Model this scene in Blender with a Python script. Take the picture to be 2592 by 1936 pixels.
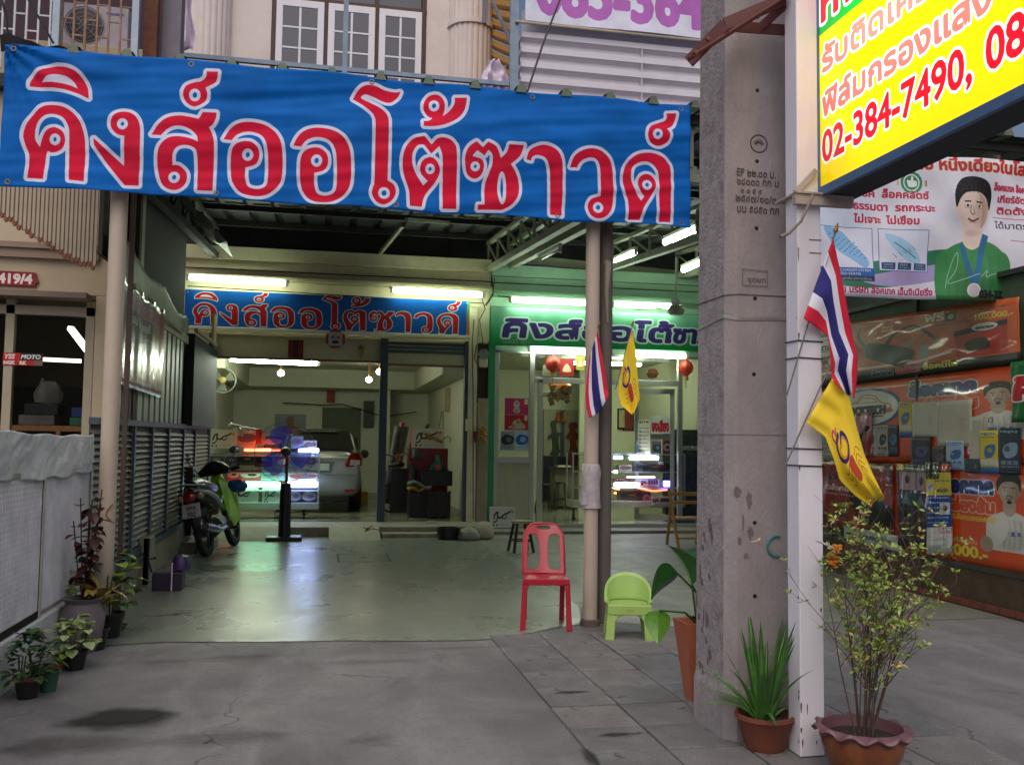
import bpy, math, random
import numpy as np
from mathutils import Vector, Matrix
from math import radians as R_, sin, cos, pi
for o in list(bpy.data.objects): bpy.data.objects.remove(o)
SC = bpy.context.scene
COL = SC.collection
random.seed(7)
# ------------------------------------------------------------------ camera
W0, H0, FPX, EYE = 2592.0, 1936.0, 2367.0, 1.6
yaw, pitch, roll = R_(11.31), R_(3.67), R_(-.763)
fw = Vector((sin(yaw)*cos(pitch), cos(yaw)*cos(pitch), sin(pitch)))
r0 = Vector((cos(yaw), -sin(yaw), 0)); u0 = r0.cross(fw)
rt = r0*cos(roll) - u0*sin(roll); up = rt.cross(fw)
cd = bpy.data.cameras.new('camera'); cam = bpy.data.objects.new('camera', cd); COL.objects.link(cam)
cd.sensor_width = 36; cd.lens = FPX/W0*36; cd.clip_start = .05; cd.clip_end = 400
m3 = Matrix((rt, up, -fw)).transposed()
cam.matrix_world = Matrix.Translation((0, 0, EYE)) @ m3.to_4x4()
SC.camera = cam
# ------------------------------------------------------------------ light
w = bpy.data.worlds.new('World'); SC.world = w; w.use_nodes = True
nt = w.node_tree; bg = nt.nodes['Background']; sky = nt.nodes.new('ShaderNodeTexSky')
SUN_EL, SUN_AZ = 52, 200
sky.sky_type = 'NISHITA'; sky.sun_disc = False; sky.sun_elevation = R_(SUN_EL); sky.sun_rotation = R_(SUN_AZ)
sky.air_density = 1.0; sky.dust_density = 6.0; sky.ozone_density = 1.0
nt.links.new(sky.outputs[0], bg.inputs[0]); bg.inputs[1].default_value = .07
sl = bpy.data.lights.new('sun', 'SUN'); sl.energy = 1.0; sl.angle = R_(110); sl.color = (.97, .93, 1)
so = bpy.data.objects.new('sun', sl); COL.objects.link(so)
sd = Vector((sin(R_(SUN_AZ))*cos(R_(SUN_EL)), cos(R_(SUN_AZ))*cos(R_(SUN_EL)), sin(R_(SUN_EL))))
so.rotation_euler = (-sd).to_track_quat('-Z', 'Y').to_euler(); so.location = (0, -5, 12)
SC.view_settings.view_transform = 'Standard'; SC.view_settings.look = 'None'
SC.view_settings.exposure = .45; SC.view_settings.gamma = 1
SC.cycles.use_denoising = True; SC.cycles.max_bounces = 8; SC.cycles.sample_clamp_indirect = 6
# ------------------------------------------------------------------ pixel -> world
def ray(a, b): return fw*FPX + rt*(a-W0/2) - up*(b-H0/2)
def P(a, b, X=None, Y=None, Z=None):
    d = ray(a, b); o = Vector((0, 0, EYE))
    if X is not None: t = X/d.x
    elif Y is not None: t = Y/d.y
    else: t = (Z-EYE)/d.z
    return o + d*t
K = 2592/2212
def D(a, b, **k): return P(a*K, b*K, **k)
# ------------------------------------------------------------------ colour + materials
def lin(c):
    if isinstance(c, str): c = tuple(int(c[i:i+2], 16)/255 for i in (0, 2, 4))
    return tuple((x/12.92 if x <= .04045 else ((x+.055)/1.055)**2.4) for x in c)
MATS = {}
def mat(name, col='808080', rough=.6, metal=0, var=.15, scale=5, bump=.1, bscale=50, col2=None, emit=0, ecol=None,
        trans=0, alpha=1, coat=0, spec=.5, dirt=0, dcol='2a2622', stretch=None):
    if name in MATS: return MATS[name]
    m = bpy.data.materials.new(name); m.use_nodes = True; t = m.node_tree; n = t.nodes; L = t.links
    b = n['Principled BSDF']; c = lin(col)
    tc = n.new('ShaderNodeTexCoord'); mp = n.new('ShaderNodeMapping'); L.new(tc.outputs['Object'], mp.inputs[0])
    if stretch: mp.inputs['Scale'].default_value = stretch
    nz = n.new('ShaderNodeTexNoise'); nz.inputs['Scale'].default_value = scale; nz.inputs['Detail'].default_value = 6
    nz.inputs['Roughness'].default_value = .65
    L.new(mp.outputs[0], nz.inputs['Vector'])
    mx = n.new('ShaderNodeMix'); mx.data_type = 'RGBA'
    c1 = tuple(x*(1-var) for x in c); c2 = lin(col2) if col2 else tuple(min(1, x*(1+var)) for x in c)
    mx.inputs[6].default_value = (*c1, 1); mx.inputs[7].default_value = (*c2, 1)
    rmp = n.new('ShaderNodeMapRange'); rmp.inputs[1].default_value = .3; rmp.inputs[2].default_value = .7
    L.new(nz.outputs[0], rmp.inputs[0]); L.new(rmp.outputs[0], mx.inputs[0])
    out = mx.outputs[2]
    if dirt:
        nd = n.new('ShaderNodeTexNoise'); nd.inputs['Scale'].default_value = scale*.45; nd.inputs['Detail'].default_value = 9
        nd.inputs['Roughness'].default_value = .75; L.new(mp.outputs[0], nd.inputs['Vector'])
        rd = n.new('ShaderNodeMapRange'); rd.inputs[1].default_value = .52; rd.inputs[2].default_value = .75
        rd.inputs[4].default_value = dirt; L.new(nd.outputs[0], rd.inputs[0])
        m2 = n.new('ShaderNodeMix'); m2.data_type = 'RGBA'; m2.inputs[7].default_value = (*lin(dcol), 1)
        L.new(rd.outputs[0], m2.inputs[0]); L.new(out, m2.inputs[6]); out = m2.outputs[2]
    L.new(out, b.inputs['Base Color'])
    rr = n.new('ShaderNodeMapRange'); rr.inputs[3].default_value = max(.02, rough-.08); rr.inputs[4].default_value = min(1, rough+.1)
    L.new(nz.outputs[0], rr.inputs[0]); L.new(rr.outputs[0], b.inputs['Roughness'])
    b.inputs['Metallic'].default_value = metal; b.inputs['Specular IOR Level'].default_value = spec
    if coat: b.inputs['Coat Weight'].default_value = coat; b.inputs['Coat Roughness'].default_value = .08
    if trans: b.inputs['Transmission Weight'].default_value = trans
    if alpha < 1: b.inputs['Alpha'].default_value = alpha
    if bump:
        nb = n.new('ShaderNodeTexNoise'); nb.inputs['Scale'].default_value = bscale; nb.inputs['Detail'].default_value = 4
        L.new(mp.outputs[0], nb.inputs['Vector'])
        bp = n.new('ShaderNodeBump'); bp.inputs['Strength'].default_value = bump; bp.inputs['Distance'].default_value = .01
        L.new(nb.outputs[0], bp.inputs['Height']); L.new(bp.outputs[0], b.inputs['Normal'])
    if emit:
        b.inputs['Emission Color'].default_value = (*lin(ecol or col), 1); b.inputs['Emission Strength'].default_value = emit
    MATS[name] = m
    return m
# ------------------------------------------------------------------ mesh builder
class MB:
    def __init__(s): s.v = []; s.f = []; s.uv = []; s.mi = []; s.m = 0
    def face(s, idx, uv=None): s.f.append(tuple(idx)); s.uv.append(uv); s.mi.append(s.m)
    def poly(s, pts, uv=None):
        i = len(s.v); s.v += [tuple(p) for p in pts]; s.face(range(i, i+len(pts)), uv); return s
    def box(s, x0, x1, y0, y1, z0, z1):
        i = len(s.v); s.v += [(x, y, z) for z in (z0, z1) for y in (y0, y1) for x in (x0, x1)]
        for q in ((0, 2, 3, 1), (4, 5, 7, 6), (0, 1, 5, 4), (2, 6, 7, 3), (0, 4, 6, 2), (1, 3, 7, 5)): s.face([i+k for k in q])
        return s
    def obox(s, c, size, M=None):
        i = len(s.v); M = M or Matrix.Identity(3); c = Vector(c)
        for z in (-.5, .5):
            for y in (-.5, .5):
                for x in (-.5, .5): s.v.append(tuple(c + M @ Vector((x*size[0], y*size[1], z*size[2]))))
        for q in ((0, 2, 3, 1), (4, 5, 7, 6), (0, 1, 5, 4), (2, 6, 7, 3), (0, 4, 6, 2), (1, 3, 7, 5)): s.face([i+k for k in q])
        return s
    def bar(s, a, b, w_, h_=None, upv=(0, 0, 1)):
        a = Vector(a); b = Vector(b); d = b-a; y = d.normalized(); u = Vector(upv)
        if abs(y.dot(u)) > .98: u = Vector((0, 1, 0))
        x = y.cross(u).normalized(); z = x.cross(y); M = Matrix((x, y, z)).transposed()
        return s.obox((a+b)/2, (w_, d.length, h_ or w_), M)
    def tube(s, pts, r, n=8, cap=True):
        pts = [Vector(p) for p in pts]; rings = []; k = len(pts); rr = r if isinstance(r, (list, tuple)) else [r]*k
        px = None
        for i, p in enumerate(pts):
            d = (pts[min(i+1, k-1)]-pts[max(i-1, 0)]).normalized()
            if px is None: x = d.orthogonal().normalized()
            else: x = (px - d*px.dot(d)).normalized()
            px = x; y = d.cross(x); i0 = len(s.v)
            s.v += [tuple(p + (x*cos(2*pi*j/n)+y*sin(2*pi*j/n))*rr[i]) for j in range(n)]; rings.append(i0)
        for a, b in zip(rings, rings[1:]):
            for j in range(n): s.face((a+j, a+(j+1) % n, b+(j+1) % n, b+j))
        if cap: s.face([rings[0]+j for j in range(n)][::-1]); s.face([rings[-1]+j for j in range(n)])
        return s
    def cyl(s, a, b, r, r2=None, n=16): return s.tube([a, b], [r, r if r2 is None else r2], n)
    def lathe(s, prof, c=(0, 0, 0), n=24, M=None, rf=None):
        i0 = len(s.v); k = len(prof); c = Vector(c); M = M or Matrix.Identity(3)
        for q, (r, z) in enumerate(prof):
            for j in range(n):
                a = 2*pi*j/n; rr = r*(rf(a, q) if rf else 1)
                s.v.append(tuple(c + M @ Vector((rr*cos(a), rr*sin(a), z))))
        for q in range(k-1):
            for j in range(n): s.face((i0+q*n+j, i0+q*n+(j+1) % n, i0+(q+1)*n+(j+1) % n, i0+(q+1)*n+j))
        return s
    def prism(s, pts, d):   # pts: planar 3D loop, d: extrusion vector
        n = len(pts); i = len(s.v); d = Vector(d); s.v += [tuple(p) for p in pts] + [tuple(Vector(p)+d) for p in pts]
        s.face(range(i, i+n)); s.face(range(i+2*n-1, i+n-1, -1))
        for j in range(n): s.face((i+j, i+n+j, i+n+(j+1) % n, i+(j+1) % n))
        return s
    def grid(s, fn, nx, ny, uvb=(0, 0, 1, 1)):
        i = len(s.v)
        for b in range(ny+1):
            for a in range(nx+1): s.v.append(tuple(fn(a/nx, b/ny)))
        for b in range(ny):
            for a in range(nx):
                q = (i+b*(nx+1)+a, i+b*(nx+1)+a+1, i+(b+1)*(nx+1)+a+1, i+(b+1)*(nx+1)+a)
                t = [(a/nx, 1-b/ny), ((a+1)/nx, 1-b/ny), ((a+1)/nx, 1-(b+1)/ny), (a/nx, 1-(b+1)/ny)]
                s.face(q, [(uvb[0]+x*(uvb[2]-uvb[0]), uvb[1]+y*(uvb[3]-uvb[1])) for x, y in t])
        return s
    def mesh(s, name, mats, off=(0, 0, 0), smooth=False):
        me = bpy.data.meshes.new(name); o = off
        me.from_pydata([(v[0]-o[0], v[1]-o[1], v[2]-o[2]) for v in s.v], [], s.f)
        for mm in (mats if isinstance(mats, (list, tuple)) else [mats]): me.materials.append(mm)
        if any(s.mi): me.polygons.foreach_set('material_index', s.mi)
        if any(u for u in s.uv):
            ul = me.uv_layers.new(name='UVMap'); k = 0
            for f, u in zip(s.f, s.uv):
                for j in range(len(f)):
                    if u: ul.data[k].uv = u[j]
                    k += 1
        if smooth: me.polygons.foreach_set('use_smooth', [True]*len(me.polygons))
        me.update(); return me
    def build(s, name, mats, parent=None, smooth=False, bevel=0, local=False, origin=None, solid=0, sub=0, fix=True):
        off = (0, 0, 0)
        if parent is not None and not local: off = WL[parent.name]
        elif origin: off = origin
        me = s.mesh(name, mats, off, smooth)
        if fix:
            import bmesh
            bm = bmesh.new(); bm.from_mesh(me); bmesh.ops.recalc_face_normals(bm, faces=bm.faces); bm.to_mesh(me); bm.free()
        o = bpy.data.objects.new(name, me); COL.objects.link(o)
        if parent is not None: o.parent = parent; WL[o.name] = off
        else: o.location = off; WL[o.name] = off
        if bevel:
            b = o.modifiers.new('b', 'BEVEL'); b.width = bevel; b.segments = 2; b.limit_method = 'ANGLE'; b.angle_limit = R_(40)
        if solid:
            b = o.modifiers.new('s', 'SOLIDIFY'); b.thickness = solid; b.offset = -1
        if sub:
            b = o.modifiers.new('u', 'SUBSURF'); b.levels = sub; b.render_levels = sub
        if smooth:
            try: me.set_sharp_from_angle(angle=R_(42))
            except Exception: pass
        return o
WL = {}
def tag(o, label, cat, group=None):
    o['label'] = label; o['category'] = cat
    if group: o['group'] = group
    return o
def thing(name, label, cat, loc=(0, 0, 0), rz=0, group=None, rot=None):
    o = bpy.data.objects.new(name, None); COL.objects.link(o); o.location = loc
    o.rotation_euler = rot or (0, 0, rz); o.empty_display_size = .1
    WL[o.name] = tuple(loc); return tag(o, label, cat, group)
def struct(o): o['kind'] = 'structure'; return o
def stuff(o): o['kind'] = 'stuff'; return o
def copy_tree(o, parent=None):
    c = o.copy(); COL.objects.link(c)
    if parent is not None: c.parent = parent
    WL[c.name] = WL.get(o.name, (0, 0, 0))
    for ch in list(o.children): copy_tree(ch, c)
    return c
def dup(o, loc=None, rz=None, label=None, group=None):
    c = copy_tree(o)
    if loc is not None: c.location = loc; WL[c.name] = tuple(loc)
    if rz is not None: c.rotation_euler = (0, 0, rz)
    if label: c['label'] = label
    if group: c['group'] = group
    return c
def clone(o, parent, off):   # a like piece sharing mesh data
    c = o.copy(); COL.objects.link(c); c.parent = parent; c.location = Vector(o.location)+Vector(off); WL[c.name] = WL.get(o.name, (0, 0, 0)); return c
# ------------------------------------------------------------------ print canvas
def smooth_poly(pts, n=6):
    out = []; N = len(pts)
    for i in range(N):
        p0, p1, p2, p3 = pts[i-1], pts[i], pts[(i+1) % N], pts[(i+2) % N]
        a = np.array(p1[:2], float); b = np.array(p2[:2], float)
        c1 = len(p1) > 2; c2 = len(p2) > 2
        if c1 and c2: out.append(a); continue
        m1 = (b-a)*.6 if c1 else (b-np.array(p0[:2], float))*.5
        m2 = (b-a)*.6 if c2 else (np.array(p3[:2], float)-a)*.5
        for k in range(n):
            t = k/n; h = (2*t**3-3*t*t+1)*a + (t**3-2*t*t+t)*m1 + (-2*t**3+3*t*t)*b + (t**3-t*t)*m2
            out.append(h)
    return np.array(out)
def polymask(shape, pts, ss=2):
    pts = np.array([tuple(p)[:2] for p in pts], float); h, w_ = shape
    x0 = max(0, int(pts[:, 0].min())-1); x1 = min(w_, int(pts[:, 0].max())+2); y0 = max(0, int(pts[:, 1].min())-1); y1 = min(h, int(pts[:, 1].max())+2)
    if x1 <= x0 or y1 <= y0: return None
    W_ = (x1-x0)*ss; H_ = (y1-y0)*ss; ac = np.zeros((H_, W_+1), np.int32)
    ys = y0 + (np.arange(H_)+.5)/ss
    a = pts; b = np.roll(pts, -1, 0)
    for (ax, ay), (bx, by) in zip(a, b):
        if ay == by: continue
        lo, hi = (ay, by) if ay < by else (by, ay)
        k = np.nonzero((ys >= lo) & (ys < hi))[0]
        if len(k) == 0: continue
        xs = ax + (ys[k]-ay)*(bx-ax)/(by-ay)
        c = np.clip(np.ceil((xs-x0)*ss-.5).astype(int), 0, W_)
        ac[k, c] += 1
    m = (np.cumsum(ac, 1)[:, :W_] % 2).astype(np.float32)
    m = m.reshape(y1-y0, ss, x1-x0, ss).mean((1, 3))
    return m, x0, y0
TXT = {}
def text_loops(s):
    if s in TXT: return TXT[s]
    c = bpy.data.curves.new('t', 'FONT'); c.body = s; c.resolution_u = 3
    o = bpy.data.objects.new('t', c); COL.objects.link(o); bpy.context.view_layer.update()
    dg = bpy.context.evaluated_depsgraph_get(); me = bpy.data.meshes.new_from_object(o.evaluated_get(dg))
    me.calc_loop_triangles()
    v = np.array([x.co[:2] for x in me.vertices]).reshape(-1, 2); t = np.array([x.vertices[:] for x in me.loop_triangles]).reshape(-1, 3)
    be = [tuple(tri) for tri in t]
    bpy.data.objects.remove(o); bpy.data.curves.remove(c); bpy.data.meshes.remove(me)
    TXT[s] = (v, be); return TXT[s]
def edgemask(shape, v, be, ss=3):
    h, w_ = shape
    x0 = max(0, int(v[:, 0].min())-1); x1 = min(w_, int(v[:, 0].max())+2); y0 = max(0, int(v[:, 1].min())-1); y1 = min(h, int(v[:, 1].max())+2)
    if x1 <= x0 or y1 <= y0: return None
    W_ = (x1-x0)*ss; H_ = (y1-y0)*ss; ac = np.zeros((H_, W_+1), np.int32)
    ys = y0 + (np.arange(H_)+.5)/ss
    for tri in be:
        P3 = v[list(tri)]; ya, yb_ = P3[:, 1].min(), P3[:, 1].max()
        k0 = int(np.searchsorted(ys, ya)); k1 = int(np.searchsorted(ys, yb_))
        if k1 <= k0: continue
        yy = ys[k0:k1]; lo_ = np.full(k1-k0, 1e9); hi_ = np.full(k1-k0, -1e9)
        for (ax, ay), (bx, by) in ((P3[0], P3[1]), (P3[1], P3[2]), (P3[2], P3[0])):
            if ay == by: continue
            ok = (yy >= min(ay, by)) & (yy <= max(ay, by)); xs = ax + (yy-ay)*(bx-ax)/(by-ay)
            lo_ = np.where(ok, np.minimum(lo_, xs), lo_); hi_ = np.where(ok, np.maximum(hi_, xs), hi_)
        ok = hi_ >= lo_; r_ = np.arange(k0, k1)[ok]
        c0 = np.clip(np.ceil((lo_[ok]-x0)*ss-.5).astype(int), 0, W_); c1 = np.clip(np.ceil((hi_[ok]-x0)*ss-.5).astype(int), 0, W_)
        ac[r_, c0] += 1; ac[r_, c1] -= 1
    m = (np.abs(np.cumsum(ac, 1)[:, :W_]) > 0).astype(np.float32).reshape(y1-y0, ss, x1-x0, ss).mean((1, 3))
    return m, x0, y0
def dilate(m, r):
    if r <= 0: return m
    out = m.copy(); h, w_ = m.shape
    rings = [r] + ([r*.5] if r > 2 else [])
    for q in rings:
        n = max(8, int(q*5))
        for k in range(n):
            dx = int(round(q*cos(2*pi*k/n))); dy = int(round(q*sin(2*pi*k/n)))
            a = out[max(0, dy):h+min(0, dy), max(0, dx):w_+min(0, dx)]; b = m[max(0, -dy):h+min(0, -dy), max(0, -dx):w_+min(0, -dx)]
            np.maximum(a, b, out=a)
    return out
class Cv:
    def __init__(s, w_, h, bgc='ffffff'):
        s.w, s.h = w_, h; s.a = np.empty((h, w_, 3), np.float32); s.a[:] = s.c(bgc)
    def c(s, col): return np.array([int(col[i:i+2], 16)/255 for i in (0, 2, 4)], np.float32) if isinstance(col, str) else np.array(col, np.float32)
    def mask(s, mm, col, al=1):
        if mm is None: return
        m, x0, y0 = mm; h, w_ = m.shape; q = s.a[y0:y0+h, x0:x0+w_]; m = m[:q.shape[0], :q.shape[1], None]*al; q[:] = q*(1-m)+s.c(col)*m
    def rect(s, x0, y0, x1, y1, col, al=1): s.poly([(x0, y0), (x1, y0), (x1, y1), (x0, y1)], col, al)
    def poly(s, pts, col, al=1, sm=False): s.mask(polymask((s.h, s.w), smooth_poly(pts) if sm else pts), col, al)
    def ell(s, cx, cy, rx, ry, col, al=1, rot=0, n=40):
        t = np.linspace(0, 2*pi, n, endpoint=False); x = rx*np.cos(t); y = ry*np.sin(t); s.poly(np.stack([cx+x*cos(rot)-y*sin(rot), cy+x*sin(rot)+y*cos(rot)], 1), col, al)
    def line(s, pts, wd, col, al=1):
        for (ax, ay), (bx, by) in zip(pts, pts[1:]):
            L = math.hypot(bx-ax, by-ay) or 1; nx, ny = -(by-ay)/L*wd/2, (bx-ax)/L*wd/2
            s.poly([(ax+nx, ay+ny), (bx+nx, by+ny), (bx-nx, by-ny), (ax-nx, ay-ny)], col, al); s.ell(bx, by, wd/2, wd/2, col, al, n=10)
    def curve(s, pts, wd, col, al=1):
        q = smooth_poly([pts[0]+(1,)] + list(pts[1:-1]) + [pts[-1]+(1,)], 5); q = q[:len(q)-1] if 0 else q
        k = (len(pts)-1)*5; s.line([tuple(p) for p in q[:k]]+[pts[-1]], wd, col, al)
    def grad(s, y0, y1, c0, c1):
        t = np.linspace(0, 1, y1-y0)[:, None, None]; s.a[y0:y1] = s.c(c0)*(1-t)+s.c(c1)*t
    def text(s, st, x, y, hgt, col, bold=0, outl=(), sx=1, sh=0, w=None, rot=0, al=1, align='l'):
        v, be = text_loops(st)
        if len(v) == 0: return
        sc = hgt/.7; v = v.copy(); 
        if w: sx = w/((v[:, 0].max()-v[:, 0].min())*sc)
        ox = v[:, 0].min(); X = (v[:, 0]-ox)*sc*sx; Yy = -v[:, 1]*sc
        if align == 'c': X -= X.max()/2
        X = X - Yy*sh
        q = np.stack([x+X*cos(rot)-Yy*sin(rot), y+X*sin(rot)+Yy*cos(rot)], 1)
        mm = edgemask((s.h, s.w), q, be)
        if mm is None: return
        m, x0, y0 = mm; R = int(math.ceil(bold+sum(o[0] for o in outl)))+2
        ya, xa = max(0, y0-R), max(0, x0-R); yb, xb = min(s.h, y0+m.shape[0]+R), min(s.w, x0+m.shape[1]+R)
        big = np.zeros((yb-ya, xb-xa), np.float32); big[y0-ya:y0-ya+m.shape[0], x0-xa:x0-xa+m.shape[1]] = m
        big = dilate(big, bold); layers = [(big, col)]; cur = big
        for rr, cc in outl: cur = dilate(cur, rr); layers.append((cur, cc))
        for l, cc in layers[::-1]: s.mask((l, xa, ya), cc, al)
    def squig(s, x, y, w_, hgt, col, al=1, rnd=random):   # print too small to read in the photograph: short dashes
        xx = x
        while xx < x+w_:
            l = rnd.uniform(.5, 2.2)*hgt; s.rect(xx, y, min(xx+l, x+w_), y+hgt*rnd.uniform(.5, 1), col, al); xx += l+hgt*.5
    def image(s, name):
        im = bpy.data.images.new(name, s.w, s.h, alpha=False); a = np.ones((s.h, s.w, 4), np.float32); a[..., :3] = np.clip(s.a[::-1], 0, 1)
        im.pixels.foreach_set(a.ravel()); im.update(); im.pack(); return im
def pmat(cv, name, rough=.5, emit=0, coat=0, dim=1, wear=.22, spec=.4, evar=0):
    im = cv.image(name); m = bpy.data.materials.new(name); m.use_nodes = True; t = m.node_tree; n = t.nodes; L = t.links; b = n['Principled BSDF']
    tx = n.new('ShaderNodeTexImage'); tx.image = im; tx.extension = 'EXTEND'
    tc = n.new('ShaderNodeTexCoord'); nz = n.new('ShaderNodeTexNoise'); nz.inputs['Scale'].default_value = 3; nz.inputs['Detail'].default_value = 8
    L.new(tc.outputs['Object'], nz.inputs['Vector'])
    rm = n.new('ShaderNodeMapRange'); rm.inputs[1].default_value = .35; rm.inputs[2].default_value = .7; rm.inputs[3].default_value = dim; rm.inputs[4].default_value = dim*(1-wear)
    L.new(nz.outputs[0], rm.inputs[0])
    mx = n.new('ShaderNodeVectorMath'); mx.operation = 'SCALE'; L.new(tx.outputs[0], mx.inputs[0]); L.new(rm.outputs[0], mx.inputs['Scale'])
    L.new(mx.outputs[0], b.inputs['Base Color']); b.inputs['Roughness'].default_value = rough; b.inputs['Specular IOR Level'].default_value = spec
    if coat: b.inputs['Coat Weight'].default_value = coat; b.inputs['Coat Roughness'].default_value = .06
    if emit: L.new(tx.outputs[0], b.inputs['Emission Color']); b.inputs['Emission Strength'].default_value = emit
    return m
# ------------------------------------------------------------------ prints
C1 = lambda q: [(p[0]*.40687, p[1]*.40687)+tuple(p[2:]) for p in q]
C2 = lambda q: [(860+p[0]*.42495, p[1]*.42495)+tuple(p[2:]) for p in q]
oang = [(1395,880,1),(1430,815),(1490,775),(1570,768),(1660,790),(1725,845),(1755,930),(1757,1090),(1730,1170),(1660,1225),(1580,1237),(1500,1215),(1450,1150),(1437,1060),(1440,970),(1458,920),(1500,895),(1560,893),(1605,930),(1614,985),(1590,1030),(1527,1050,1),(1527,1120),(1545,1175),(1598,1192),(1650,1175),(1668,1120),(1668,960),(1650,880),(1610,840),(1540,826),(1480,845),(1445,885,1)]
GLY = [
 C1([(180,1122,1),(275,1130,1),(288,1040),(300,955),(330,960),(365,955),(400,932),(414,882),(398,832),(352,805),(305,818),(275,860),(255,925,1),(225,870),(235,785),(280,732),(340,717),(400,742),(432,800),(439,870),(438,1140,1),(530,1150,1),(538,950),(530,850),(498,758),(440,695),(370,663),(290,665),(228,708),(178,768),(155,845),(165,905),(190,975),(190,1040)]),
 C1([(192,550,1),(200,505),(250,455),(330,425),(400,425),(470,450),(520,500),(550,560),(558,625,1),(480,590),(400,565),(300,550)]),
 C1([(588,870,1),(778,1045,1),(781,858,1),(740,848),(705,815),(695,770),(715,725),(765,705),(825,715),(865,760),(878,830),(876,1000),(868,1168,1),(782,1168,1),(680,1040),(592,912,1)]),
 C1([(948,850,1),(985,790),(1040,745),(1110,730),(1180,738),(1240,752,1),(1265,710,1),(1350,712,1),(1345,750),(1325,785),(1302,800,1),(1325,850),(1335,930),(1325,1207,1),(1232,1203,1),(1232,990),(1215,935),(1165,915),(1110,925),(1080,970),(1078,1037,1),(1120,1042),(1160,1080),(1166,1130),(1140,1178),(1085,1197),(1020,1165),(990,1080),(985,990),(1000,920),(1050,870),(1110,858),(1180,870),(1237,895,1),(1225,850),(1180,808),(1110,790),(1050,808),(1005,852,1)]),
 C1([(1290,462,1),(1360,462,1),(1355,500),(1340,530),(1282,560,1),(1293,600),(1275,645),(1215,675),(1165,650),(1143,600),(1160,550),(1210,528),(1255,520),(1285,495)]),
 C1(oang), C1([(1825+(x-1395)*.985, y+36+(y-800)*.0, *r) for x, y, *r in oang]),
 C2([(78,595,1),(105,550),(150,515),(210,515),(270,540),(330,550),(362,545,1),(345,580),(310,610),(270,612),(200,580),(150,565),(127,587),(180,615),(250,655),(285,700),(290,780),(283,1085,1),(320,1110),(332,1155),(310,1205),(262,1234),(215,1215),(190,1165),(200,1115),(205,1085),(212,760),(205,700),(180,665),(120,620)]),
 C2([(415,1238,1),(485,1243,1),(505,1170),(560,1100),(588,1050),(592,1010),(572,965),(535,946),(492,965),(475,1010),(487,1050),(522,1085,1),(495,1112,1),(455,1050),(430,985),(432,920),(462,875),(500,872,1),(542,925,1),(590,880,1),(607,930),(610,1000),(610,1250,1),(690,1253,1),(694,930),(675,860),(630,832),(580,835),(545,870,1),(500,822,1),(440,835),(395,880),(372,960),(380,1050),(410,1140)]),
 C2([(497,762,1),(497,730,1),(530,728),(550,712,1),(520,695),(497,650),(508,600),(540,570),(585,568),(618,600),(624,650),(612,700,1),(650,670),(680,630),(685,588,1),(757,590,1),(742,660),(700,715),(630,750),(560,763)]),
 C2([(818,1262,1),(820,1232,1),(858,1232,1),(862,1110),(885,1040),(905,985),(905,930),(880,902,1),(858,935,1),(815,905,1),(788,938),(810,945),(845,960),(855,1000),(838,1050),(800,1072),(760,1050),(745,1000),(745,930),(770,880),(812,852,1),(848,888,1),(880,855,1),(930,885),(955,950,1),(990,915),(1005,870,1),(1092,875,1),(1070,935),(1015,985,1),(1048,1040),(1065,1110),(1055,1180),(1015,1235),(960,1265,1)]),
 C2([(1108,957,1),(1125,905),(1175,878),(1230,875),(1290,905),(1320,970),(1324,1080),(1315,1293,1),(1248,1290,1),(1250,1060),(1240,985),(1215,945),(1170,932),(1142,942),(1135,964,1)]),
 C2([(1368,1002,1),(1390,940),(1440,905),(1500,895),(1560,915),(1605,970),(1620,1050),(1620,1220),(1590,1290),(1540,1316),(1490,1295),(1470,1240),(1490,1195),(1530,1180),(1548,1175,1),(1548,1040),(1535,975),(1500,948),(1450,955),(1420,980),(1410,1004,1)]),
 C2([(1710,1325,1),(1780,1325,1),(1800,1250),(1850,1170),(1875,1110),(1860,1063),(1820,1043),(1780,1063),(1768,1110),(1785,1150),(1808,1178,1),(1785,1207,1),(1745,1130),(1728,1060),(1740,1000),(1785,970),(1840,972),(1880,1010),(1895,1080),(1893,1335,1),(1960,1335,1),(1965,1040),(1945,970),(1900,930),(1830,916),(1760,930),(1705,980),(1680,1050),(1685,1130),(1710,1210)]),
 C2([(1940,680,1),(1998,680,1),(1990,720),(1970,760),(1937,778,1),(1955,810),(1940,855),(1888,877),(1840,852),(1826,805),(1845,760),(1890,740),(1930,725),(1942,700)])]
HOL = [(352,880,34,36,1),(768,782,34,36,1),(1088,1115,36,37,1),(1216,604,36,38,1),(1543,972,35,38,1),(1970,1008,35,38,1),
       (262,1163,35,37,2),(535,1015,29,30,2),(560,635,32,34,2),(803,1000,28,30,2),(962,1130,27,102,2),(1532,1247,31,35,2),(1822,1110,29,31,2),(1883,808,29,31,2)]
HOLP = C1([(265,520,1),(300,485),(355,473),(420,485),(465,520),(488,560,1),(430,538),(340,522)])
def banner_uv(pt, w_, h, box=(0, 0, 1, 1)):
    p = P(pt[0], pt[1], Y=7.92); u = (p.x+2.56)/5.765; v = (4.70-p.z)/1.15
    return (box[0]+(box[2]-box[0])*u)*w_, (box[1]+(box[3]-box[1])*v)*h
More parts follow.
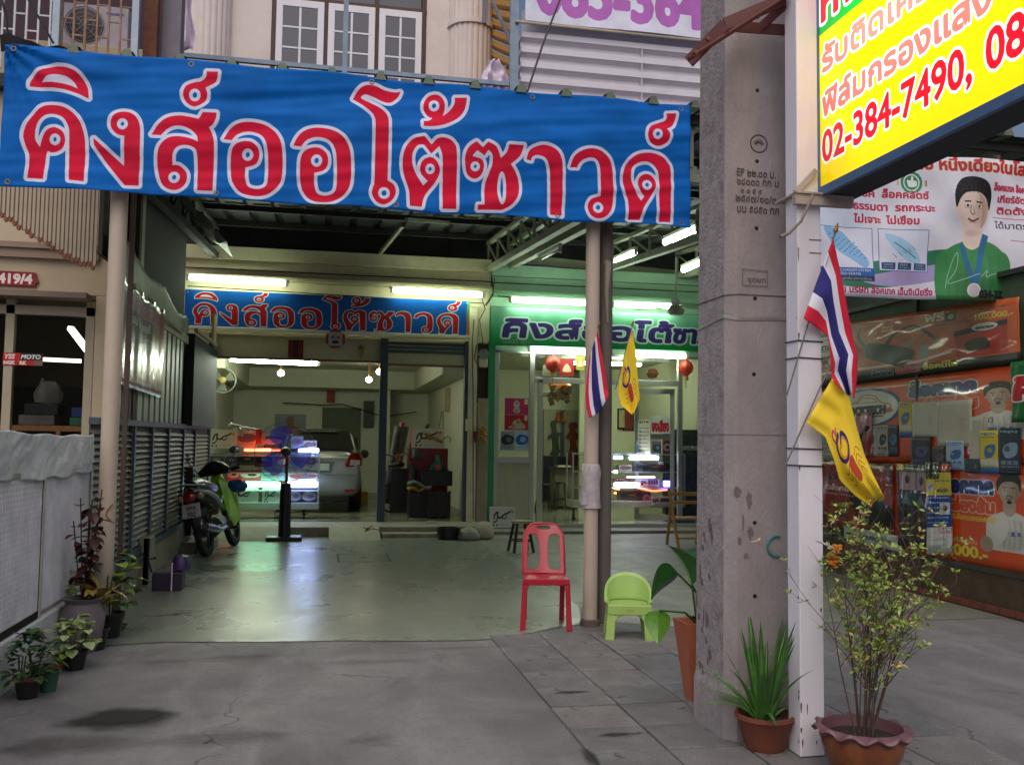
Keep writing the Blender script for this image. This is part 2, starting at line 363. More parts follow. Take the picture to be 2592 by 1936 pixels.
def king(cv, red, white, orad, box=(0, 0, 1, 1)):
    m = np.zeros((cv.h, cv.w), np.float32)
    f = lambda q: np.array([banner_uv(p, cv.w, cv.h, box) for p in q])
    for g in GLY:
        mm, x0, y0 = polymask(m.shape, f(smooth_poly(g, 5))); q = m[y0:y0+mm.shape[0], x0:x0+mm.shape[1]]; np.maximum(q, mm, out=q)
    t = np.linspace(0, 2*pi, 24, endpoint=False); hs = [smooth_poly(HOLP, 5)]
    for x, y, a, b, k in HOL: hs.append((C1 if k == 1 else C2)([(x+a*cos(s), y+b*sin(s)) for s in t]))
    for g in hs:
        mm, x0, y0 = polymask(m.shape, f(g)); q = m[y0:y0+mm.shape[0], x0:x0+mm.shape[1]]; np.minimum(q, 1-mm, out=q)
    cv.mask((dilate(m, orad), 0, 0), white)
    # white rim closes the narrow counter of the top vowel
    cv.mask(polymask(m.shape, f(hs[0])), white)
    cv.mask((m, 0, 0), red)
def pr_banner():
    c = Cv(1840, 368, '0062b6'); king(c, 'cf1238', 'd3d5ea', 9); return c
def pr_smallsign():
    c = Cv(1500, 200, '0a62bd'); king(c, 'c31420', 'e8ece8', 4.5, (.0, -.07, .99, .985))
    g = np.linspace(0, 1, 200)[:, None]
    col = np.stack([g*.9+.3*(1-g), .75-g*.35, .15+.35*(1-g)], -1); c.a[:, 1484:] = col; return c
def pr_green():
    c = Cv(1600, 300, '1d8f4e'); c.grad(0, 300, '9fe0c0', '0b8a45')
    for w0, x, wd in (('คิงส์', 80, 500), ('ออ', 606, 330), ('โต้', 950, 262), ('ซาวด์', 1226, 370)):
        c.text(w0, x, 236, 140, '3b2a78', bold=9, outl=[(13, 'cfeee0')], w=wd, sh=.12)
    c.text('2419/6  หมู่ 7', 80, 284, 24, '2c4a3a', bold=1, outl=[(2, 'b0d8c0')]); return c
def pr_lightbox():
    # far edge is the left edge of the print
    c = Cv(1400, 947, 'ffdd00'); c.rect(0, 0, 1400, 378, '0fa82e')
    c.text('คิงส์ออโต้ซาวด์', 18, 330, 190, 'd01818', bold=8, outl=[(12, 'ffffff')], w=1360)
    c.text('รับติดเครื่องเสียง', 20, 523, 84, 'e07a68', bold=5, outl=[(8, 'ffffff')], w=1150)
    c.text('ฟิล์มกรองแสง', 20, 688, 84, 'dc6e60', bold=5, outl=[(8, 'ffffff')], w=880); c.text('ราคาถูก', 1010, 688, 84, 'dc6e60', bold=5, outl=[(8, 'ffffff')], w=420)
    c.text('02-384-7490,', 16, 858, 112, 'd81224', bold=4, outl=[(9, 'fffbe8')], w=800); c.text('085-364', 880, 858, 112, 'd81224', bold=4, outl=[(9, 'fffbe8')], w=500)
    return c
def pr_085():
    c = Cv(1000, 300, 'dfe0f2'); c.text('085-364-9181', 52, 258, 190, 'b565bd', bold=11, w=1160); return c
def pr_419():
    c = Cv(300, 110, '8a1220'); c.text('2419/4', 28, 84, 60, 'e8dcd8', bold=4, w=240); return c
def face(c, x, y, s, skin, hair='15110f', shirt='e8e8e8', beard=True, gray=False):
    # printed figure of a young man: shoulders, neck, head, hair, features
    c.poly([(x-1.9*s, y+4.9*s, 1), (x-1.85*s, y+2.6*s), (x-1.2*s, y+2.0*s), (x-.45*s, y+1.7*s), (x+.45*s, y+1.7*s), (x+1.2*s, y+2.0*s), (x+1.8*s, y+2.6*s), (x+1.9*s, y+4.9*s, 1)], shirt, sm=True)
    c.poly([(x-.42*s, y+.7*s), (x+.42*s, y+.7*s), (x+.46*s, y+1.7*s), (x, y+2.05*s), (x-.46*s, y+1.7*s)], skin, sm=True)
    c.ell(x, y, .8*s, 1.12*s, skin); c.ell(x-.82*s, y+.1*s, .12*s, .25*s, skin); c.ell(x+.82*s, y+.1*s, .12*s, .25*s, skin)
    c.poly([(x-.9*s, y+.05*s), (x-.98*s, y-.7*s), (x-.6*s, y-1.35*s), (x+.1*s, y-1.5*s), (x+.75*s, y-1.25*s), (x+.98*s, y-.6*s), (x+.88*s, y+.1*s), (x+.72*s, y-.45*s), (x+.3*s, y-.75*s), (x-.35*s, y-.7*s), (x-.7*s, y-.4*s)], hair, sm=True)
    sh_ = '5a3a28'
    for j in range(5): c.ell(x+.42*s, y+.25*s, (.5-.08*j)*s, (.95-.12*j)*s, sh_, .05)
    for j in range(4): c.ell(x-.3*s, y+.1*s, (.3-.05*j)*s, (.5-.1*j)*s, 'fff4e8', .07)
    for j in range(4): c.ell(x+.05*s, y+1.25*s, (.5-.06*j)*s, (.2-.03*j)*s, sh_, .035)
    for j in range(7): c.curve([(x+(-1.4+.45*j)*s, y+2.3*s), (x+(-1.2+.42*j)*s, y+3.3*s), (x+(-1.3+.4*j)*s, y+4.6*s)], (.1+.05*(j % 3))*s, '404040', .10)
    for j in range(5): c.ell(x+.2*s, y+4.0*s, (1.6-.2*j)*s, (1.0-.1*j)*s, '303030', .035)
    for j in range(6): c.curve([(x+(-.7+.25*j)*s, y-1.2*s), (x+(-.6+.25*j)*s, y-.95*s), (x+(-.65+.22*j)*s, y-.7*s)], .05*s, '5a4c48', .35)
    c.curve([(x-.12*s, y-.1*s), (x-.16*s, y+.25*s), (x-.02*s, y+.36*s)], .06*s, sh_, .35); c.ell(x+.0*s, y+.72*s, .22*s, .05*s, sh_, .25)
    for k in (-1, 1):
        c.ell(x+k*.33*s, y-.02*s, .2*s, .11*s, sh_, .22); c.ell(x+k*.33*s, y-.04*s, .15*s, .06*s, 'e8e0d8')
        c.ell(x+k*.33*s, y-.05*s, .07*s, .06*s, '2a1c16'); c.line([(x+k*.5*s, y-.25*s), (x+k*.18*s, y-.27*s)], .07*s, '2a1c16')
    c.line([(x, y), (x+.07*s, y+.33*s), (x-.08*s, y+.36*s)], .05*s, '8a5a40', .6)
    c.curve([(x-.28*s, y+.55*s), (x, y+.66*s), (x+.28*s, y+.53*s)], .08*s, '803830')
    c.poly([(x+.3*s, y-.7*s), (x+.78*s, y-.3*s), (x+.74*s, y+.5*s), (x+.4*s, y+1.0*s), (x+.5*s, y+.1*s)], '7a3a20', .25, sm=True)
    if beard: c.ell(x, y+.9*s, .2*s, .14*s, hair); c.line([(x-.25*s, y+.44*s), (x+.25*s, y+.43*s)], .06*s, hair)
def pr_toppost():
    c = Cv(1500, 860, 'd9d8e2'); rnd = random.Random(3)
    for k in range(26):
        for j in range(14): c.ell(420+k*17, 150+j*17, 4, 4, 'b9cde0', .45, n=8)
    c.poly([(0, 60), (260, 120), (360, 340), (200, 520), (0, 430)], 'b8d2ea', .5, sm=True)
    c.poly([(0, 700, 1), (400, 640), (800, 560), (1000, 650), (420, 800), (0, 780, 1)], '2f7a58', sm=True)
    c.poly([(300, 742), (820, 640), (1020, 660), (760, 745), (420, 790)], 'a99cc8', sm=True)
    c.text('เจ้าแรกในไทย หนึ่งเดียวในโลก', 200, 80, 66, 'b51f3c', bold=4, outl=[(3, 'd8b050')], w=1180)
    c.text('Anniversary', 165, 186, 28, 'a02038', bold=1); c.text('ครบรอบปีที่ 12', 200, 152, 13, 'a02038')
    c.ell(600, 165, 66, 68, '2c8a5c'); c.ell(600, 165, 50, 52, 'dfe6e0'); c.ell(600, 165, 42, 44, '2c8a5c')
    c.poly([(575, 150), (598, 150), (600, 128), (612, 130), (614, 150), (632, 155), (630, 185), (590, 192), (578, 180)], 'eef2ee', sm=True)
    c.rect(510, 150, 522, 185, 'c8b080'); c.rect(680, 150, 692, 185, 'b87858')
    for s_, x, y, wd in (('ล็อคเบรค  ล็อคคลัตช์', 130, 262, 570), ('เกียร์ธรรมดา  รถกระบะ', 120, 340, 610), ('ไม่เจาะ  ไม่เชื่อม', 255, 418, 375)):
        c.text(s_, x, y, 42, 'b02a48', bold=3, outl=[(2, 'e8e4ee')], w=wd)
    for x0, x1 in ((35, 360), (390, 690)):
        c.rect(x0, 450, x1, 700, '2864a8'); c.rect(x0+4, 454, x1-4, 696, 'd5d9e8')
    c.poly([(80, 460), (170, 470), (230, 520), (330, 640), (310, 690), (250, 650), (150, 580)], '82b4dc', sm=True)
    for k in range(5):
        for j in range(6): c.line([(110+j*28+k*14, 500+k*22+j*9), (122+j*28+k*14, 494+k*22+j*9)], 3, '24405c')
    c.poly([(430, 480), (520, 500), (600, 560), (640, 640), (560, 640), (470, 560)], '9cc8e4', sm=True); c.line([(480, 530), (610, 620)], 5, '1c2c40')
    for k in range(5): c.line([(470+k*30, 600-k*12), (490+k*30, 620-k*12)], 3, '24405c')
    c.rect(35, 690, 360, 738, '2058a0'); c.rect(35, 738, 360, 768, '24304c')
    c.text('TUMBLER MECHANISM SYSTEM', 48, 712, 15, 'e8eef8', w=290); c.text('(IN ACTIVATED STATE)', 60, 733, 14, 'e8eef8', w=220); c.text('กลไกกุญแจแบบลูกปืน (สถานะล็อค)', 50, 760, 12, 'b8c4dc', w=290)
    for x, s_ in ((405, 'SUS304'), (500, 'BRASS'), (598, 'SUS303')): c.rect(x, 650, x+80, 690, '22436e'); c.text(s_, x+14, 668, 12, 'c8dcf4'); c.squig(x+10, 676, 60, 6, 'a8bcd4', rnd=rnd)
    c.text('โดย บริษัท ล็อคเทค เอ็นจิเนียริ่ง จำกัด', 130, 836, 36, 'b02a5a', bold=2, w=700)
    # man in a green shirt with a medal
    c.poly([(740, 860, 1), (735, 720), (770, 600), (850, 540), (940, 500), (1060, 500), (1150, 560), (1180, 660), (1290, 760), (1240, 800), (1190, 780), (1190, 860, 1)], '3d8a4c', sm=True)
    face(c, 975, 300, 124, 'e6d2c4', shirt='3d8a4c', beard=False)
    for k in range(26): c.line([(875+k*8, 150+abs(k-12)*4), (868+k*8.6, 118+abs(k-12)*5+rnd.uniform(-9, 9))], 8, '15110f')
    c.poly([(890, 530), (922, 520), (985, 760), (955, 762)], '2a6a94'); c.poly([(1075, 470), (1040, 455), (965, 760), (998, 765)], '2a6a94')
    c.ell(975, 800, 40, 42, 'd8d4d8'); c.ell(975, 800, 32, 34, 'c4c0c4')
    c.curve([(800, 790), (850, 620), (880, 580), (870, 680), (820, 760), (900, 740), (1010, 700)], 3, 'b8dcc0'); c.curve([(1020, 720), (1060, 680), (1050, 720), (1100, 700), (1180, 690)], 3, 'b8dcc0')
    for s_, y in (('ล็อคเบรค ล็อคคลัตช์', 190), ('เกียร์อัตโนมัติ', 258), ('ติดตั้งง่าย', 328)): c.text(s_, 1110+(y > 200)*30, y, 38, 'b02a48', bold=3, w=300)
    c.line([(1110, 352), (1320, 360)], 4, 'b02a48'); c.text('ได้มาตรฐาน', 1120, 418, 38, '30303c', bold=1, w=300); c.line([(1210, 490), (1320, 494)], 4, 'b02a48')
    c.rect(1235, 690, 1320, 740, '2a2a20'); c.text('วงการ', 1240, 730, 30, 'e8dcb0', bold=2); c.text('034-332-016, 034-332-017', 1010, 845, 44, '24202c', bold=4, w=520)
    return c
def oval(c, x, y, rx, ry):
    c.ell(x, y, rx, ry, '22386e'); c.ell(x, y, rx*.9, ry*.86, 'd0d6c8')
    s = rx/100
    c.curve([(x-70*s, y+5*s), (x-60*s, y-15*s), (x-30*s, y-20*s), (x-5*s, y-44*s), (x+25*s, y-40*s), (x+45*s, y-16*s), (x+68*s, y-8*s), (x+70*s, y+8*s)], 3.5*s, 'b8603c')
    c.line([(x-25*s, y-18*s), (x-5*s, y-36*s), (x+20*s, y-34*s), (x+35*s, y-18*s), (x-25*s, y-18*s)], 2.5*s, 'b8603c')
    c.ell(x-66*s, y+12*s, 10*s, 8*s, 'c05a38'); c.ell(x+66*s, y+12*s, 10*s, 8*s, 'c05a38')
    c.text('LOCKTECH', x-56*s, y+22*s, 27*s, '181a1c', bold=3*s, w=112*s); c.line([(x-55*s, y+32*s), (x+50*s, y+30*s)], 4*s, '181a1c')
def pr_post2():   # orange, lock with cables
    c = Cv(1000, 420, 'c85c2c'); rnd = random.Random(5)
    for k in range(60): c.line([(rnd.uniform(0, 1000), 0), (rnd.uniform(0, 1000), 420)], rnd.uniform(3, 16), rnd.choice(['c9703c', 'a04a24', 'd08850', '9a4420']), .22)
    c.rect(0, 355, 1000, 420, '2a2420'); c.poly([(0, 330), (600, 330), (760, 290), (760, 305), (610, 345), (0, 345)], 'e0d8c8')
    oval(c, 130, 150, 115, 82)
    c.text('ล็อคเทค', 20, 278, 40, '22304e', bold=4, outl=[(2, 'd8d0c0')], w=130); c.text('นิวล็อค', 165, 278, 40, 'e0d8c8', bold=3, outl=[(3, 'b02c20')], w=130)
    c.squig(40, 296, 260, 14, '5a2c1c', rnd=rnd)
    c.curve([(340, 60), (330, 120), (370, 190), (420, 220), (470, 200), (520, 120), (600, 90), (660, 150), (690, 200)], 16, '22201e')
    c.poly([(380, 170), (470, 190), (580, 240), (600, 290), (540, 350), (450, 310), (370, 260)], '20241f', sm=True); c.rect(620, 230, 660, 320, '7c8274'); c.rect(560, 190, 600, 225, '98a090')
    c.text('ฟรี!', 650, 80, 52, 'e8e0c8', bold=2); c.rect(735, 35, 778, 95, '25386c'); c.ell(757, 65, 12, 18, 'c8b860')
    for k in range(12): a = k*pi/6; c.poly([(480+50*cos(a-.26), 85+40*sin(a-.26)), (480+72*cos(a), 85+58*sin(a)), (480+50*cos(a+.26), 85+40*sin(a+.26))], 'b02820')
    c.ell(480, 85, 52, 42, 'b02820'); c.text('ล็อคเบรก', 452, 80, 13, 'e0c040', bold=1, w=56); c.text('รับประกัน', 450, 104, 15, 'e0c040', bold=1, w=60)
    c.text('100,000.-', 850, 112, 34, 'd8c848', bold=1, w=130); c.text('วงเงินประกัน', 690, 118, 24, '3a2218', w=140); c.squig(840, 40, 130, 10, '5a2c1c', rnd=rnd)
    c.poly([(770, 170, 1), (960, 130, 1), (960, 345, 1), (780, 350, 1)], 'a8281c'); c.poly([(770, 170), (960, 130), (960, 165), (770, 205)], '201c1a'); oval(c, 880, 160, 50, 30)
    c.poly([(810, 250), (880, 230), (900, 300), (830, 310)], '241c18', sm=True)
    c.text('ล็อคเทค', 400, 400, 34, '22304e', bold=3, outl=[(2, 'c8c8b8')], w=100); c.text('นิวล็อค', 520, 398, 34, 'c04030', bold=3, outl=[(2, 'd8c8b8')], w=100); c.text('ล็อคมีไฟ', 640, 394, 36, 'd8d040', bold=2, w=140)
    return c
def pr_post3(lower=False):
    c = Cv(1000, 520, 'cc4a1c'); rnd = random.Random(9)
    if not lower:
        c.poly([(0, 30), (330, 60), (300, 140), (100, 210), (0, 200)], 'c8cabc', sm=True)
        oval(c, 330, 165, 190, 135)
    c.text('ล็อคเทค', 555, 120 if not lower else 150, 74, '232f66', bold=8, outl=[(4, 'd2d4cc')], w=270)
    c.text('กล่องส้ม', 560, 208 if not lower else 245, 60, 'cc4a1c', bold=6, outl=[(4, 'cfc4b4')], w=270)
    face(c, 905, 150 if not lower else 130, 50 if not lower else 60, 'a89a86', shirt='c8c8bc')
    c.text('บี', 870, 300, 28, '303030'); c.squig(870, 325, 90, 24, '506890', rnd=rnd)
    if lower:
        c.poly([(790, 400), (830, 300), (870, 250), (900, 330), (830, 420)], 'c8c8bc', sm=True); c.ell(790, 400, 34, 40, '9a8a74')
        c.text('สำหรับล็อคเบรคและคลัตช์', 560, 292, 26, 'd0bc38', bold=1, w=280); c.text('คุ้มครองภายในวงเงินไม่เกิน', 470, 412, 22, 'cfc4b4', w=270)
        c.text('100,000.-', 470, 480, 56, 'd6c23c', bold=4, outl=[(2, '5a3010')], w=320); c.ell(480, 360, 26, 15, '8a2018')
    return c
def pr_dark():
    c = Cv(900, 560, '27201f'); rnd = random.Random(12)
    c.poly([(620, 0), (900, 0), (900, 560), (760, 560), (700, 200)], '8a3c26'); c.rect(0, 470, 900, 560, '6c3a24')
    c.text('ไฟหน้าโปรเจคเตอร์', 150, 130, 70, '9c3428', bold=5, outl=[(4, 'b8b0b0')], w=560); c.text('ไฟซีนอน โปรเจคเตอร์', 170, 210, 44, 'c8c8c8', bold=2, w=420)
    c.poly([(480, 260), (620, 250), (700, 340), (560, 400), (470, 350)], '606870', sm=True); c.ell(590, 320, 60, 44, '8c949c'); c.ell(60, 130, 34, 44, '787070'); c.ell(60, 130, 20, 28, '201818')
    c.text('ติดตั้งฟรี รับประกันคุณภาพ', 90, 535, 36, 'c8b8a8', bold=1, w=560); return c
def pr_flag_th():
    c = Cv(300, 200, 'd8203c'); c.rect(0, 33, 300, 167, 'e8e6f0'); c.rect(0, 66, 300, 133, '2c2a78'); return c
def pr_flag_y():
    c = Cv(300, 200, 'f0cf30')
    c.curve([(120, 130), (95, 105), (120, 78), (150, 90), (158, 120), (135, 150), (105, 150), (90, 125)], 11, '30246a')
    c.curve([(122, 128), (104, 108), (124, 86), (146, 98), (148, 120), (130, 138), (112, 130)], 6, 'e08a20')
    c.curve([(100, 150), (82, 160), (72, 146), (86, 138), (74, 130)], 6, 'c8305a')
    c.poly([(160, 70), (215, 62), (225, 96), (170, 104)], 'b8442a', sm=True)
    for k in range(4): c.curve([(165+k*14, 60-k*4), (150+k*16, 40), (165+k*18, 22)], 3, 'b05a28')
    for k in range(3): c.curve([(170+k*16, 104), (190+k*18, 126), (182+k*20, 142)], 3, 'b05a28')
    c.line([(230, 50), (270, 44)], 3, 'b05a28'); c.line([(232, 88), (276, 96)], 3, 'b05a28'); return c
def pr_box(seed, bgc='d4d4c8', ink='2a2a28', dot='c8a030'):
    c = Cv(200, 120, bgc); r = random.Random(seed)
    # speedy black figure logo like a bent cable, small print below
    c.curve([(30, 70), (40, 40), (62, 30), (58, 52), (80, 62), (110, 44), (140, 34), (158, 24)], 10, ink); c.curve([(60, 60), (48, 82), (28, 88)], 8, ink); c.curve([(92, 62), (118, 66), (130, 50)], 7, ink)
    c.ell(175, 26, 13, 9, dot); c.rect(22, 98, 36, 110, '4a4a48'); c.rect(50, 98, 62, 110, '7a3c34'); c.squig(80, 100, 80, 4, '787870', rnd=r); return c
def pr_generic(seed, bgc, a, b):
    c = Cv(160, 110, bgc); r = random.Random(seed)
    c.poly([(10, 40), (60, 20), (150, 34), (140, 70), (60, 80), (14, 66)], a, sm=True); c.ell(95, 50, 34, 15, b); c.squig(14, 88, 120, 7, b, rnd=r); c.squig(14, 10, 90, 8, b, rnd=r); return c
def pr_plate(top, bot=None, mid=None, w_=240, h=120):
    c = Cv(w_, h, 'd8d8d4'); c.rect(4, 4, w_-4, 7, '606060'); c.rect(4, h-7, w_-4, h-4, '606060')
    if bot: c.text(top, w_/2, h*.42, h*.28, '202020', bold=2, align='c'); c.text(bot, w_/2, h*.93, h*.3, '202020', bold=2, align='c'); c.text(mid or 'กรุงเทพมหานคร', w_/2, h*.58, h*.1, '404040', align='c')
    else: c.text(top, w_/2, h*.62, h*.42, '202020', bold=3, align='c', w=w_*.86); c.text('กรุงเทพมหานคร', w_/2, h*.88, h*.14, '404040', align='c')
    return c
# ------------------------------------------------------------------ materials
def ground_mat(name, base, dark, light, rough, gloss=.0, scale=1.2, bump=.25, spots=0):
    m = bpy.data.materials.new(name); m.use_nodes = True; t = m.node_tree; n = t.nodes; L = t.links; b = n['Principled BSDF']
    tc = n.new('ShaderNodeTexCoord'); out = None
    def noise(s, det, r=.6, st=None, dist=0):
        z = n.new('ShaderNodeTexNoise'); z.inputs['Scale'].default_value = s; z.inputs['Detail'].default_value = det; z.inputs['Roughness'].default_value = r; z.inputs['Distortion'].default_value = dist
        if st:
            mp = n.new('ShaderNodeMapping'); mp.inputs['Scale'].default_value = st; L.new(tc.outputs['Object'], mp.inputs[0]); L.new(mp.outputs[0], z.inputs['Vector'])
        else: L.new(tc.outputs['Object'], z.inputs['Vector'])
        return z.outputs[0]
    def rng(s, a, b_, c=0, d=1):
        q = n.new('ShaderNodeMapRange'); q.inputs[1].default_value = a; q.inputs[2].default_value = b_; q.inputs[3].default_value = c; q.inputs[4].default_value = d; L.new(s, q.inputs[0]); return q.outputs[0]
    def mix(f, a, b_):
        x = n.new('ShaderNodeMix'); x.data_type = 'RGBA'
        if isinstance(f, float): x.inputs[0].default_value = f
        else: L.new(f, x.inputs[0])
        for k, v in ((6, a), (7, b_)):
            if isinstance(v, str): x.inputs[k].default_value = (*lin(v), 1)
            else: L.new(v, x.inputs[k])
        return x.outputs[2]
    big = noise(scale, 7, .62, None, .6); fine = noise(38, 5, .7); streak = noise(2.2, 6, .6, (1, .28, 1), .8)
    c = mix(rng(big, .34, .66), dark, base); c = mix(rng(streak, .5, .72, 0, .65), c, light); c = mix(rng(fine, .35, .65, 0, .35), c, dark); mid = noise(13, 6, .75); c = mix(rng(mid, .45, .7, 0, .38), c, dark); peb = noise(120, 3, .6); c = mix(rng(peb, .55, .75, 0, .5), c, light)
    blot = noise(.8, 8, .7, None, 1.5); c = mix(rng(blot, .6, .72, 0, .55), c, '2a2826')
    vo = n.new('ShaderNodeTexVoronoi'); vo.feature = 'DISTANCE_TO_EDGE'; vo.inputs['Scale'].default_value = .42
    nv = n.new('ShaderNodeTexNoise'); nv.inputs['Scale'].default_value = 2.5; nv.inputs['Detail'].default_value = 7; L.new(tc.outputs['Object'], nv.inputs['Vector'])
    va = n.new('ShaderNodeVectorMath'); va.operation = 'MULTIPLY_ADD'; va.inputs[1].default_value = (.7, .7, 0); L.new(nv.outputs['Color'], va.inputs[0]); L.new(tc.outputs['Object'], va.inputs[2]); L.new(va.outputs[0], vo.inputs['Vector'])
    ck = n.new('ShaderNodeMath'); ck.operation = 'MULTIPLY'; L.new(rng(vo.outputs['Distance'], .001, .005, 1, 0), ck.inputs[0]); L.new(rng(big, .48, .6, 0, .75), ck.inputs[1]); c = mix(ck.outputs[0], c, '242120')
    pt = noise(55, 2, .5); c = mix(rng(pt, .66, .7, 0, .5), c, '34302e'); gr = noise(70, 2, .5, (1.3, 1, 1)); c = mix(rng(gr, .68, .72, 0, .45), c, 'b0acaa')
    if spots: sp = noise(9, 3, .5); c = mix(rng(sp, .7, .74, 0, .7), c, '1e1c1a')
    L.new(c, b.inputs['Base Color']); L.new(rng(big, .3, .7, rough+.12, rough-.05), b.inputs['Roughness']); b.inputs['Specular IOR Level'].default_value = .5
    bp = n.new('ShaderNodeBump'); bp.inputs['Strength'].default_value = bump; bp.inputs['Distance'].default_value = .006
    ad = n.new('ShaderNodeMath'); ad.operation = 'ADD'; L.new(fine, ad.inputs[0]); L.new(big, ad.inputs[1]); L.new(ad.outputs[0], bp.inputs['Height']); L.new(bp.outputs[0], b.inputs['Normal'])
    return m
M_apron = ground_mat('apron_concrete', '7f7d7d', '605d5e', '8f8d8e', .62, bump=.35)
M_pave = ground_mat('paver_concrete', '7e7c7b', '62605f', '8f8d8b', .7, scale=2, bump=.35, spots=1)
M_gloss = ground_mat('polished_floor', '868c7e', '6a7064', '9ca294', .27, scale=1.1, bump=.08)
M_rough = ground_mat('yard_concrete', '82857a', '64675c', '94978a', .5, scale=1.3, bump=.25)
M_tile = ground_mat('interior_tile', '8c8c78', '74745f', 'a0a08c', .16, bump=.02)
M_step = mat('step_concrete', '8a8672', .75, var=.25, scale=6, bump=.3, dirt=.6, dcol='3c382e')
M_cream = mat('cream_paint', 'd8cfae', .6, var=.1, scale=2.5, bump=.08, dirt=.35, dcol='8a8064')
M_wallin = mat('interior_wall_paint', 'd2d4c0', .7, var=.06, scale=1.5, bump=.05, dirt=.2, dcol='9a9a70')
M_ceil = mat('ceiling_paint', 'c4c8b0', .75, var=.05, bump=.03)
M_mint = mat('mint_paint', 'a8d2b4', .6, var=.08, scale=2, bump=.06, dirt=.4, dcol='6a8a70')
M_bluemt = mat('blue_steel_paint', '3b4c5a', .45, var=.15, scale=8, bump=.05, dirt=.4, dcol='2c2a28')
M_alu = mat('aluminium', 'b4b6ac', .35, .7, var=.08, scale=12, bump=.03)
M_dark = mat('dark_board', '2a2c2c', .8, var=.2, scale=3, bump=.1)
M_roof = mat('roof_sheet', '1c201e', .55, var=.2, scale=3, bump=.05, dirt=.5)
M_roofe = mat('roof_sheet_edge', '5c6c58', .5, var=.2, scale=6, bump=.05, dirt=.5)
M_truss = mat('truss_paint', '8c8e78', .5, var=.2, scale=4, bump=.1, dirt=.5, dcol='3a3628')
M_trussd = mat('rusty_truss', '302c28', .7, var=.3, scale=6, bump=.2)
M_blk = mat('black_plastic', '121212', .4, var=.2, bump=.03)
M_glass = mat('window_glass', '10140f', .03, alpha=.13, var=0, bump=0, spec=.7)
M_glassd = mat('dark_window_glass', '2c2b38', .1, var=.1, bump=0, spec=.9)
M_concp = mat('pole_concrete', '8e8686', .85, var=.2, scale=3, bump=.5, bscale=70, dirt=.55, dcol='4e4642', stretch=(1, 1, .5))
M_concs = mat('pole_side_concrete', '948c8c', .95, var=.22, scale=14, bump=.9, bscale=45, dirt=.6, dcol='463c3c')
M_white = mat('white_enamel', 'dedbe2', .4, var=.05, scale=5, bump=.04, dirt=.28, dcol='a09898', stretch=(1, 1, .3))
M_rust = mat('rust', '6a4230', .85, var=.4, scale=12, bump=.4, dirt=.7, dcol='2e1c16')
M_oxide = mat('red_oxide_paint', '5a2a2a', .6, var=.2, scale=8, bump=.15, dirt=.5, dcol='3c2220')
M_clad = mat('white_cladding', 'cfcad4', .5, var=.04, scale=3, bump=.03, dirt=.25, dcol='8a8088')
M_yel = mat('ochre_cladding', 'c48e34', .55, var=.12, scale=4, bump=.05, dirt=.3)
M_upcr = mat('upper_wall_paint', 'd4c8c4', .7, var=.06, scale=2, bump=.06, dirt=.4, dcol='9c917c')
M_brown = mat('brown_wood_frame', '4a302a', .6, var=.2, scale=9, bump=.1)
M_wfr = mat('white_window_paint', 'd9d7de', .5, var=.04, bump=.03)
M_steelb = mat('bluegrey_pipe', '7c8ea0', .5, var=.15, scale=9, bump=.08, dirt=.3)
M_post = mat('post_paint', 'b4a494', .55, var=.12, scale=3, bump=.12, dirt=.5, dcol='74665c', stretch=(1, 1, .4))
M_post2 = mat('dark_post_paint', '625a54', .6, var=.25, scale=3, bump=.2, dirt=.85, dcol='2e2a28', stretch=(1, 1, .35))
M_wood = mat('wood', '9a6c3a', .55, var=.2, scale=4, bump=.1, stretch=(6, 6, .6))
M_terra = mat('terracotta', 'a85f44', .8, var=.15, scale=5, bump=.15, dirt=.35, dcol='6a4030')
M_soil = mat('soil', '2c221a', .95, var=.3, scale=20, bump=.8)
def tubemat(name, col, s, nc='ffffff'):
    return mat(name, nc, .4, var=0, bump=0, emit=s, ecol=col)
E_tube = tubemat('lit_tube', 'e9ffe0', 17)
E_gar = tubemat('lit_garage_tube', 'f4ffe6', 52)
E_shop = tubemat('lit_shop_tube', 'efffea', 14)
# ------------------------------------------------------------------ ground and floors
g = MB(); g.poly([(-90, -60, 0), (90, -60, 0), (90, 90, 0), (-90, 90, 0)]); struct(g.build('ground', M_apron))
apr = ground_mat('drive_stains', '6b6866', '4b4948', '7c7977', .6)
fl = MB()
front = [(-1.83, 7.72), (-1.2, 7.84), (-.5, 7.74), (.2, 7.7), (.7, 7.62), (1.1, 7.58), (1.4, 7.6), (1.75, 7.8), (1.98, 7.98), (2.28, 8.12)]
fl.poly([(x, y, .006) for x, y in front] + [(2.5, 9, .006), (2.5, 15.6, .006), (-1.86, 15.6, .006)]); struct(fl.build('polished_floor', M_gloss))
fr = MB(); fr.poly([(2.5, 8.25, .004), (3.0, 7.9, .004), (4.6, 7.9, .004), (7.4, 7.9, .004), (7.4, 17.2, .004), (2.5, 17.2, .004)]); struct(fr.build('yard_floor', M_rough))
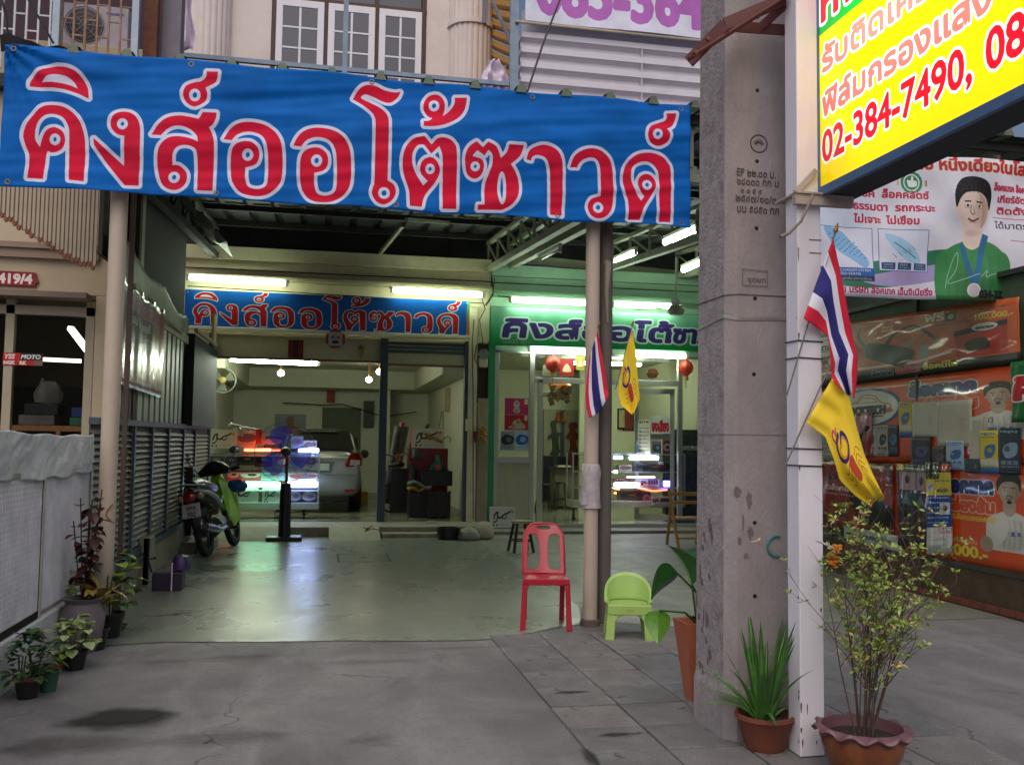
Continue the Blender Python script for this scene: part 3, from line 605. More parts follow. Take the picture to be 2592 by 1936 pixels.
# lip where the polished floor ends
# oil stain with a shape of its own
M_oil = mat('oil_stain', '2a2828', .5, var=.3, scale=3, bump=.1)
def blob(name, cx, cy, rx, ry, z, m, seed, n=40, rot=0):
    r = random.Random(seed); b = MB(); ph = [r.uniform(0, 6) for _ in range(4)]
    b.poly([(cx+rx*(1+.12*sin(3*a+ph[0])+.07*sin(7*a+ph[1]))*cos(a+rot), cy+ry*(1+.12*sin(2*a+ph[2])+.08*sin(5*a+ph[3]))*sin(a+rot), z) for a in [2*pi*k/n for k in range(n)]])
    return struct(b.build(name, m))
def softstain(name, cx, cy, rx, ry, z, col='1c1a1a', al=.85, rough=.8):
    m = bpy.data.materials.new(name); m.use_nodes = True; t = m.node_tree; n = t.nodes; L = t.links; b = n['Principled BSDF']
    b.inputs['Base Color'].default_value = (*lin(col), 1); b.inputs['Roughness'].default_value = rough
    tc = n.new('ShaderNodeTexCoord'); mp = n.new('ShaderNodeMapping'); mp.inputs['Scale'].default_value = (1/rx, 1/ry, 1); L.new(tc.outputs['Object'], mp.inputs[0])
    nz = n.new('ShaderNodeTexNoise'); nz.inputs['Scale'].default_value = 1.6; nz.inputs['Detail'].default_value = 5; L.new(mp.outputs[0], nz.inputs['Vector'])
    vm = n.new('ShaderNodeVectorMath'); vm.operation = 'LENGTH'; L.new(mp.outputs[0], vm.inputs[0])
    ad = n.new('ShaderNodeMath'); ad.operation = 'MULTIPLY_ADD'; ad.inputs[1].default_value = .9; L.new(nz.outputs[0], ad.inputs[0]); L.new(vm.outputs['Value'], ad.inputs[2])
    rg = n.new('ShaderNodeMapRange'); rg.inputs[1].default_value = .75; rg.inputs[2].default_value = 1.35; rg.inputs[3].default_value = al; rg.inputs[4].default_value = 0; rg.interpolation_type = 'SMOOTHSTEP'
    L.new(ad.outputs[0], rg.inputs[0]); L.new(rg.outputs[0], b.inputs['Alpha'])
    g = MB(); g.poly([(cx-rx*1.3, cy-ry*1.3, z), (cx+rx*1.3, cy-ry*1.3, z), (cx+rx*1.3, cy+ry*1.3, z), (cx-rx*1.3, cy+ry*1.3, z)])
    return struct(g.build(name, m, origin=(cx, cy, z)))
p = D(262, 1552, Z=0); softstain('oil_stain', p.x, p.y, .42, .3, .005, al=.95)
p = D(130, 1610, Z=0); softstain('damp_stain', p.x, p.y, .5, .25, .005, '2c2420', .35)
p = D(380, 1600, Z=0); softstain('dark_stain', p.x+.2, p.y, .6, .18, .005, '302c2c', .25)
for u_, v_, rx_, ry_ in ((1235, 1500, .17, .05), (1330, 1592, .15, .05), (1275, 1640, .05, .2)):
    p = D(u_, v_, Z=0); softstain('joint_stain', p.x, p.y, rx_, ry_, .0165, '1c1a18', .6)
for k, (a, b, rx, ry) in enumerate(((520, 1420, .5, .12), (800, 1430, .6, .1), (350, 1430, .3, .1), (1000, 1400, .5, .07))):
    p = D(a, b, Z=0); softstain('worn_edge_stain', p.x, p.y, rx, ry, .005+.0005*k, '2c2a2a', .16)
# pavers: each slab a part of the pavement
pv = MB(); pv.poly([(1.384, 3.4, .003), (3.5, 3.4, .003), (3.5, 7.7, .003), (1.384, 7.7, .003)]); pave = struct(pv.build('pavement', mat('joint_dirt', '4a4642', .95, bump=.5)))
slab = None; rnd = random.Random(4)
SM = [M_pave, ground_mat('paver_b', '83807d', '666361', '94908d', .72, scale=1.6, bump=.35, spots=1), ground_mat('paver_c', '767575', '5b5a5a', '888786', .66, scale=2.3, bump=.35)]
meshes = []
for k in range(3):
    b = MB(); b.box(-.207, .207, -.207, .207, -.02, .009); meshes.append(b.mesh('paving_slab', SM[k]))
for i in range(5):
    for j in range(10):
        x = 1.59+i*.425; y = 7.5-j*.425 + (0 if i < 1 else 0)
        if y < 3.5: continue
        if 2.1 < x < 2.75 and 4.7 < y < 5.4: pass
        o = bpy.data.objects.new('paving_slab', meshes[rnd.randrange(3)]); COL.objects.link(o); o.parent = pave
        o.location = (x+rnd.uniform(-.004, .004), y+rnd.uniform(-.004, .004), .003+rnd.uniform(-.0035, .0035)+.002); o.rotation_euler = (rnd.uniform(-.006, .006), rnd.uniform(-.006, .006), rnd.uniform(-.012, .012)+rnd.randrange(4)*pi/2)
        b = o.modifiers.new('b', 'BEVEL'); b.width = .004; b.segments = 2
lt = MB(); rl = random.Random(8)
for k in range(150):
    x = rl.uniform(-1.7, 5.5); y = rl.choice((rl.uniform(4, 7.6), rl.uniform(7.3, 7.8))); s = rl.uniform(.004, .016); a = rl.uniform(0, 6.3)
    lt.poly([(x+s*cos(a), y+s*sin(a), .012+rl.uniform(0, .006)), (x+.5*s*cos(a+1.6), y+.5*s*sin(a+1.6), .014), (x-s*cos(a), y-s*sin(a), .012), (x+.5*s*cos(a-1.6), y+.5*s*sin(a-1.6), .016)])
stuff(lt.build('leaf_litter', mat('litter', '5c4c34', .8, var=.6, scale=3, col2='a09880')))
# manhole frame cut in the floor
mh = MB(); p = D(785, 1205, Z=0)
for s in (-1, 1): mh.box(p.x-.34, p.x+.34, p.y+s*.42-.012, p.y+s*.42+.012, .004, .009); mh.box(p.x+s*.34-.012, p.x+s*.34+.012, p.y-.44, p.y+.44, .004, .0085)
mh.box(p.x-.05, p.x+.05, p.y-.05, p.y+.05, .004, .01)
tag(mh.build('manhole_cover', mat('joint_dark', '34352c', .8)), 'square manhole cover sunk in the polished floor', 'manhole cover')
# steps and ramps before the garage
sb = MB(); sb.box(-2.3, 2.9, 15.95, 17, 0, .16); struct(sb.build('garage_step', M_step, bevel=.012))
sb = MB(); sb.box(.98, 2.5, 15.62, 15.95, 0, .075); struct(sb.build('lower_step', M_step, bevel=.01))
def ramp(x0, x1, lab):
    b = MB(); b.prism([(x0, 15.25, .006), (x0, 15.95, .006), (x0, 15.95, .165), (x0, 15.3, .02)], (x1-x0, 0, 0)); tag(b.build('ramp', mat('ramp_concrete', '9a9a84', .8, var=.12, scale=5, bump=.25, dirt=.3), bevel=.008), lab, 'ramp', 'concrete ramps up to the garage')
ramp(-1.62, -.66, 'pale concrete ramp to the garage behind the motorcycle and left of the pedestal fan')
ramp(.12, .94, 'pale concrete ramp to the garage right of the pedestal fan, a twig on it')
# ------------------------------------------------------------------ garage unit (middle building)
T = thing('shophouse', 'cream shophouse with open garage, fluted columns and white casement windows above', 'building', (0, 17, 0))
rf = MB()   # garage room
rf.box(-2.45, 2.9, 17.0, 26.4, .0, .165); rf.build('garage_floor', M_tile, T)
b = MB(); b.box(-2.6, -2.42, 17.3, 26.4, .165, 3.6); b.build('side_wall', M_wallin, T); b = MB(); b.box(2.86, 2.99, 17.3, 26.4, .165, 3.6); b.build('side_wall', M_wallin, T)
b = MB(); b.box(-2.42, -.06, 26.3, 26.45, .165, 3.6); b.box(1.0, 2.86, 26.3, 26.45, .165, 3.6); b.box(-.06, 1.0, 26.3, 26.45, 2.5, 3.6); b.build('back_wall', M_wallin, T)
b = MB(); b.box(-.06, 1.0, 26.42, 26.5, .165, 2.5); b.build('back_door', mat('grey_door', '5c6656', .6, bump=.03), T)
b = MB(); b.box(1.0, 1.08, 26.24, 26.3, .165, 2.56); b.box(1.55, 1.72, 25.2, 26.3, .165, 3.2); b.build('door_frame', M_wallin, T)
b = MB(); b.box(-2.42, 2.86, 17.3, 26.3, 3.42, 3.5); b.build('ceiling', M_ceil, T)
b = MB(); b.box(-2.42, 2.86, 24.6, 26.3, 2.95, 3.42); b.box(-2.42, -1.9, 18.6, 24.6, 2.95, 3.42); b.box(2.3, 2.86, 18.6, 24.6, 2.95, 3.42); b.build('ceiling_drop', M_ceil, T)
b = MB(); b.box(-2.66, -2.0, 16.86, 17.25, 0, 3.46); b.build('pillar', mat('pillar_paint', 'c2c09c', .65, var=.1, scale=3, bump=.1, dirt=.45, dcol='8a8868', stretch=(1, 1, .4)), T, bevel=.01)
b = MB(); b.box(2.56, 2.72, 16.86, 17.3, 0, 4.1); b.box(2.72, 2.92, 16.93, 17.3, 0, 3.35); b.build('pillar', M_cream, T, bevel=.01)
b = MB(); b.box(2.74, 2.94, 16.86, 16.93, 0, 2.4); b.build('pilaster', mat('dirty_plaster', '9a927a', .85, var=.3, scale=4, bump=.4, dirt=.8, dcol='4c4434', stretch=(1, 1, .4)), T)
# facade beam: stacked mouldings
b = MB()
for y0, z0, z1 in ((16.78, 4.72, 4.95), (16.86, 4.42, 4.72), (16.7, 4.38, 4.44)): b.box(-2.66, 2.95, y0, 17.15, z0, z1)
b.box(-2.66, 2.95, 16.95, 17.15, 3.42, 4.38); b.build('facade_beam', M_cream, T, bevel=.01)
b = MB(); b.box(-2.66, 2.95, 16.84, 16.86, 4.545, 4.56); b.build('beam_joint', mat('dark_joint', '3a382c', .9), T)  # thin dark strip marks the joint in the beam
b = MB(); b.box(-2.66, 9.6, 17.0, 17.2, 4.95, 8.0); b.build('gable_board', M_dark, T)
b = MB()
for x in (-1.4, -.2, 1.0, 2.2, 3.4, 4.6): b.box(x, x+.02, 16.985, 17.0, 4.95, 6.2)
b.build('board_seam', M_blk, T)
# shutter box, posts
b = MB(); b.box(-1.93, .96, 17.02, 17.1, 3.04, 3.44); b.box(1.1, 2.5, 17.02, 17.1, 3.0, 3.2); b.build('shutter_panel', mat('shutter_panel', 'b6b49a', .6, var=.06, bump=.05), T)
b = MB(); b.box(-1.93, .96, 17.0, 17.03, 3.0, 3.04); b.box(1.1, 2.5, 17.0, 17.03, 2.96, 3.0); b.build('shutter_edge', mat('shutter_edge', '7a5a4c', .6), T)
b = MB()
for z in (3.2, 3.27, 3.34): b.box(1.1, 2.5, 17.0, 17.06, z, z+.06)
b.build('rolled_shutter', M_bluemt, T, bevel=.008)
for x0, x1 in ((-2.02, -1.93), (.96, 1.1), (2.5, 2.58)):
    b = MB(); b.box(x0, x1, 16.9, 17.06, .16 if x0 > -2 else 0, 3.44)
    if x0 == .96: b.box(1.022, 1.032, 16.892, 16.9, .16, 3.44)
    b.build('steel_post', M_bluemt, T, bevel=.004)
# upper storey
b = MB(); b.box(-3.9, -1.12, 17.0, 17.3, 8.0, 13); b.box(1.68, 2.2, 17.0, 17.3, 8.0, 13); b.box(-1.12, 1.68, 17.0, 17.3, 10.6, 13); b.build('upper_wall', M_upcr, T)
def fluted(cx, lab):
    b = MB(); n = 72; b.lathe([(.42, 7.6), (.42, 13)], (cx, 17.05, 0), n, rf=lambda a, q: 1-.045*(abs(sin(a*12)) < .35)); b.build('fluted_column', M_upcr, T, smooth=True)
fluted(-2.22, ''); fluted(2.52, '')
b = MB(); b.lathe([(.43, 9.32), (.455, 9.33), (.455, 9.42), (.43, 9.43)], (2.52, 17.05, 0), 40); b.build('column_collar', M_upcr, T, smooth=True)
wx = [-1.06, -.14, .78, 1.64]
b = MB(); b.box(-1.12, 1.7, 16.98, 17.1, 7.9, 8.0)
for x in wx: b.box(x-.045, x+.02, 16.96, 17.12, 7.9, 10.6)
b.box(-1.12, 1.68, 16.97, 17.12, 9.56, 9.63); wf = b.build('window_frame', M_brown, T, bevel=.006)
b = MB(); b.box(-1.06, 1.64, 17.1, 17.12, 9.62, 10.6); b.build('transom_pane', M_glassd, T)
for i in range(3):
    x0, x1 = wx[i]+.025, wx[i+1]-.05; z0, z1 = 7.98, 9.55; fwid = .115
    b = MB(); b.box(x0, x0+fwid, 16.93, 16.98, z0, z1); b.box(x1-fwid, x1, 16.93, 16.98, z0, z1); b.box(x0+fwid, x1-fwid, 16.93, 16.98, z1-.13, z1); b.box(x0+fwid, x1-fwid, 16.93, 16.98, z0, z0+.12)
    xm = (x0+x1)/2; b.box(xm-.02, xm+.02, 16.94, 16.975, z0+.12, z1-.13)
    for k in (1, 2, 3): z = z1-.13-k*.38; b.box(x0+fwid, x1-fwid, 16.942, 16.973, z-.017, z+.017)
    s = b.build('window_sash', M_wfr, T, bevel=.004)
    for c in (0, 1):
        for k in range(4):
            xa = x0+fwid+.002 if c == 0 else xm+.022; xb = xm-.022 if c == 0 else x1-fwid-.002; zt = z1-.13-k*.38-.018; zb = max(z0+.12, zt-.343)
            q = MB(); q.box(xa, xb, 16.955, 16.96, zb, zt); q.build('window_pane', M_glassd, s)
# ------------------------------------------------------------------ ochre and white clad balcony box, upper right
T = thing('clad_balcony', 'white corrugated metal balcony box over the glass shop, ochre cladding on its side', 'balcony', (2.95, 14.45, 7))
def ribbed(mb, a, b_, z0, z1, pitch, depth, nrm, top=.42):
    z = z1; a = Vector(a); b_ = Vector(b_); nrm = Vector(nrm)
    while z > z0:
        zs = [(z, 1), (z-pitch*top, 1), (z-pitch*top-.05, 0), (z-pitch+.03, 0), (z-pitch, 1)]
        for (za, da), (zb, db) in zip(zs, zs[1:]):
            mb.poly([a+nrm*depth*da+Vector((0, 0, za)), b_+nrm*depth*da+Vector((0, 0, za)), b_+nrm*depth*db+Vector((0, 0, zb)), a+nrm*depth*db+Vector((0, 0, zb))])
        z -= pitch
z = 8.28
k = 0
fm = MB(); 
for k in range(9):
    zt = 8.2-k*.245
    q = MB(); q.poly([(2.95, 14.35, zt), (11.5, 14.35, zt), (11.5, 14.35, zt-.09), (2.95, 14.35, zt-.09)]); q.poly([(2.95, 14.35, zt-.09), (11.5, 14.35, zt-.09), (11.5, 14.45, zt-.13), (2.95, 14.45, zt-.13)])
    q.poly([(2.95, 14.45, zt-.13), (11.5, 14.45, zt-.13), (11.5, 14.43, zt-.245), (2.95, 14.43, zt-.245)]); q.poly([(2.95, 14.43, zt-.245), (11.5, 14.43, zt-.245), (11.5, 14.35, zt-.245), (2.95, 14.35, zt-.245)])
    q.build('cladding_strip', M_clad, T)
q = MB()
for k in range(9):
    zt = 8.2-k*.245
    q.poly([(2.95, 14.35, zt), (2.95, 17, zt+.0), (2.95, 17, zt-.09), (2.95, 14.35, zt-.09)]); q.poly([(2.95, 14.35, zt-.09), (2.95, 17, zt-.09), (3.05, 17, zt-.13), (3.05, 14.45, zt-.13)])
    q.poly([(3.05, 14.45, zt-.13), (3.05, 17, zt-.13), (3.05, 17, zt-.245), (3.05, 14.45, zt-.245)])
q.build('side_cladding', M_clad, T)
q = MB(); q.box(2.98, 11.5, 14.45, 14.5, 5.9, 8.6); q.box(4.98, 4.99, 14.34, 14.45, 6.0, 8.2); q.build('backing', M_clad, T)
q = MB()
for k in range(16):
    zt = 10.6-k*.2; 
    q.poly([(2.9, 15.0, zt+.0), (2.9, 17, zt+1.0), (2.9, 17, zt+.9), (2.9, 15.0, zt-.1)]); q.poly([(2.9, 15.0, zt-.1), (2.9, 17, zt+.9), (2.97, 17, zt+.8), (2.97, 15.0, zt-.2)])
q.build('ochre_cladding', M_yel, T)
q = MB(); q.bar((2.86, 14.3, 6.4), (2.84, 14.3, 10.6), .07); q.build('corner_pipe', M_steelb, T)
q = MB(); q.bar((2.55, 15.2, 9.2), (2.86, 14.5, 7.95), .06, .03); q.bar((2.5, 15.3, 8.7), (2.5, 15.3, 10.2), .07); q.build('angle_brace', mat('grey_steel', '6c6c74', .5, bump=.05), T)
c085 = pmat(pr_085(), 'number_banner_print', .55)
q = MB(); a = P(1319, -60, Y=14.2); a2 = P(1319, 49, Y=14.2)
zb, zt = a2.z, a2.z+1.2
q.grid(lambda u, v: (2.98+u*4.0, 14.22+.02*sin(u*9), zt-(zt-zb)*v), 24, 4); o = q.build('phone_banner', [c085], None, solid=.004)
tag(o, 'white banner with a large violet phone number on the upper balcony', 'banner')
q = MB(); q.tube([(2.75, 14.24, zb-.03), (7.4, 14.24, zb-.03)], .022); o = tag(q.build('banner_batten', mat('pale_bamboo', 'b8ac94', .7)), 'thin pale pole along the lower edge of the violet phone banner', 'pole')
from mathutils.noise import noise as NZ
# ------------------------------------------------------------------ canopy roof
rz = lambda y: 4.05+.08*y
T = thing('canopy_roof', 'corrugated metal canopy roof on welded trusses above the forecourt', 'canopy', (0, 12, 4.6))
b = MB(); XS = np.arange(-2.4, 8.6, .41)
def sheetprof(x):
    return [(x, 0), (x+.27, 0), (x+.30, .06), (x+.38, .06), (x+.41, 0)]
for x in XS:
    pr = sheetprof(x)
    for (xa, za), (xb, zb) in zip(pr, pr[1:]):
        b.poly([(xa, 7.93, rz(7.93)+za), (xb, 7.93, rz(7.93)+zb), (xb, 17.0, rz(17)+zb), (xa, 17.0, rz(17)+za)])
b.build('corrugated_sheet', M_roof, T, solid=.004)
for x in XS:
    q = MB(); q.prism([(x+.29, 7.9, rz(7.9)+.0), (x+.318, 7.9, rz(7.9)+.072), (x+.362, 7.9, rz(7.9)+.072), (x+.39, 7.9, rz(7.9)+.0)], (0, .35, .028)); q.build('roof_rib', M_roofe, T)
q = MB()
for y in (8.1, 9.8, 11.5, 13.2, 14.9, 16.6): q.box(-2.35, 8.4, y-.03, y+.03, rz(y)-.11, rz(y)-.02)
q.build('purlin', M_trussd, T)
def girder(x, m, y0=8.15, y1=16.9, hh=.5, name='truss'):
    q = MB(); zb = lambda y: rz(y)-.12-hh; zt = lambda y: rz(y)-.13
    q.bar((x, y0, zb(y0)), (x, y1, zb(y1)), .11, .1); q.bar((x, y0, zt(y0)), (x, y1, zt(y1)), .09, .06)
    n = int((y1-y0)/.95); ys = [y0+(y1-y0)*k/n for k in range(n+1)]
    for k, y in enumerate(ys):
        q.bar((x, y, zb(y)+.04), (x, y, zt(y)-.02), .035, .035)
        if k < n: q.bar((x, y, zb(y)+.04), (x, ys[k+1], zt(ys[k+1])-.02), .03, .03)
    return q.build(name, m, T)
girder(-1.93, M_trussd); girder(2.9, M_truss); girder(3.32, M_truss, hh=.42); girder(5.0, M_truss, hh=.45); girder(6.6, M_truss, hh=.45)
q = MB(); q.bar((3.3, 16.9, 5.02), (6.7, 16.9, 4.86), .1, .16); q.bar((1.0, 12.3, rz(12.3)-.5), (1.9, 14.9, rz(14.9)-.1), .05); q.bar((.9, 16.8, 4.96), (1.25, 16.2, 5.35), .06); q.bar((-1.9, 8.2, 4.1), (8, 8.2, 4.1), .09, .07); q.build('tie_beam', M_truss, T)
q = MB()
for x in np.arange(-1.6, 2.8, .9): q.bar((x, 8.2, 4.15), (x+.45, 8.2, 4.6), .03); q.bar((x+.45, 8.2, 4.6), (x+.9, 8.2, 4.15), .03)
q.build('front_lattice', M_trussd, T)
q = MB(); r = random.Random(2)
q.grid(lambda u, v: (-1.86+.42*v+.03*sin(u*23+v*3), 9.0+u*6.0, 4.32+.08*(9+u*6-9)-.35*v+.05*sin(u*17)+.02*sin(u*41+v*9)), 50, 6)
o = q.build('foil_sheet', mat('foil_insulation', '6a6e64', .4, .6, var=.2, scale=7, bump=.6, bscale=14), T, smooth=True)
# rail frame and poles on the roof
T = thing('pipe_frame', 'blue grey steel pipe frame standing on the canopy roof before the white windows', 'frame', (0, 12, 5))
q = MB(); q.bar((-1.9, 12, 6.37), (2.3, 12, 6.37), .055); q.build('rail', M_steelb, T)
for x, zt in ((-1.9, 6.4), (.14, 8.5), (2.34, 8.5)):
    q = MB(); q.bar((x, 12, 5.0), (x, 12, zt), .062); q.build('upright', M_steelb, T)
# plastic rags tied on the corner pipe
for nm, lab, cx, cz, sx_, sz, sd_ in (('plastic_rag', 'pink and white plastic rag caught beside the corner pipe of the balcony', 2.13, 6.5, .2, .42, 1), ('plastic_sheet', 'torn pale pink plastic strip hanging left of the fluted column', -1.86, 6.95, .12, 1.0, 5)):
    r = random.Random(sd_); q = MB()
    q.grid(lambda u, v: (cx+(u-.5)*sx_*2*(.35+.65*min(1, v*1.6))+.05*NZ(Vector((v*3, u*2, sd_))), 12.05+.05*sin(u*14+v*3)+.03*NZ(Vector((u*4, v*5, sd_))), cz+sz/2-sz*v+.07*NZ(Vector((u*3, 2, sd_)))), 14, 16)
    tag(q.build(nm, mat('pink_plastic', 'd2c2d4', .4, var=.12, scale=4, bump=.2), smooth=True, solid=.002), lab, 'plastic rag' if sd_ == 1 else 'plastic strip')
q = MB(); q.tube([P(1216+1200*0+201, 0, Y=9), P(1375, 110, Y=9.0), P(1335, 232, Y=9.0)], .011, 6); tag(q.build('power_cable', M_blk), 'thin black cable running down to the canopy in front of the white cladding', 'cable')
# ------------------------------------------------------------------ banner
from mathutils.noise import noise as NZ
mban = pmat(pr_banner(), 'banner_print', .68, spec=.15)
def bwave(u, v):
    x = -2.56+5.765*u; z = 4.70-1.15*v
    X5 = u*5
    s = .03*NZ(Vector((X5*.35+v*.5, (v+X5*.12)*3.2, 1))) + .022*NZ(Vector((X5*.9+v*1.2, (v+X5*.1)*8.5, 5))) + .010*NZ(Vector((X5*2.2, (v+X5*.12)*17, 9)))
    s += .016*NZ(Vector(((X5+v)*1.1, (v-X5*.45)*6, 2)))*min(1, max(0, (u-.55)*3)) + .012*NZ(Vector((X5*3, v*9, 7)))*math.exp(-((v-1)**2)*25)
    a = math.atan2(v+.02, X5+.02); s += .022*sin(a*17+.6*sin(a*5))*math.exp(-math.hypot(X5, v)*1.5)
    edge = .018*abs(sin(u*5*pi))*(v**6) + .01*sin(u*5*pi*2)*((1-v)**6)
    return (x, 7.9+s-.02*v, z+edge-.006*sin(u*25)*(v > .99))
q = MB(); q.grid(bwave, 260, 60); o = q.build('shop_banner', mban, smooth=True, solid=.003)
tag(o, 'big blue fabric banner with red Thai lettering under the canopy edge', 'banner')
gm = mat('dull_brass', '8a7a5a', .4, .8)
for k in range(5):
    for v in (.035, .965):
        u = [.012, .245, .5, .745, .985][k]+(.04 if v > .5 and 0 < k < 4 else 0); x, y, z = bwave(u, v)
        e = MB(); e.lathe([(.012, 0), (.016, .004), (.021, .004), (.022, -.001)], (x, y-.004, z), 14, Matrix.Rotation(R_(90), 3, 'X')); g_ = e.build('grommet', gm, o)
# ------------------------------------------------------------------ posts
def post(x, y, r, z1, m, name, lab, wrap=None):
    T = thing(name, lab, 'post', (x, y, 0), group=None)
    q = MB(); q.tube([(x, y, 0), (x, y, z1)], r, 20); q.build('shaft', m, T, smooth=True)
    return T
Tp = post(-1.70, 8.08, .068, 4.0, mat('left_post_paint', 'b3a594', .55, var=.12, scale=3, bump=.1, dirt=.45, dcol='74665c', stretch=(1, 1, .35)), 'canopy_post', 'thick pale round canopy post at the left beside the white mesh fence')
q = MB(); q.curve = None
p = D(232, 1108, Y=8.0)
q.tube([(p.x+.035, 8.018, p.z+.07), (p.x-.0, 8.008, p.z+.03), (p.x-.012, 8.009, p.z-.02), (p.x+.03, 8.012, p.z-.06)], .006, 6); q.build('orange_mark', mat('orange_paint', 'a05a28', .6), Tp)
Tp = post(2.345, 8.07, .064, 4.1, M_post, 'canopy_post', 'pinkish beige round canopy post wrapped with clear plastic tape')
q = MB(); q.lathe([(.09, 0), (.085, .05), (.066, .06)], (2.345, 8.07, 0), 20); q.build('mortar_foot', mat('mortar', '5e4e48', .9, bump=.4), Tp)
q = MB(); r = random.Random(6)
q.lathe([(.066, 1.02), (.088, 1.03), (.08, 1.1), (.085, 1.18), (.079, 1.26), (.086, 1.34), (.076, 1.41), (.066, 1.42)], (2.345, 8.07, 0), 28, rf=lambda a, k: 1+.07*sin(a*5+k*2)); q.box(2.25, 2.29, 8.0, 8.1, 1.06, 1.16)
q.build('tape_wrap', mat('clear_tape', 'b9aeb0', .35, var=.15, scale=18, bump=.5, bscale=30, alpha=.82), Tp, smooth=True)
Tp = post(2.505, 8.2, .066, 4.1, M_post2, 'canopy_post', 'dark weathered round canopy post right behind the beige one')
q = MB(); q.tube([(2.505, 8.2, 3.28), (2.505, 8.125, 3.22), (2.49, 8.12, 3.0), (2.505, 8.13, 2.7)], [.05, .035, .022, .01], 8); q.build('foam_streak', mat('dried_foam', '8a8070', .8, bump=.4), Tp, smooth=True)
# ------------------------------------------------------------------ left neighbour shop
T = thing('neighbour_shop', 'cream neighbouring shop with a wide glass front behind the white fence', 'shop', (-3, 10.8, 0))
b = MB(); b.box(-6.5, -2.08, 10.75, 11.0, 3.12, 5.9); b.box(-2.46, -2.08, 10.75, 11.0, 0, 3.12); b.box(-6.5, -4.6, 10.75, 11.0, 0, 3.12); b.box(-2.08, -1.98, 10.4, 10.75, 0, 5.2); b.build('wall', mat('neighbour_wall', 'b4a68c', .7, var=.08, scale=2, bump=.08, dirt=.25, dcol='7a6c58'), T, bevel=.01)
b = MB(); b.box(-6.5, -2.44, 10.66, 10.75, 3.6, 3.66); b.box(-6.5, -2.44, 10.69, 10.75, 3.5, 3.6); b.build('ledge', mat('ledge_paint', '8e7868', .7, bump=.05), T)
b = MB(); b.box(-6.5, -2.5, 10.5, 10.75, 3.06, 3.12); b.build('awning_lip', mat('lip_paint', '7c6a5e', .7), T)
fb = mat('cream_aluminium', 'a39a82', .5, var=.08, bump=.03)
b = MB()
for x in (-4.6, -3.36, -2.56): b.box(x, x+.09, 10.78, 10.86, .1, 3.06)
b.box(-4.6, -2.47, 10.78, 10.86, 2.9, 3.0); b.box(-4.6, -2.47, 10.78, 10.86, .1, .2); b.build('door_frame', fb, T, bevel=.004)
b = MB(); b.box(-4.5, -2.56, 10.81, 10.816, .2, 2.9); b.build('glass_pane', M_glass, T)
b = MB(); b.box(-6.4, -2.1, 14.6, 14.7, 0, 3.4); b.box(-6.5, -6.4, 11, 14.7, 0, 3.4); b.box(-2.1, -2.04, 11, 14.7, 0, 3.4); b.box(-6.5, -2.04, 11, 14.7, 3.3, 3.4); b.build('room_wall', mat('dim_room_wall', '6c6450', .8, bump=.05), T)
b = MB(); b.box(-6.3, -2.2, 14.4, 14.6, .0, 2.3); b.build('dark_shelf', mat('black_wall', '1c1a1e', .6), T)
q = MB(); q.bar(P(178, 830, Y=12.2)+Vector((0, 0, 0)), P(230, 898, Y=11.8), .07, .05); tag(q.build('tube_glow', tubemat('dim_tube_glow', 'fff6d8', 2.2, 'fff6d8')), 'slanting glowing bar standing in for a tube reflected in the neighbouring shop glass', 'lamp')  # glowing bar added behind the glass to imitate a tube's reflection
q = MB(); q.bar(P(76, 908, Y=13.5), P(205, 914, Y=13.5), .05, .05); tag(q.build('tube_glow', MATS['dim_tube_glow']), 'level lit tube at the back of the neighbouring shop', 'lamp')
Tc = thing('shop_counter', 'wooden display counter with goods behind the neighbouring shop window', 'counter', (-3, 11.5, 0))
b = MB(); b.box(-4.4, -2.52, 11.3, 11.9, 1.66, 1.72); b.box(-4.4, -2.52, 11.3, 11.9, 1.2, 1.25); b.box(-2.95, -2.9, 11.3, 11.34, .2, 1.66); b.build('shelf', M_wood, Tc)
def simple(name, lab, cat, x0, x1, y0, y1, z0, z1, m, bev=.006, group=None):
    q = MB(); q.box(x0, x1, y0, y1, z0, z1); return tag(q.build(name, m, bevel=bev), lab, cat, group)
simple('storage_box', 'flat black box on the neighbouring shop counter', 'box', -3.3, -2.95, 11.35, 11.6, 1.84, 1.96, M_blk)
simple('glass_tray', 'clear flat tray under the black box on the counter', 'tray', -3.35, -2.98, 11.33, 11.62, 1.725, 1.835, mat('clear_tray', '8a8478', .2, alpha=.6))
simple('blue_tin', 'small blue tin on the neighbouring counter, a green lid below it', 'tin', -2.82, -2.66, 11.4, 11.55, 1.82, 1.93, mat('blue_tin', '1d3a78', .5))
simple('green_tin', 'small green tin under the blue one on the neighbouring counter', 'tin', -2.83, -2.65, 11.38, 11.57, 1.725, 1.815, mat('green_tin', '1c6a44', .5))
q = MB(); q.lathe([(.0, 0), (.13, .02), (.15, .12), (.11, .22), (.03, .27)], (-3.15, 11.7, 1.97), 20, rf=lambda a, k: 1+.12*sin(a*4+k)); q.tube([(-3.2, 11.7, 2.14), (-3.22, 11.7, 2.2), (-3.22, 11.7, 2.27)], [.05, .035, .012], 8); q.tube([(-3.1, 11.7, 2.14), (-3.08, 11.7, 2.19), (-3.09, 11.7, 2.24)], [.05, .035, .012], 8); tag(q.build('plastic_bag', mat('thin_plastic', 'b4b4a8', .3, alpha=.5, bump=.4), smooth=True), 'clear knotted plastic bag on the neighbouring shop counter', 'bag')
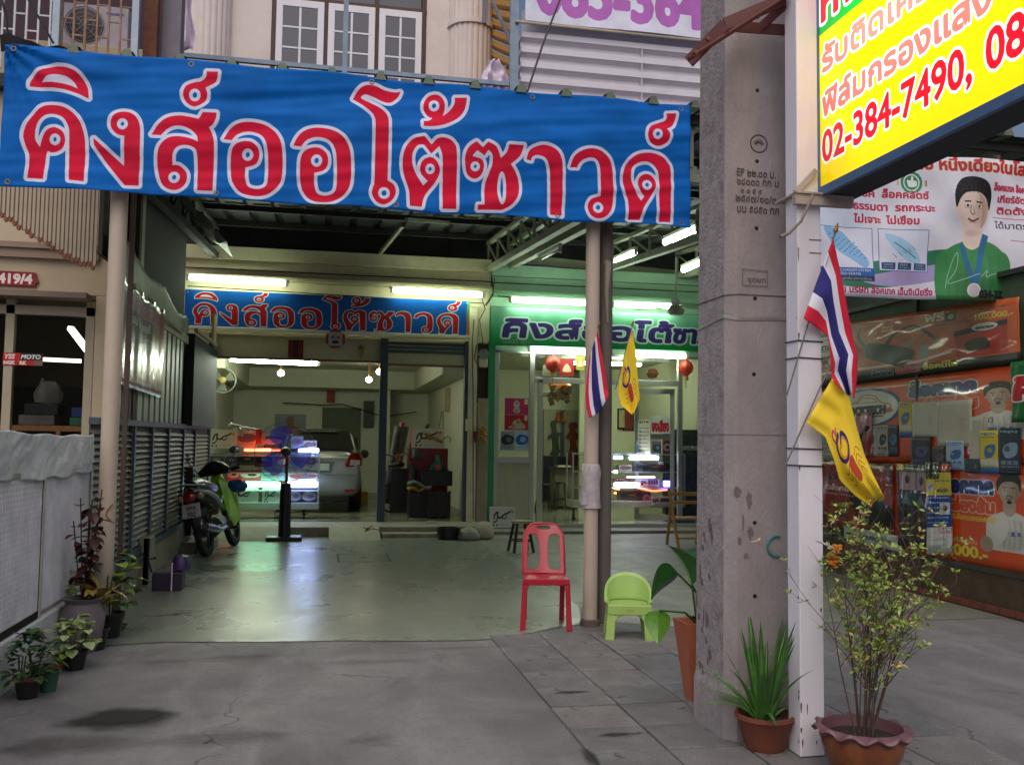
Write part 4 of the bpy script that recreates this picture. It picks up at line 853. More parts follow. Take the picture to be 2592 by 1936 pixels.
# window stickers
cs = Cv(420, 140, 'b81c1c'); cs.rect(180, 0, 420, 80, '1a1a1a'); cs.text('YSS', 10, 66, 50, 'e8d8d0', bold=4, sh=.2); cs.text('MOTO', 190, 64, 46, 'e0e0e0', bold=3, sh=.2, w=200); cs.rect(0, 82, 420, 140, 'b02020'); cs.text('NGK', 12, 130, 38, 'ece0d8', bold=3); cs.text('RK', 180, 130, 38, 'ece0d8', bold=3); cs.rect(330, 84, 420, 140, '6c6450')
q = MB(); a, c_ = P(8, 892, Y=10.77), P(108, 926, Y=10.77); q.grid(lambda u, v: (a.x+(c_.x-a.x)*u, 10.77, a.z+(c_.z-a.z)*v), 1, 1); tag(q.build('window_sticker', pmat(cs, 'sticker_print', .4), solid=.002), 'red and black brand sticker strip on the neighbouring shop glass', 'sticker')
q = MB(); a, c_ = P(-30, 683, Y=10.72), P(97, 726, Y=10.72)
q.prism([(a.x, 10.72, a.z), (c_.x-.03, 10.72, a.z-.01), (c_.x-.03, 10.72, a.z-.04), (c_.x, 10.72, (a.z+c_.z)/2-.02), (c_.x-.03, 10.72, c_.z+.03), (c_.x-.03, 10.72, c_.z), (a.x, 10.72, c_.z)], (0, .02, 0))
Th = tag(q.build('number_plate', mat('maroon_plate', '84101e', .5)), 'maroon house number plate reading 419/4 on the cream wall', 'number plate')
q = MB(); ct = Cv(300, 100, '84101e'); ct.text('2419/4', 8, 84, 66, 'e4d8d4', bold=5, w=280); q.grid(lambda u, v: (a.x+.02+(c_.x-a.x-.07)*u, 10.717, a.z-.005+(c_.z-a.z+.01)*v), 1, 1); q.build('number_print', pmat(ct, 'number_print', .5), Th, fix=False)
# wooden batten valance, each batten its own piece
T = thing('batten_valance', 'hanging row of brown and pale wooden battens with a curved lower edge, under the banner', 'valance', (-3, 9.6, 3.6))
bm_ = [mat('batten_brown', '7c4c30', .6, var=.25, scale=6, bump=.1, stretch=(3, 3, .5)), mat('batten_pale', 'a8a08c', .6, var=.12, scale=6, bump=.1, stretch=(3, 3, .5)), mat('batten_grey', '7a6656', .6, var=.2, scale=6, bump=.1, stretch=(3, 3, .5))]
cache = {}
N = 52; pts = [(0, 560), (60, 590), (90, 606), (115, 614), (140, 632), (165, 645), (190, 660), (215, 672), (240, 684)]
for k in range(N):
    px = -30+k*5.3 if k else -30; px = -30+270*(k/(N-1))**.97
    yb = float(np.interp(px, [-30, 30, 75, 110, 150, 190, 238], [545, 565, 600, 618, 643, 665, 682])); 
    if k % 2: yb -= 12
    zt = P(px, 455, Y=9.6).z; q0 = P(px, yb, Y=9.6); hgt = zt-q0.z+.15
    key = (k % 2, round(hgt/.04))
    if key not in cache:
        e = MB(); w_ = .017 if k % 2 == 0 else .013; hh = round(hgt/.04)*.04
        e.prism([(-w_, -.012, 0), (-w_, -.012, -hh+.015), (-w_*.4, -.012, -hh), (w_*.4, -.012, -hh), (w_, -.012, -hh+.015), (w_, -.012, 0)], (0, .024, 0))
        cache[key] = e.mesh('batten', bm_[0] if k % 2 == 0 else bm_[1])
    o = bpy.data.objects.new('batten', cache[key]); COL.objects.link(o); o.parent = T; o.location = Vector((q0.x, 9.6-(k % 2)*.006, zt+.15))-Vector((-3, 9.6, 3.6))
# ------------------------------------------------------------------ upper balcony with grille and air conditioner
T = thing('balcony_grille', 'rusting security grille of white bars on the neighbouring upper balcony', 'grille', (-3, 10.7, 6))
bw = mat('white_bars', 'b8bcc4', .5, var=.15, scale=8, bump=.1, dirt=.3, dcol='6a4430'); br = mat('rusty_bars', '8c6a54', .8, var=.3, scale=10, bump=.2, dirt=.6, dcol='b8b0a8')
x = -4.3; k = 0
while x < -2.2:
    q = MB(); q.bar((x, 10.6, 5.5), (x, 10.6, 7.4), .02); q.build('bar', bw if x < -2.98 else br, T)
    q = MB()
    for j in range(5): zz = 5.75+j*.36+(k % 2)*.18; q.bar((x, 10.6, zz), (x+.118, 10.6, zz), .016)
    q.build('cross_bar', bw if x < -2.98 else br, T); x += .118; k += 1
for x in (-2.93, -2.13):
    q = MB(); q.box(x-.035, x+.035, 10.53, 10.6, 5.3, 7.4); q.build('grille_post', mat('bluewhite_post', 'a4b2c0', .6, var=.1, scale=9, bump=.15, dirt=.4, dcol='5c6068'), T)
q = MB(); q.box(-2.08, -1.94, 10.75, 10.9, 5.2, 7.6); tag(q.build('rusted_column', M_rust), 'rusty peeling steel column beside the balcony grille', 'column')
q = MB(); q.box(-1.92, -1.72, 10.95, 11.2, 5.2, 7.6); tag(q.build('grey_drain_column', mat('grey_violet', '78727e', .7, var=.15, scale=3, bump=.1, dirt=.3)), 'grey boxed column between the rusty column and the fluted one', 'column')
simple('balcony_back_wall', 'dark maroon wall behind the balcony grille', 'wall', -6.5, -1.95, 12.6, 12.75, 5.2, 9, mat('dark_maroon_wall', '3a2630', .8, var=.25, scale=3), .01)  # dark maroon is the base colour of this wall
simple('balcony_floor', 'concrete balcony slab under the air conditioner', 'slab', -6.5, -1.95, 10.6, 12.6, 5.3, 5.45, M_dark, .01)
T = thing('air_conditioner', 'white outdoor air conditioner unit with round fan grille behind the rusty bars', 'air conditioner', (-2.6, 10.95, 6.1))
ca = Cv(300, 200, 'b4aeb8'); ca.text('Mitsubishi', 200, 40, 13, '38408a', bold=1, w=80)
q = MB(); q.box(-2.95, -2.26, 10.85, 11.15, 5.9, 6.4); q.build('casing', mat('ac_white', 'b6b0b8', .5, var=.05, bump=.03), T, bevel=.02)
q = MB(); q.grid(lambda u, v: (-2.94+.67*u, 10.847, 6.39-.48*v), 1, 1); q.build('front_print', pmat(ca, 'ac_print', .5), T, fix=False)
q = MB(); q.lathe([(.0, 0), (.19, 0), (.21, -.012), (.215, 0)], (-2.72, 10.84, 6.15), 32, Matrix.Rotation(R_(90), 3, 'X')); q.build('fan_grille', mat('ac_dark', '463c3e', .6), T, smooth=True)
q = MB()
for k in range(4): q.lathe([(.05+.045*k, -.004), (.056+.045*k, -.006)], (-2.72, 10.83, 6.15), 28, Matrix.Rotation(R_(90), 3, 'X'))
for k in range(8): a = k*pi/4; q.bar((-2.72, 10.825, 6.15), (-2.72+.2*cos(a), 10.825, 6.15+.2*sin(a)), .006)
q.build('grille_wire', mat('ac_wire', '8a8488', .5), T)
for k, (pa, pb) in enumerate((((60, -20), (135, 110)), ((5, 0), (20, 95)))):
    q = MB(); q.tube([P(*pa, Y=9.3), P((pa[0]+pb[0])/2+4, (pa[1]+pb[1])/2+6, Y=9.3), P(*pb, Y=9.3)], .012, 6); tag(q.build('power_cable', M_blk), ['black cable crossing the balcony grille at a slant', 'black cable at the far left before the balcony grille'][k], 'cable')
# dark strip along the banner top left
q = MB(); q.grid(lambda u, v: (-2.62+.62*u, 7.95+.04*v, 4.72+.1*(1-u)*(1-v)*(.7+.3*sin(u*9))-.05*v+.01*sin(u*20)), 16, 3); tag(q.build('tarpaulin_scrap', mat('black_tarp', '141216', .6), solid=.003), 'black tarpaulin scrap folded over the upper left corner of the banner', 'tarpaulin')
# ------------------------------------------------------------------ left partition
XW = -1.9
T = thing('white_mesh_fence', 'low white wall with white mesh fence at the left of the drive', 'fence', (XW, 7, 0))
b = MB(); b.box(XW-.1, XW, 3.5, 8.6, 0, .33); b.build('base_wall', mat('white_wash', 'c9cccb', .7, var=.06, scale=3, bump=.15, dirt=.35, dcol='7a7a78'), T, bevel=.01)
b = MB(); b.bar((XW-.04, 3.5, 1.34), (XW-.04, 8.6, 1.34), .035, .04); b.bar((XW-.04, 3.5, .36), (XW-.04, 8.6, .36), .03, .03); b.build('rail', mat('worn_rail', '8c867c', .6, var=.3, scale=10, bump=.15, dirt=.5), T)
for y in (5.2, 7.15, 8.5):
    b = MB(); b.box(XW-.06, XW-.015, y-.02, y+.02, .33, 1.33); b.build('fence_post', mat('white_post', 'b5b1a8', .6, bump=.05), T)
b = MB(); z = .4
while z < 1.32: b.box(XW-.036, XW-.03, 3.5, 8.6, z, z+.012); z += .036
y = 3.5
while y < 8.6: b.box(XW-.03, XW-.024, y, y+.006, .36, 1.33); y += .03
stuff(b.build('wire_mesh', mat('white_mesh', 'dadade', .5, bump=0), T))
b = MB(); b.grid(lambda u, v: (XW-.06, 3.5+5.1*u, 1.32-.95*v), 10, 3); b.build('backing_sheet', mat('backing_sheet', '9c9ca2', .7, var=.06, scale=2, bump=.1), T, solid=.003)
b = MB(); y = 6.3
while y < 7.1: b.box(XW-.022, XW-.018, y, y+.008, .335, .39); y += .02
b.build('dark_gap', M_blk, T)
q = MB(); q.grid(lambda u, v: (XW-.01+.028*NZ(Vector((u*9, v*1.1+u*3, 1)))+.010*NZ(Vector((u*34+v*3, v*2.5, 4)))+.003*NZ(Vector((u*80, v*9, 8))), 4.6+3.85*u, 1.63+.02*sin(u*5+1)+.012*NZ(Vector((u*10, 0, 6)))-.31*v*(1+.06*NZ(Vector((u*12, 3, 3))))), 220, 26)
tag(q.build('plastic_sheet', mat('white_plastic_sheet', 'c0c4c8', .42, var=.08, scale=4, bump=.3, bscale=14), smooth=True, solid=.002), 'translucent white plastic sheet draped along the top of the fence', 'plastic sheet')
T = thing('blind_partition', 'dark louvred partition with white strips above, along the left of the forecourt', 'partition', (-1.95, 12, 0))
XP = -1.95
b = MB(); b.box(XP-.1, XP+.02, 8.3, 15.6, 0, .33); b.box(XP-.02, XP+.1, 10.9, 11.3, 0, .5); b.build('kerb_wall', mat('stained_kerb', '8c8470', .8, var=.2, scale=4, bump=.2, dirt=.6, dcol='4a4232'), T, bevel=.01)
b = MB(); b.box(XP-.03, XP+.03, 8.6, 16.8, .34, .42); b.bar((XP, 8.6, 1.74), (XP, 16.8, 1.78), .07, .06); b.build('rail', M_bluemt, T)
lo = None; y = 8.6
b = MB(); b.box(XP-.03, XP-.02, 8.6, 16.8, .4, 1.74); b.build('backing', mat('louvre_back', '46423a', .8), T)
lm = mat('louvre_slat', '5c5a50', .6, var=.15, scale=5, bump=.05); zz = .46
while zz < 1.7:
    b = MB(); b.prism([(XP-.018, 8.6, zz), (XP+.014, 8.6, zz-.012), (XP+.014, 8.6, zz-.008), (XP-.018, 8.6, zz+.03)], (0, 8.2, 0)); b.build('slat', lm, T); zz += .062
for y in (9.4, 10.3, 11.35, 12.5, 13.8, 15.0):
    b = MB(); b.box(XP-.01, XP+.03, y, y+.09, .42, 1.72); b.build('stile', M_bluemt, T, bevel=.004)
b = MB(); b.box(XP-.05, XP-.03, 9.2, 13.9, 1.78, 3.35); b.prism([(XP-.16, 9.2, 3.3), (XP-.16, 14.4, 3.3), (XP-.16, 14.4, rz(14.4)-.03), (XP-.16, 9.2, rz(9.2)-.03)], (.04, 0, 0)); b.build('upper_panel', mat('upper_dark_panel', '3c3a34', .8, bump=.05), T)  # sloping upper sheet added as dark backing that closes the gap below the roof
y = 9.15
while y < 13.7:
    b = MB(); b.box(XP-.03, XP-.012, y, y+.24, 1.78, 3.05); b.build('white_strip', mat('white_strip', 'a9ad9e', .5, var=.06, bump=.04), T); y += .36
b = MB(); b.bar((XP, 9.0, 2.98), (XP, 14.2, 3.0), .03, .12); b.build('top_rail', mat('cream_rail', 'a8a48c', .5), T)
b = MB(); b.grid(lambda u, v: (XP+.02+.03*sin(u*11)*v, 9.1+4.8*u, 3.0+(.5-.25*u+.04*NZ(Vector((u*22, 0, 3))))*(1-v)+.05*sin(u*14)*(1-v)), 30, 6); b.build('torn_sheet', mat('torn_sheet', '7c7e6c', .55, .1, var=.4, scale=3, bump=.5, bscale=8, dirt=.9, dcol='2c2a20'), T, smooth=True, solid=.003)
b = MB(); b.box(XP-.02, XP+.1, 14.0, 16.86, 1.78, 3.1); b.build('dark_screen', mat('dark_screen', '262c2c', .75, var=.2, scale=3, bump=.1), T)
b = MB(); b.bar((XP+.11, 14.0, 3.15), (XP+.11, 16.8, 3.2), .05); b.box(XP+.1, XP+.14, 15.9, 16.3, 3.15, 3.65); b.build('paper_scrap', mat('tan_board', '9a8864', .8), T)
q = MB(); q.grid(lambda u, v: (XP+.05+.012*sin(u*19)*(1-v*.7)+.004*sin(u*47+v*2)+.006*NZ(Vector((u*12, v*2, 1)))+.03*(1-v)*math.exp(-u*4), 9.05+2.65*u, 3.15-.03*u-1.05*v-.04*abs(sin(u*3.1*pi))*(1-v)), 110, 14)
tag(q.build('shop_poster', pmat(pr_dark(), 'dark_poster_print', .3, coat=.3, spec=.5, dim=1), smooth=True, solid=.002), 'glossy black and red vinyl poster on the left partition wall', 'poster')
q = MB(); q.bar((-1.72, 8.75, .0), (-1.72, 8.75, 4.1), .04); q.bar((-2.0, 10.3, 0), (-2.0, 10.3, 4.3), .12); tag(q.build('dark_upright', mat('upright_wood', '4c3c34', .8, var=.2, bump=.2)), 'dark wooden upright behind the left canopy post', 'upright')
# ------------------------------------------------------------------ glass shop, right unit
FY = 17.0
T = thing('glass_shop', 'mint green shop with aluminium and glass front below the green sign', 'shop', (5, 17, 0))
b = MB(); b.box(2.96, 7.4, 16.78, 17.15, 4.66, 4.86); b.box(2.96, 7.4, 16.84, 17.15, 4.38, 4.66); b.box(2.96, 7.4, 16.7, 17.15, 4.3, 4.38); b.box(2.96, 7.4, 16.95, 17.15, 3.3, 4.3); b.build('facade_beam', M_mint, T, bevel=.01)
b = MB(); b.box(2.96, 7.4, 16.82, 16.84, 4.53, 4.545); b.box(2.96, 7.4, 16.82, 16.84, 4.655, 4.665); b.build('beam_joint', MATS['dark_joint'], T)
b = MB(); b.box(2.93, 3.06, 16.88, 17.06, .05, 3.45); b.build('green_post', mat('green_frame', '2f8c5c', .5, var=.12, scale=6, bump=.08, dirt=.3), T, bevel=.005)
b = MB(); b.box(2.9, 7.5, 16.7, 23.2, 0, .13); b.build('shop_floor', mat('shop_tile', 'a8ac96', .12, var=.06, scale=3, bump=.02), T, bevel=.006)
b = MB(); b.box(2.9, 7.5, 16.1, 16.7, 0, .06); b.build('shop_step', M_rough, T, bevel=.01)
b = MB(); b.box(2.99, 3.05, 17.1, 23.2, .13, 3.5); b.box(7.4, 7.5, 17.1, 23.2, .13, 3.5); b.box(3.0, 7.5, 23.0, 23.2, .13, 3.5); b.build('room_wall', mat('shop_room_wall', 'c8ccaa', .7, var=.05, bump=.04), T)
b = MB(); b.box(3.0, 7.5, 17.15, 23.2, 3.42, 3.5); b.build('ceiling', M_ceil, T)
b = MB()
for x, z0, z1 in ((3.06, .13, 3.3), (3.74, .13, 3.3), (3.9, .13, 2.78), (6.66, .13, 3.3), (7.3, .13, 3.3)): b.box(x, x+.09, 16.98, 17.06, z0, z1)
b.box(3.83, 6.66, 16.98, 17.06, 2.72, 2.82); b.box(3.15, 3.74, 16.98, 17.06, 1.22, 1.34); b.box(3.15, 3.74, 16.98, 17.06, .13, .2); b.box(3.06, 7.4, 16.98, 17.06, 3.26, 3.32); b.box(6.75, 7.3, 16.98, 17.06, 1.5, 1.58)
b.build('aluminium_frame', M_alu, T, bevel=.004)
b = MB(); x = 3.16
while x < 3.73: b.box(x, x+.034, 16.995, 17.03, .2, 1.22); x += .041
b.build('ribbed_panel', mat('cream_ribs', 'b9b59c', .5, var=.06, bump=.03, dirt=.2), T)
for x0, x1, z0, z1 in ((3.15, 3.74, 1.34, 3.26), (3.83, 6.66, 2.82, 3.26), (6.75, 7.3, .2, 3.26)):
    b = MB(); b.box(x0, x1, 17.015, 17.02, z0, z1); b.build('glass_pane', M_glass, T)
Td = thing('glass_door', 'open aluminium glass door with red Thai lettering, right of the display case', 'door', (6.66, 17.1, .13))
def dpt(u, z): return (6.62-.62*u, 17.1+.5*u, z)
b = MB()
for u in (0, .9): b.prism([dpt(u, .15), dpt(u+.1, .15), dpt(u+.1, 2.68), dpt(u, 2.68)], (.03, .04, 0))
for z in (.15, 1.7, 2.58): b.prism([dpt(.1, z), dpt(.9, z), dpt(.9, z+.1), dpt(.1, z+.1)], (.03, .04, 0))
b.build('frame', M_alu, Td)
b = MB(); b.prism([dpt(.1, .25), dpt(.9, .25), dpt(.9, 2.58), dpt(.1, 2.58)], (.004, .006, 0)); b.build('glass', M_glass, Td)
def flat(name, cv, x0, x1, z0, z1, y, lab, cat, pm=None, rough=.5, parent=None, thick=.003, group=None, emit=0):
    q = MB(); q.grid(lambda u, v: (x0+(x1-x0)*u, y, z1+(z0-z1)*v), 2, 2); o = q.build(name, pm or pmat(cv, name+'_print', rough, emit=emit), parent, solid=thick)
    if lab: tag(o, lab, cat, group)
    return o
c = Cv(300, 130, 'c4ccb4'); c.text('องเสียง', 12, 112, 72, 'b02030', bold=7, w=275)
q = MB(); q.grid(lambda u, v: Vector(dpt(.62-.52*u if 0 else .56-.46*u, 2.15-.34*v))+Vector((-.02, -.03, 0)), 1, 1); q.build('door_lettering', pmat(c, 'door_text', .5), Td, fix=False)
c = Cv(120, 300, 'd8d2ac'); r = random.Random(8)
c.squig(15, 12, 90, 16, '40382c', rnd=r)
for k in range(8): c.squig(14, 60+k*28, 90, 7, '50483c', rnd=r); c.ell(20, 90+k*28, 6, 9, '302820')
q = MB(); q.grid(lambda u, v: Vector(dpt(.9-.32*u, 2.08-.78*v))+Vector((-.03, -.04, 0)), 1, 1); tag(q.build('price_list', pmat(c, 'price_print', .6), solid=.002), 'cream paper price list stuck on the open glass door', 'price list')
# inside the shop
Tb = thing('timber_door', 'pale double timber doors on the back wall hung with carvings', 'door', (5.6, 22.9, .13))
sx = lambda u, Y=22.9: P(1200+u*.2786, 1050, Y=Y).x
sz = lambda v, Y=22.9: P(1420, 860+v*.2786, Y=Y).z
wd = mat('pale_timber', 'a0a080', .7, var=.15, scale=3, bump=.08, stretch=(4, 4, .5))
for x0, x1 in ((sx(635), sx(785)), (sx(818), sx(955))):
    b = MB(); b.box(x0, x1, 22.9, 22.96, sz(1055), sz(635)); b.build('door_leaf', wd, Tb)
b = MB(); b.box(sx(635), sx(955), 22.86, 22.98, .13, sz(1057)); b.build('dark_base', M_blk, Tb); b = MB(); b.box(sx(785), sx(818), 22.85, 22.9, sz(1055), sz(640)); b.build('rail', M_bluemt, Tb)
def silhouette(name, lab, cat, pts, m, y, th=.04, ox=0, oz=0, s=1):
    q = MB(); q.prism([(ox+p[0]*s, y, oz-p[1]*s) for p in smooth_poly(pts, 4)], (0, th, 0)); return tag(q.build(name, m, bevel=.004), lab, cat)
silhouette('crocodile_carving', 'dark green crocodile carving hanging on the left timber door', 'carving', [(0, 0, 1), (10, 4), (14, 30), (24, 34), (34, 30), (30, 40), (20, 46), (22, 80), (26, 84), (18, 100), (16, 120), (30, 134), (40, 136, 1), (20, 142), (4, 124), (4, 100), (-6, 96), (2, 80), (0, 50), (-8, 56), (-10, 44), (0, 34), (-4, 10)], mat('carved_green', '2c3a20', .6), 22.84, ox=sx(705), oz=sz(735), s=.0088)
silhouette('mermaid_carving', 'reddish mermaid carving hanging on the right timber door', 'carving', [(0, 0, 1), (14, 2), (18, 14), (12, 24), (26, 44), (14, 52), (16, 70), (28, 90), (34, 100), (48, 98, 1), (40, 110), (22, 128), (0, 126), (-10, 110), (-8, 90), (-2, 70), (-4, 50), (-16, 44), (-4, 26), (-8, 10)], mat('carved_red', '7c2c22', .6), 22.84, ox=sx(880), oz=sz(745), s=.0088)
for x, m, l in ((sx(757), 'a8442c', 'small red gourd hanging at the top of the timber doors'), (sx(812), 'b07828', 'small gold gourd hanging at the top of the timber doors')):
    q = MB(); q.lathe([(0, 0), (.07, .03), (.08, .1), (.04, .16), (.05, .22), (.015, .28), (0, .34)], (x, 22.8, sz(755)), 12); tag(q.build('gourd', mat('gourd'+m, m, .5), smooth=True), l, 'gourd')
T2 = thing('wall_air_conditioner', 'cream air conditioner on the back wall of the glass shop', 'air conditioner', (4.3, 22.6, 3)); q = MB(); q.box(sx(590), sx(690), 22.6, 22.9, sz(510), sz(415)); q.build('casing', M_cream, T2, bevel=.03); q = MB(); q.box(sx(595), sx(685), 22.59, 22.6, sz(500), sz(490)); q.build('vent_slot', M_blk, T2)
q = MB(); q.lathe([(.0, .1), (.12, .08), (.2, .03), (.22, 0), (.18, 0)], (sx(785, 18.6), 18.6, sz(395, 18.6)-.05), 20); q.tube([(sx(785, 18.6), 18.6, 2.75), (sx(785, 18.6), 18.6, 3.4)], .008, 6); tag(q.build('hanging_lamp', mat('amber_shade', 'c47a28', .4, emit=.5), smooth=True), 'amber hanging lamp shade inside the glass shop', 'lamp')
q = MB(); r = random.Random(3)
for k in range(18): q.obox((sx(770, 18.6)+r.uniform(-.18, .22), 18.6+r.uniform(-.08, .08), sz(500, 18.6)+r.uniform(-.16, .2)), (.09, .05, r.uniform(.05, .2)), Matrix.Rotation(r.uniform(-1, 1), 3, 'Y'))
tag(q.build('charm_bunch', mat('charm_brown', '6e5a3c', .6, var=.4)), 'bunch of brown charms hanging under the amber lamp', 'charms')
def stool(x, y, z, h, lab, m, top=None, ang=.0, r=.15):
    T = thing('wooden_stool', lab, 'stool', (x, y, z), ang, 'dark wooden stools')
    q = MB(); q.lathe([(0, h-.035), (r, h-.035), (r+.01, h-.015), (r, h), (0, h)], (0, 0, 0), 20); q.build('seat', top or m, T, local=True, smooth=True)
    for sx in (-1, 1):
        for sy in (-1, 1):
            q = MB(); q.bar((sx*r*.55, sy*r*.55, h-.03), (sx*r*1.0, sy*r*1.0, 0), .032); q.build('leg', m, T, local=True)
    q = MB(); s = r*.84
    for a, c_ in (((-s, -s), (s, -s)), ((-s, s), (s, s)), ((-s, -s), (-s, s)), ((s, -s), (s, s))): q.bar((*a, h*.38), (*c_, h*.38), .02)
    q.build('stretcher', m, T, local=True); return T
mdk = mat('dark_wood', '2a201a', .5, var=.2, scale=6, bump=.05)
stool(sx(640, 19.6), 19.6, .13, .6, 'dark round stool farther left in the glass shop doorway', mdk); stool(sx(800, 20.2), 20.2, .13, .62, 'dark stool at the desk by the timber doors', mdk)
Tt = thing('wooden_desk', 'brown desk in the glass shop with papers on it', 'desk', (4.9, 20.5, .13)); q = MB(); q.box(sx(730, 20.4), sx(960, 20.4), 20.4, 21, 1.02, 1.06); q.build('desk_top', mdk, Tt); q = MB(); q.box(sx(740, 20.5), sx(950, 20.5), 20.5, 20.95, .2, 1.02); q.build('desk_body', mat('desk_body', '6c6650', .7), Tt)
simple('paper_pile', 'pale papers on the brown desk', 'papers', sx(765, 20.5), sx(880, 20.5), 20.45, 20.7, 1.061, 1.1, mat('paper', 'd2c8a0', .8))
q = MB(); q.box(6.15, 7.4, 19.2, 23.0, .13, 1.2); 
simple('side_panel_wall', 'cream interior partition right of the timber doors', 'wall', sx(958, 21.6), 7.4, 21.6, 21.7, .13, 3.4, MATS['shop_room_wall'])
for x, z, w_, h, m in ((P(1562, 1050, Y=21.6).x, P(1562, 1086, Y=21.6).z, .2, .5, 'picture frame brown'), (P(1576, 1050, Y=21.6).x, P(1576, 1090, Y=21.6).z, .27, .55, 'picture frame dark red')):
    q = MB(); q.box(x, x+w_, 21.54, 21.6, z, z+h); T3 = tag(q.build('picture_frame', mdk, bevel=.01), ('narrow brown framed picture left of the red one on the shop partition' if w_ < .25 else 'dark red framed picture on the shop partition'), 'picture'); q = MB(); q.box(x+.03, x+w_-.03, 21.53, 21.54, z+.04, z+h-.04); q.build('picture', mat('pic'+str(w_), 'a89c70' if w_ < .25 else '702420', .5), T3)
# red posters behind the left window
c = Cv(300, 190, 'b0265c'); c.poly([(150, 20), (175, 40), (190, 70), (178, 110), (196, 150), (150, 176), (106, 150), (122, 110), (110, 70), (126, 40)], 'b8a8a0', sm=True); c.ell(150, 60, 16, 18, '8a7c78'); c.ell(150, 140, 22, 22, '9c8c88'); c.rect(250, 8, 290, 70, 'd2c49c')
flat('deity_poster', c, 3.27, 3.72, 2.12, 2.42, 17.008, 'magenta poster of a seated deity on the left shop window, above the red one', 'poster')
c = Cv(300, 190, 'b01c28'); c.poly([(50, 160), (90, 130), (110, 80), (150, 60), (190, 50), (210, 90), (250, 120), (260, 165), (150, 175)], 'b8a48c', sm=True); c.ell(170, 90, 20, 24, '90785c'); c.ell(110, 140, 26, 20, '8c7c68'); c.rect(250, 8, 290, 70, 'd2c49c')
flat('animal_poster', c, 3.27, 3.72, 1.83, 2.115, 17.008, 'red poster with a pale animal group below the magenta poster', 'poster')
flat('car_poster', pr_generic(4, '8c94a0', '2a2c30', '60686c'), 3.2, 3.46, 1.46, 1.81, 17.006, 'grey car brochure low on the left shop window', 'poster')
flat('car_poster', pr_generic(5, 'a8c0d4', '2860a0', '80a8cc'), 3.47, 3.73, 1.46, 1.82, 17.006, 'blue car brochure low on the left shop window', 'poster')
for k, (x0, x1, z0, z1, cc, l) in enumerate(((4.3, 4.58, 2.86, 3.18, 'b02420', 'red print on the glass above the shop door'), (4.62, 4.78, 2.98, 3.25, 'b8b040', 'first yellow paper charm above the shop door'), (4.84, 4.98, 2.98, 3.25, 'b0a838', 'second yellow paper charm beside the first'), (5.05, 5.2, 2.98, 3.25, 'bab448', 'third yellow paper charm near the beige post'), (3.98, 4.2, 2.86, 3.05, 'b8bca8', 'small silver print left of the red one above the door'))):
    r = random.Random(k); c = Cv(100, 110, cc); c.poly([(20, 80), (50, 30), (80, 80)], 'd8c8a0', sm=True); c.squig(10, 90, 80, 8, '4a3018', rnd=r); flat('paper_print', c, x0, x1, z0, z1, 16.97, l, 'print')
for x, l in ((4.12, 'red ribbed lantern hanging left above the shop door'), (6.72, 'red ribbed lantern hanging right, beside the concrete pole')):
    Tl = thing('red_lantern', l, 'lantern', (x, 16.75, 3.0), group='red lanterns'); q = MB(); q.lathe([(.03, .16), (.05, .14), (.12, .09), (.145, 0), (.12, -.09), (.05, -.14), (.04, -.16)], (0, 0, .06), 20, rf=lambda a, k: 1+.04*cos(a*10)); q.build('lantern_body', mat('lantern_red', 'a0341e', .5, emit=.15, ecol='a03010'), Tl, local=True, smooth=True)
    q = MB(); q.cyl((0, 0, -.1), (0, 0, -.18), .05, n=10); q.cyl((0, 0, -.18), (0, 0, -.32), .01, n=6); q.build('tassel', mat('tassel', 'b09a50', .7), Tl, local=True)
    q = MB(); q.cyl((0, 0, .2), (0, 0, .32), .02, n=8); q.build('cap', M_wood, Tl, local=True)
q = MB(); q.lathe([(0, .1), (.08, .08), (.12, 0), (.08, -.08), (0, -.1)], (6.25, 17.3, 2.98), 16); tag(q.build('paper_ball', mat('paper_ball', 'b08a3c', .5, var=.6, scale=9, col2='8c2c24'), smooth=True), 'colourful round ornament hanging inside the right transom', 'ornament')
# green sign
T = thing('green_sign', 'green shop sign with violet Thai lettering over the glass shop', 'sign', (5, 16.6, 3.75))
q = MB(); q.box(2.9, 7.45, 16.56, 16.66, 3.36, 4.06); q.build('sign_box', mat('green_edge', '1d7a48', .5), T, bevel=.006)
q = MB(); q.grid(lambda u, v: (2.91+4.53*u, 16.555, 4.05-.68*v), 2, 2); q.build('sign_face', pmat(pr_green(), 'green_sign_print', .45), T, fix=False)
# blue sign
T = thing('blue_sign', 'long blue shop sign with red Thai lettering over the garage opening', 'sign', (0, 16.6, 3.8))
q = MB(); q.box(-2.36, 2.5, 16.52, 16.62, 3.5, 4.12); q.box(-2.32, 2.55, 16.5, 16.66, 3.44, 3.5); q.build('sign_box', M_cream, T, bevel=.006)
q = MB(); q.grid(lambda u, v: (-2.37+4.88*u, 16.515, 4.12-.63*v), 2, 2); q.build('sign_face', pmat(pr_smallsign(), 'blue_sign_print', .4, spec=.5), T, fix=False)
for u, v in ((.01, .08), (.01, .93), (.5, .03), (.99, .06), (.99, .95)):
    q = MB(); q.lathe([(0, 0), (.014, 0), (.014, .01), (0, .012)], (-2.37+4.88*u, 16.51, 4.12-.63*v), 10, Matrix.Rotation(R_(90), 3, 'X')); q.build('sign_screw', M_alu, T)
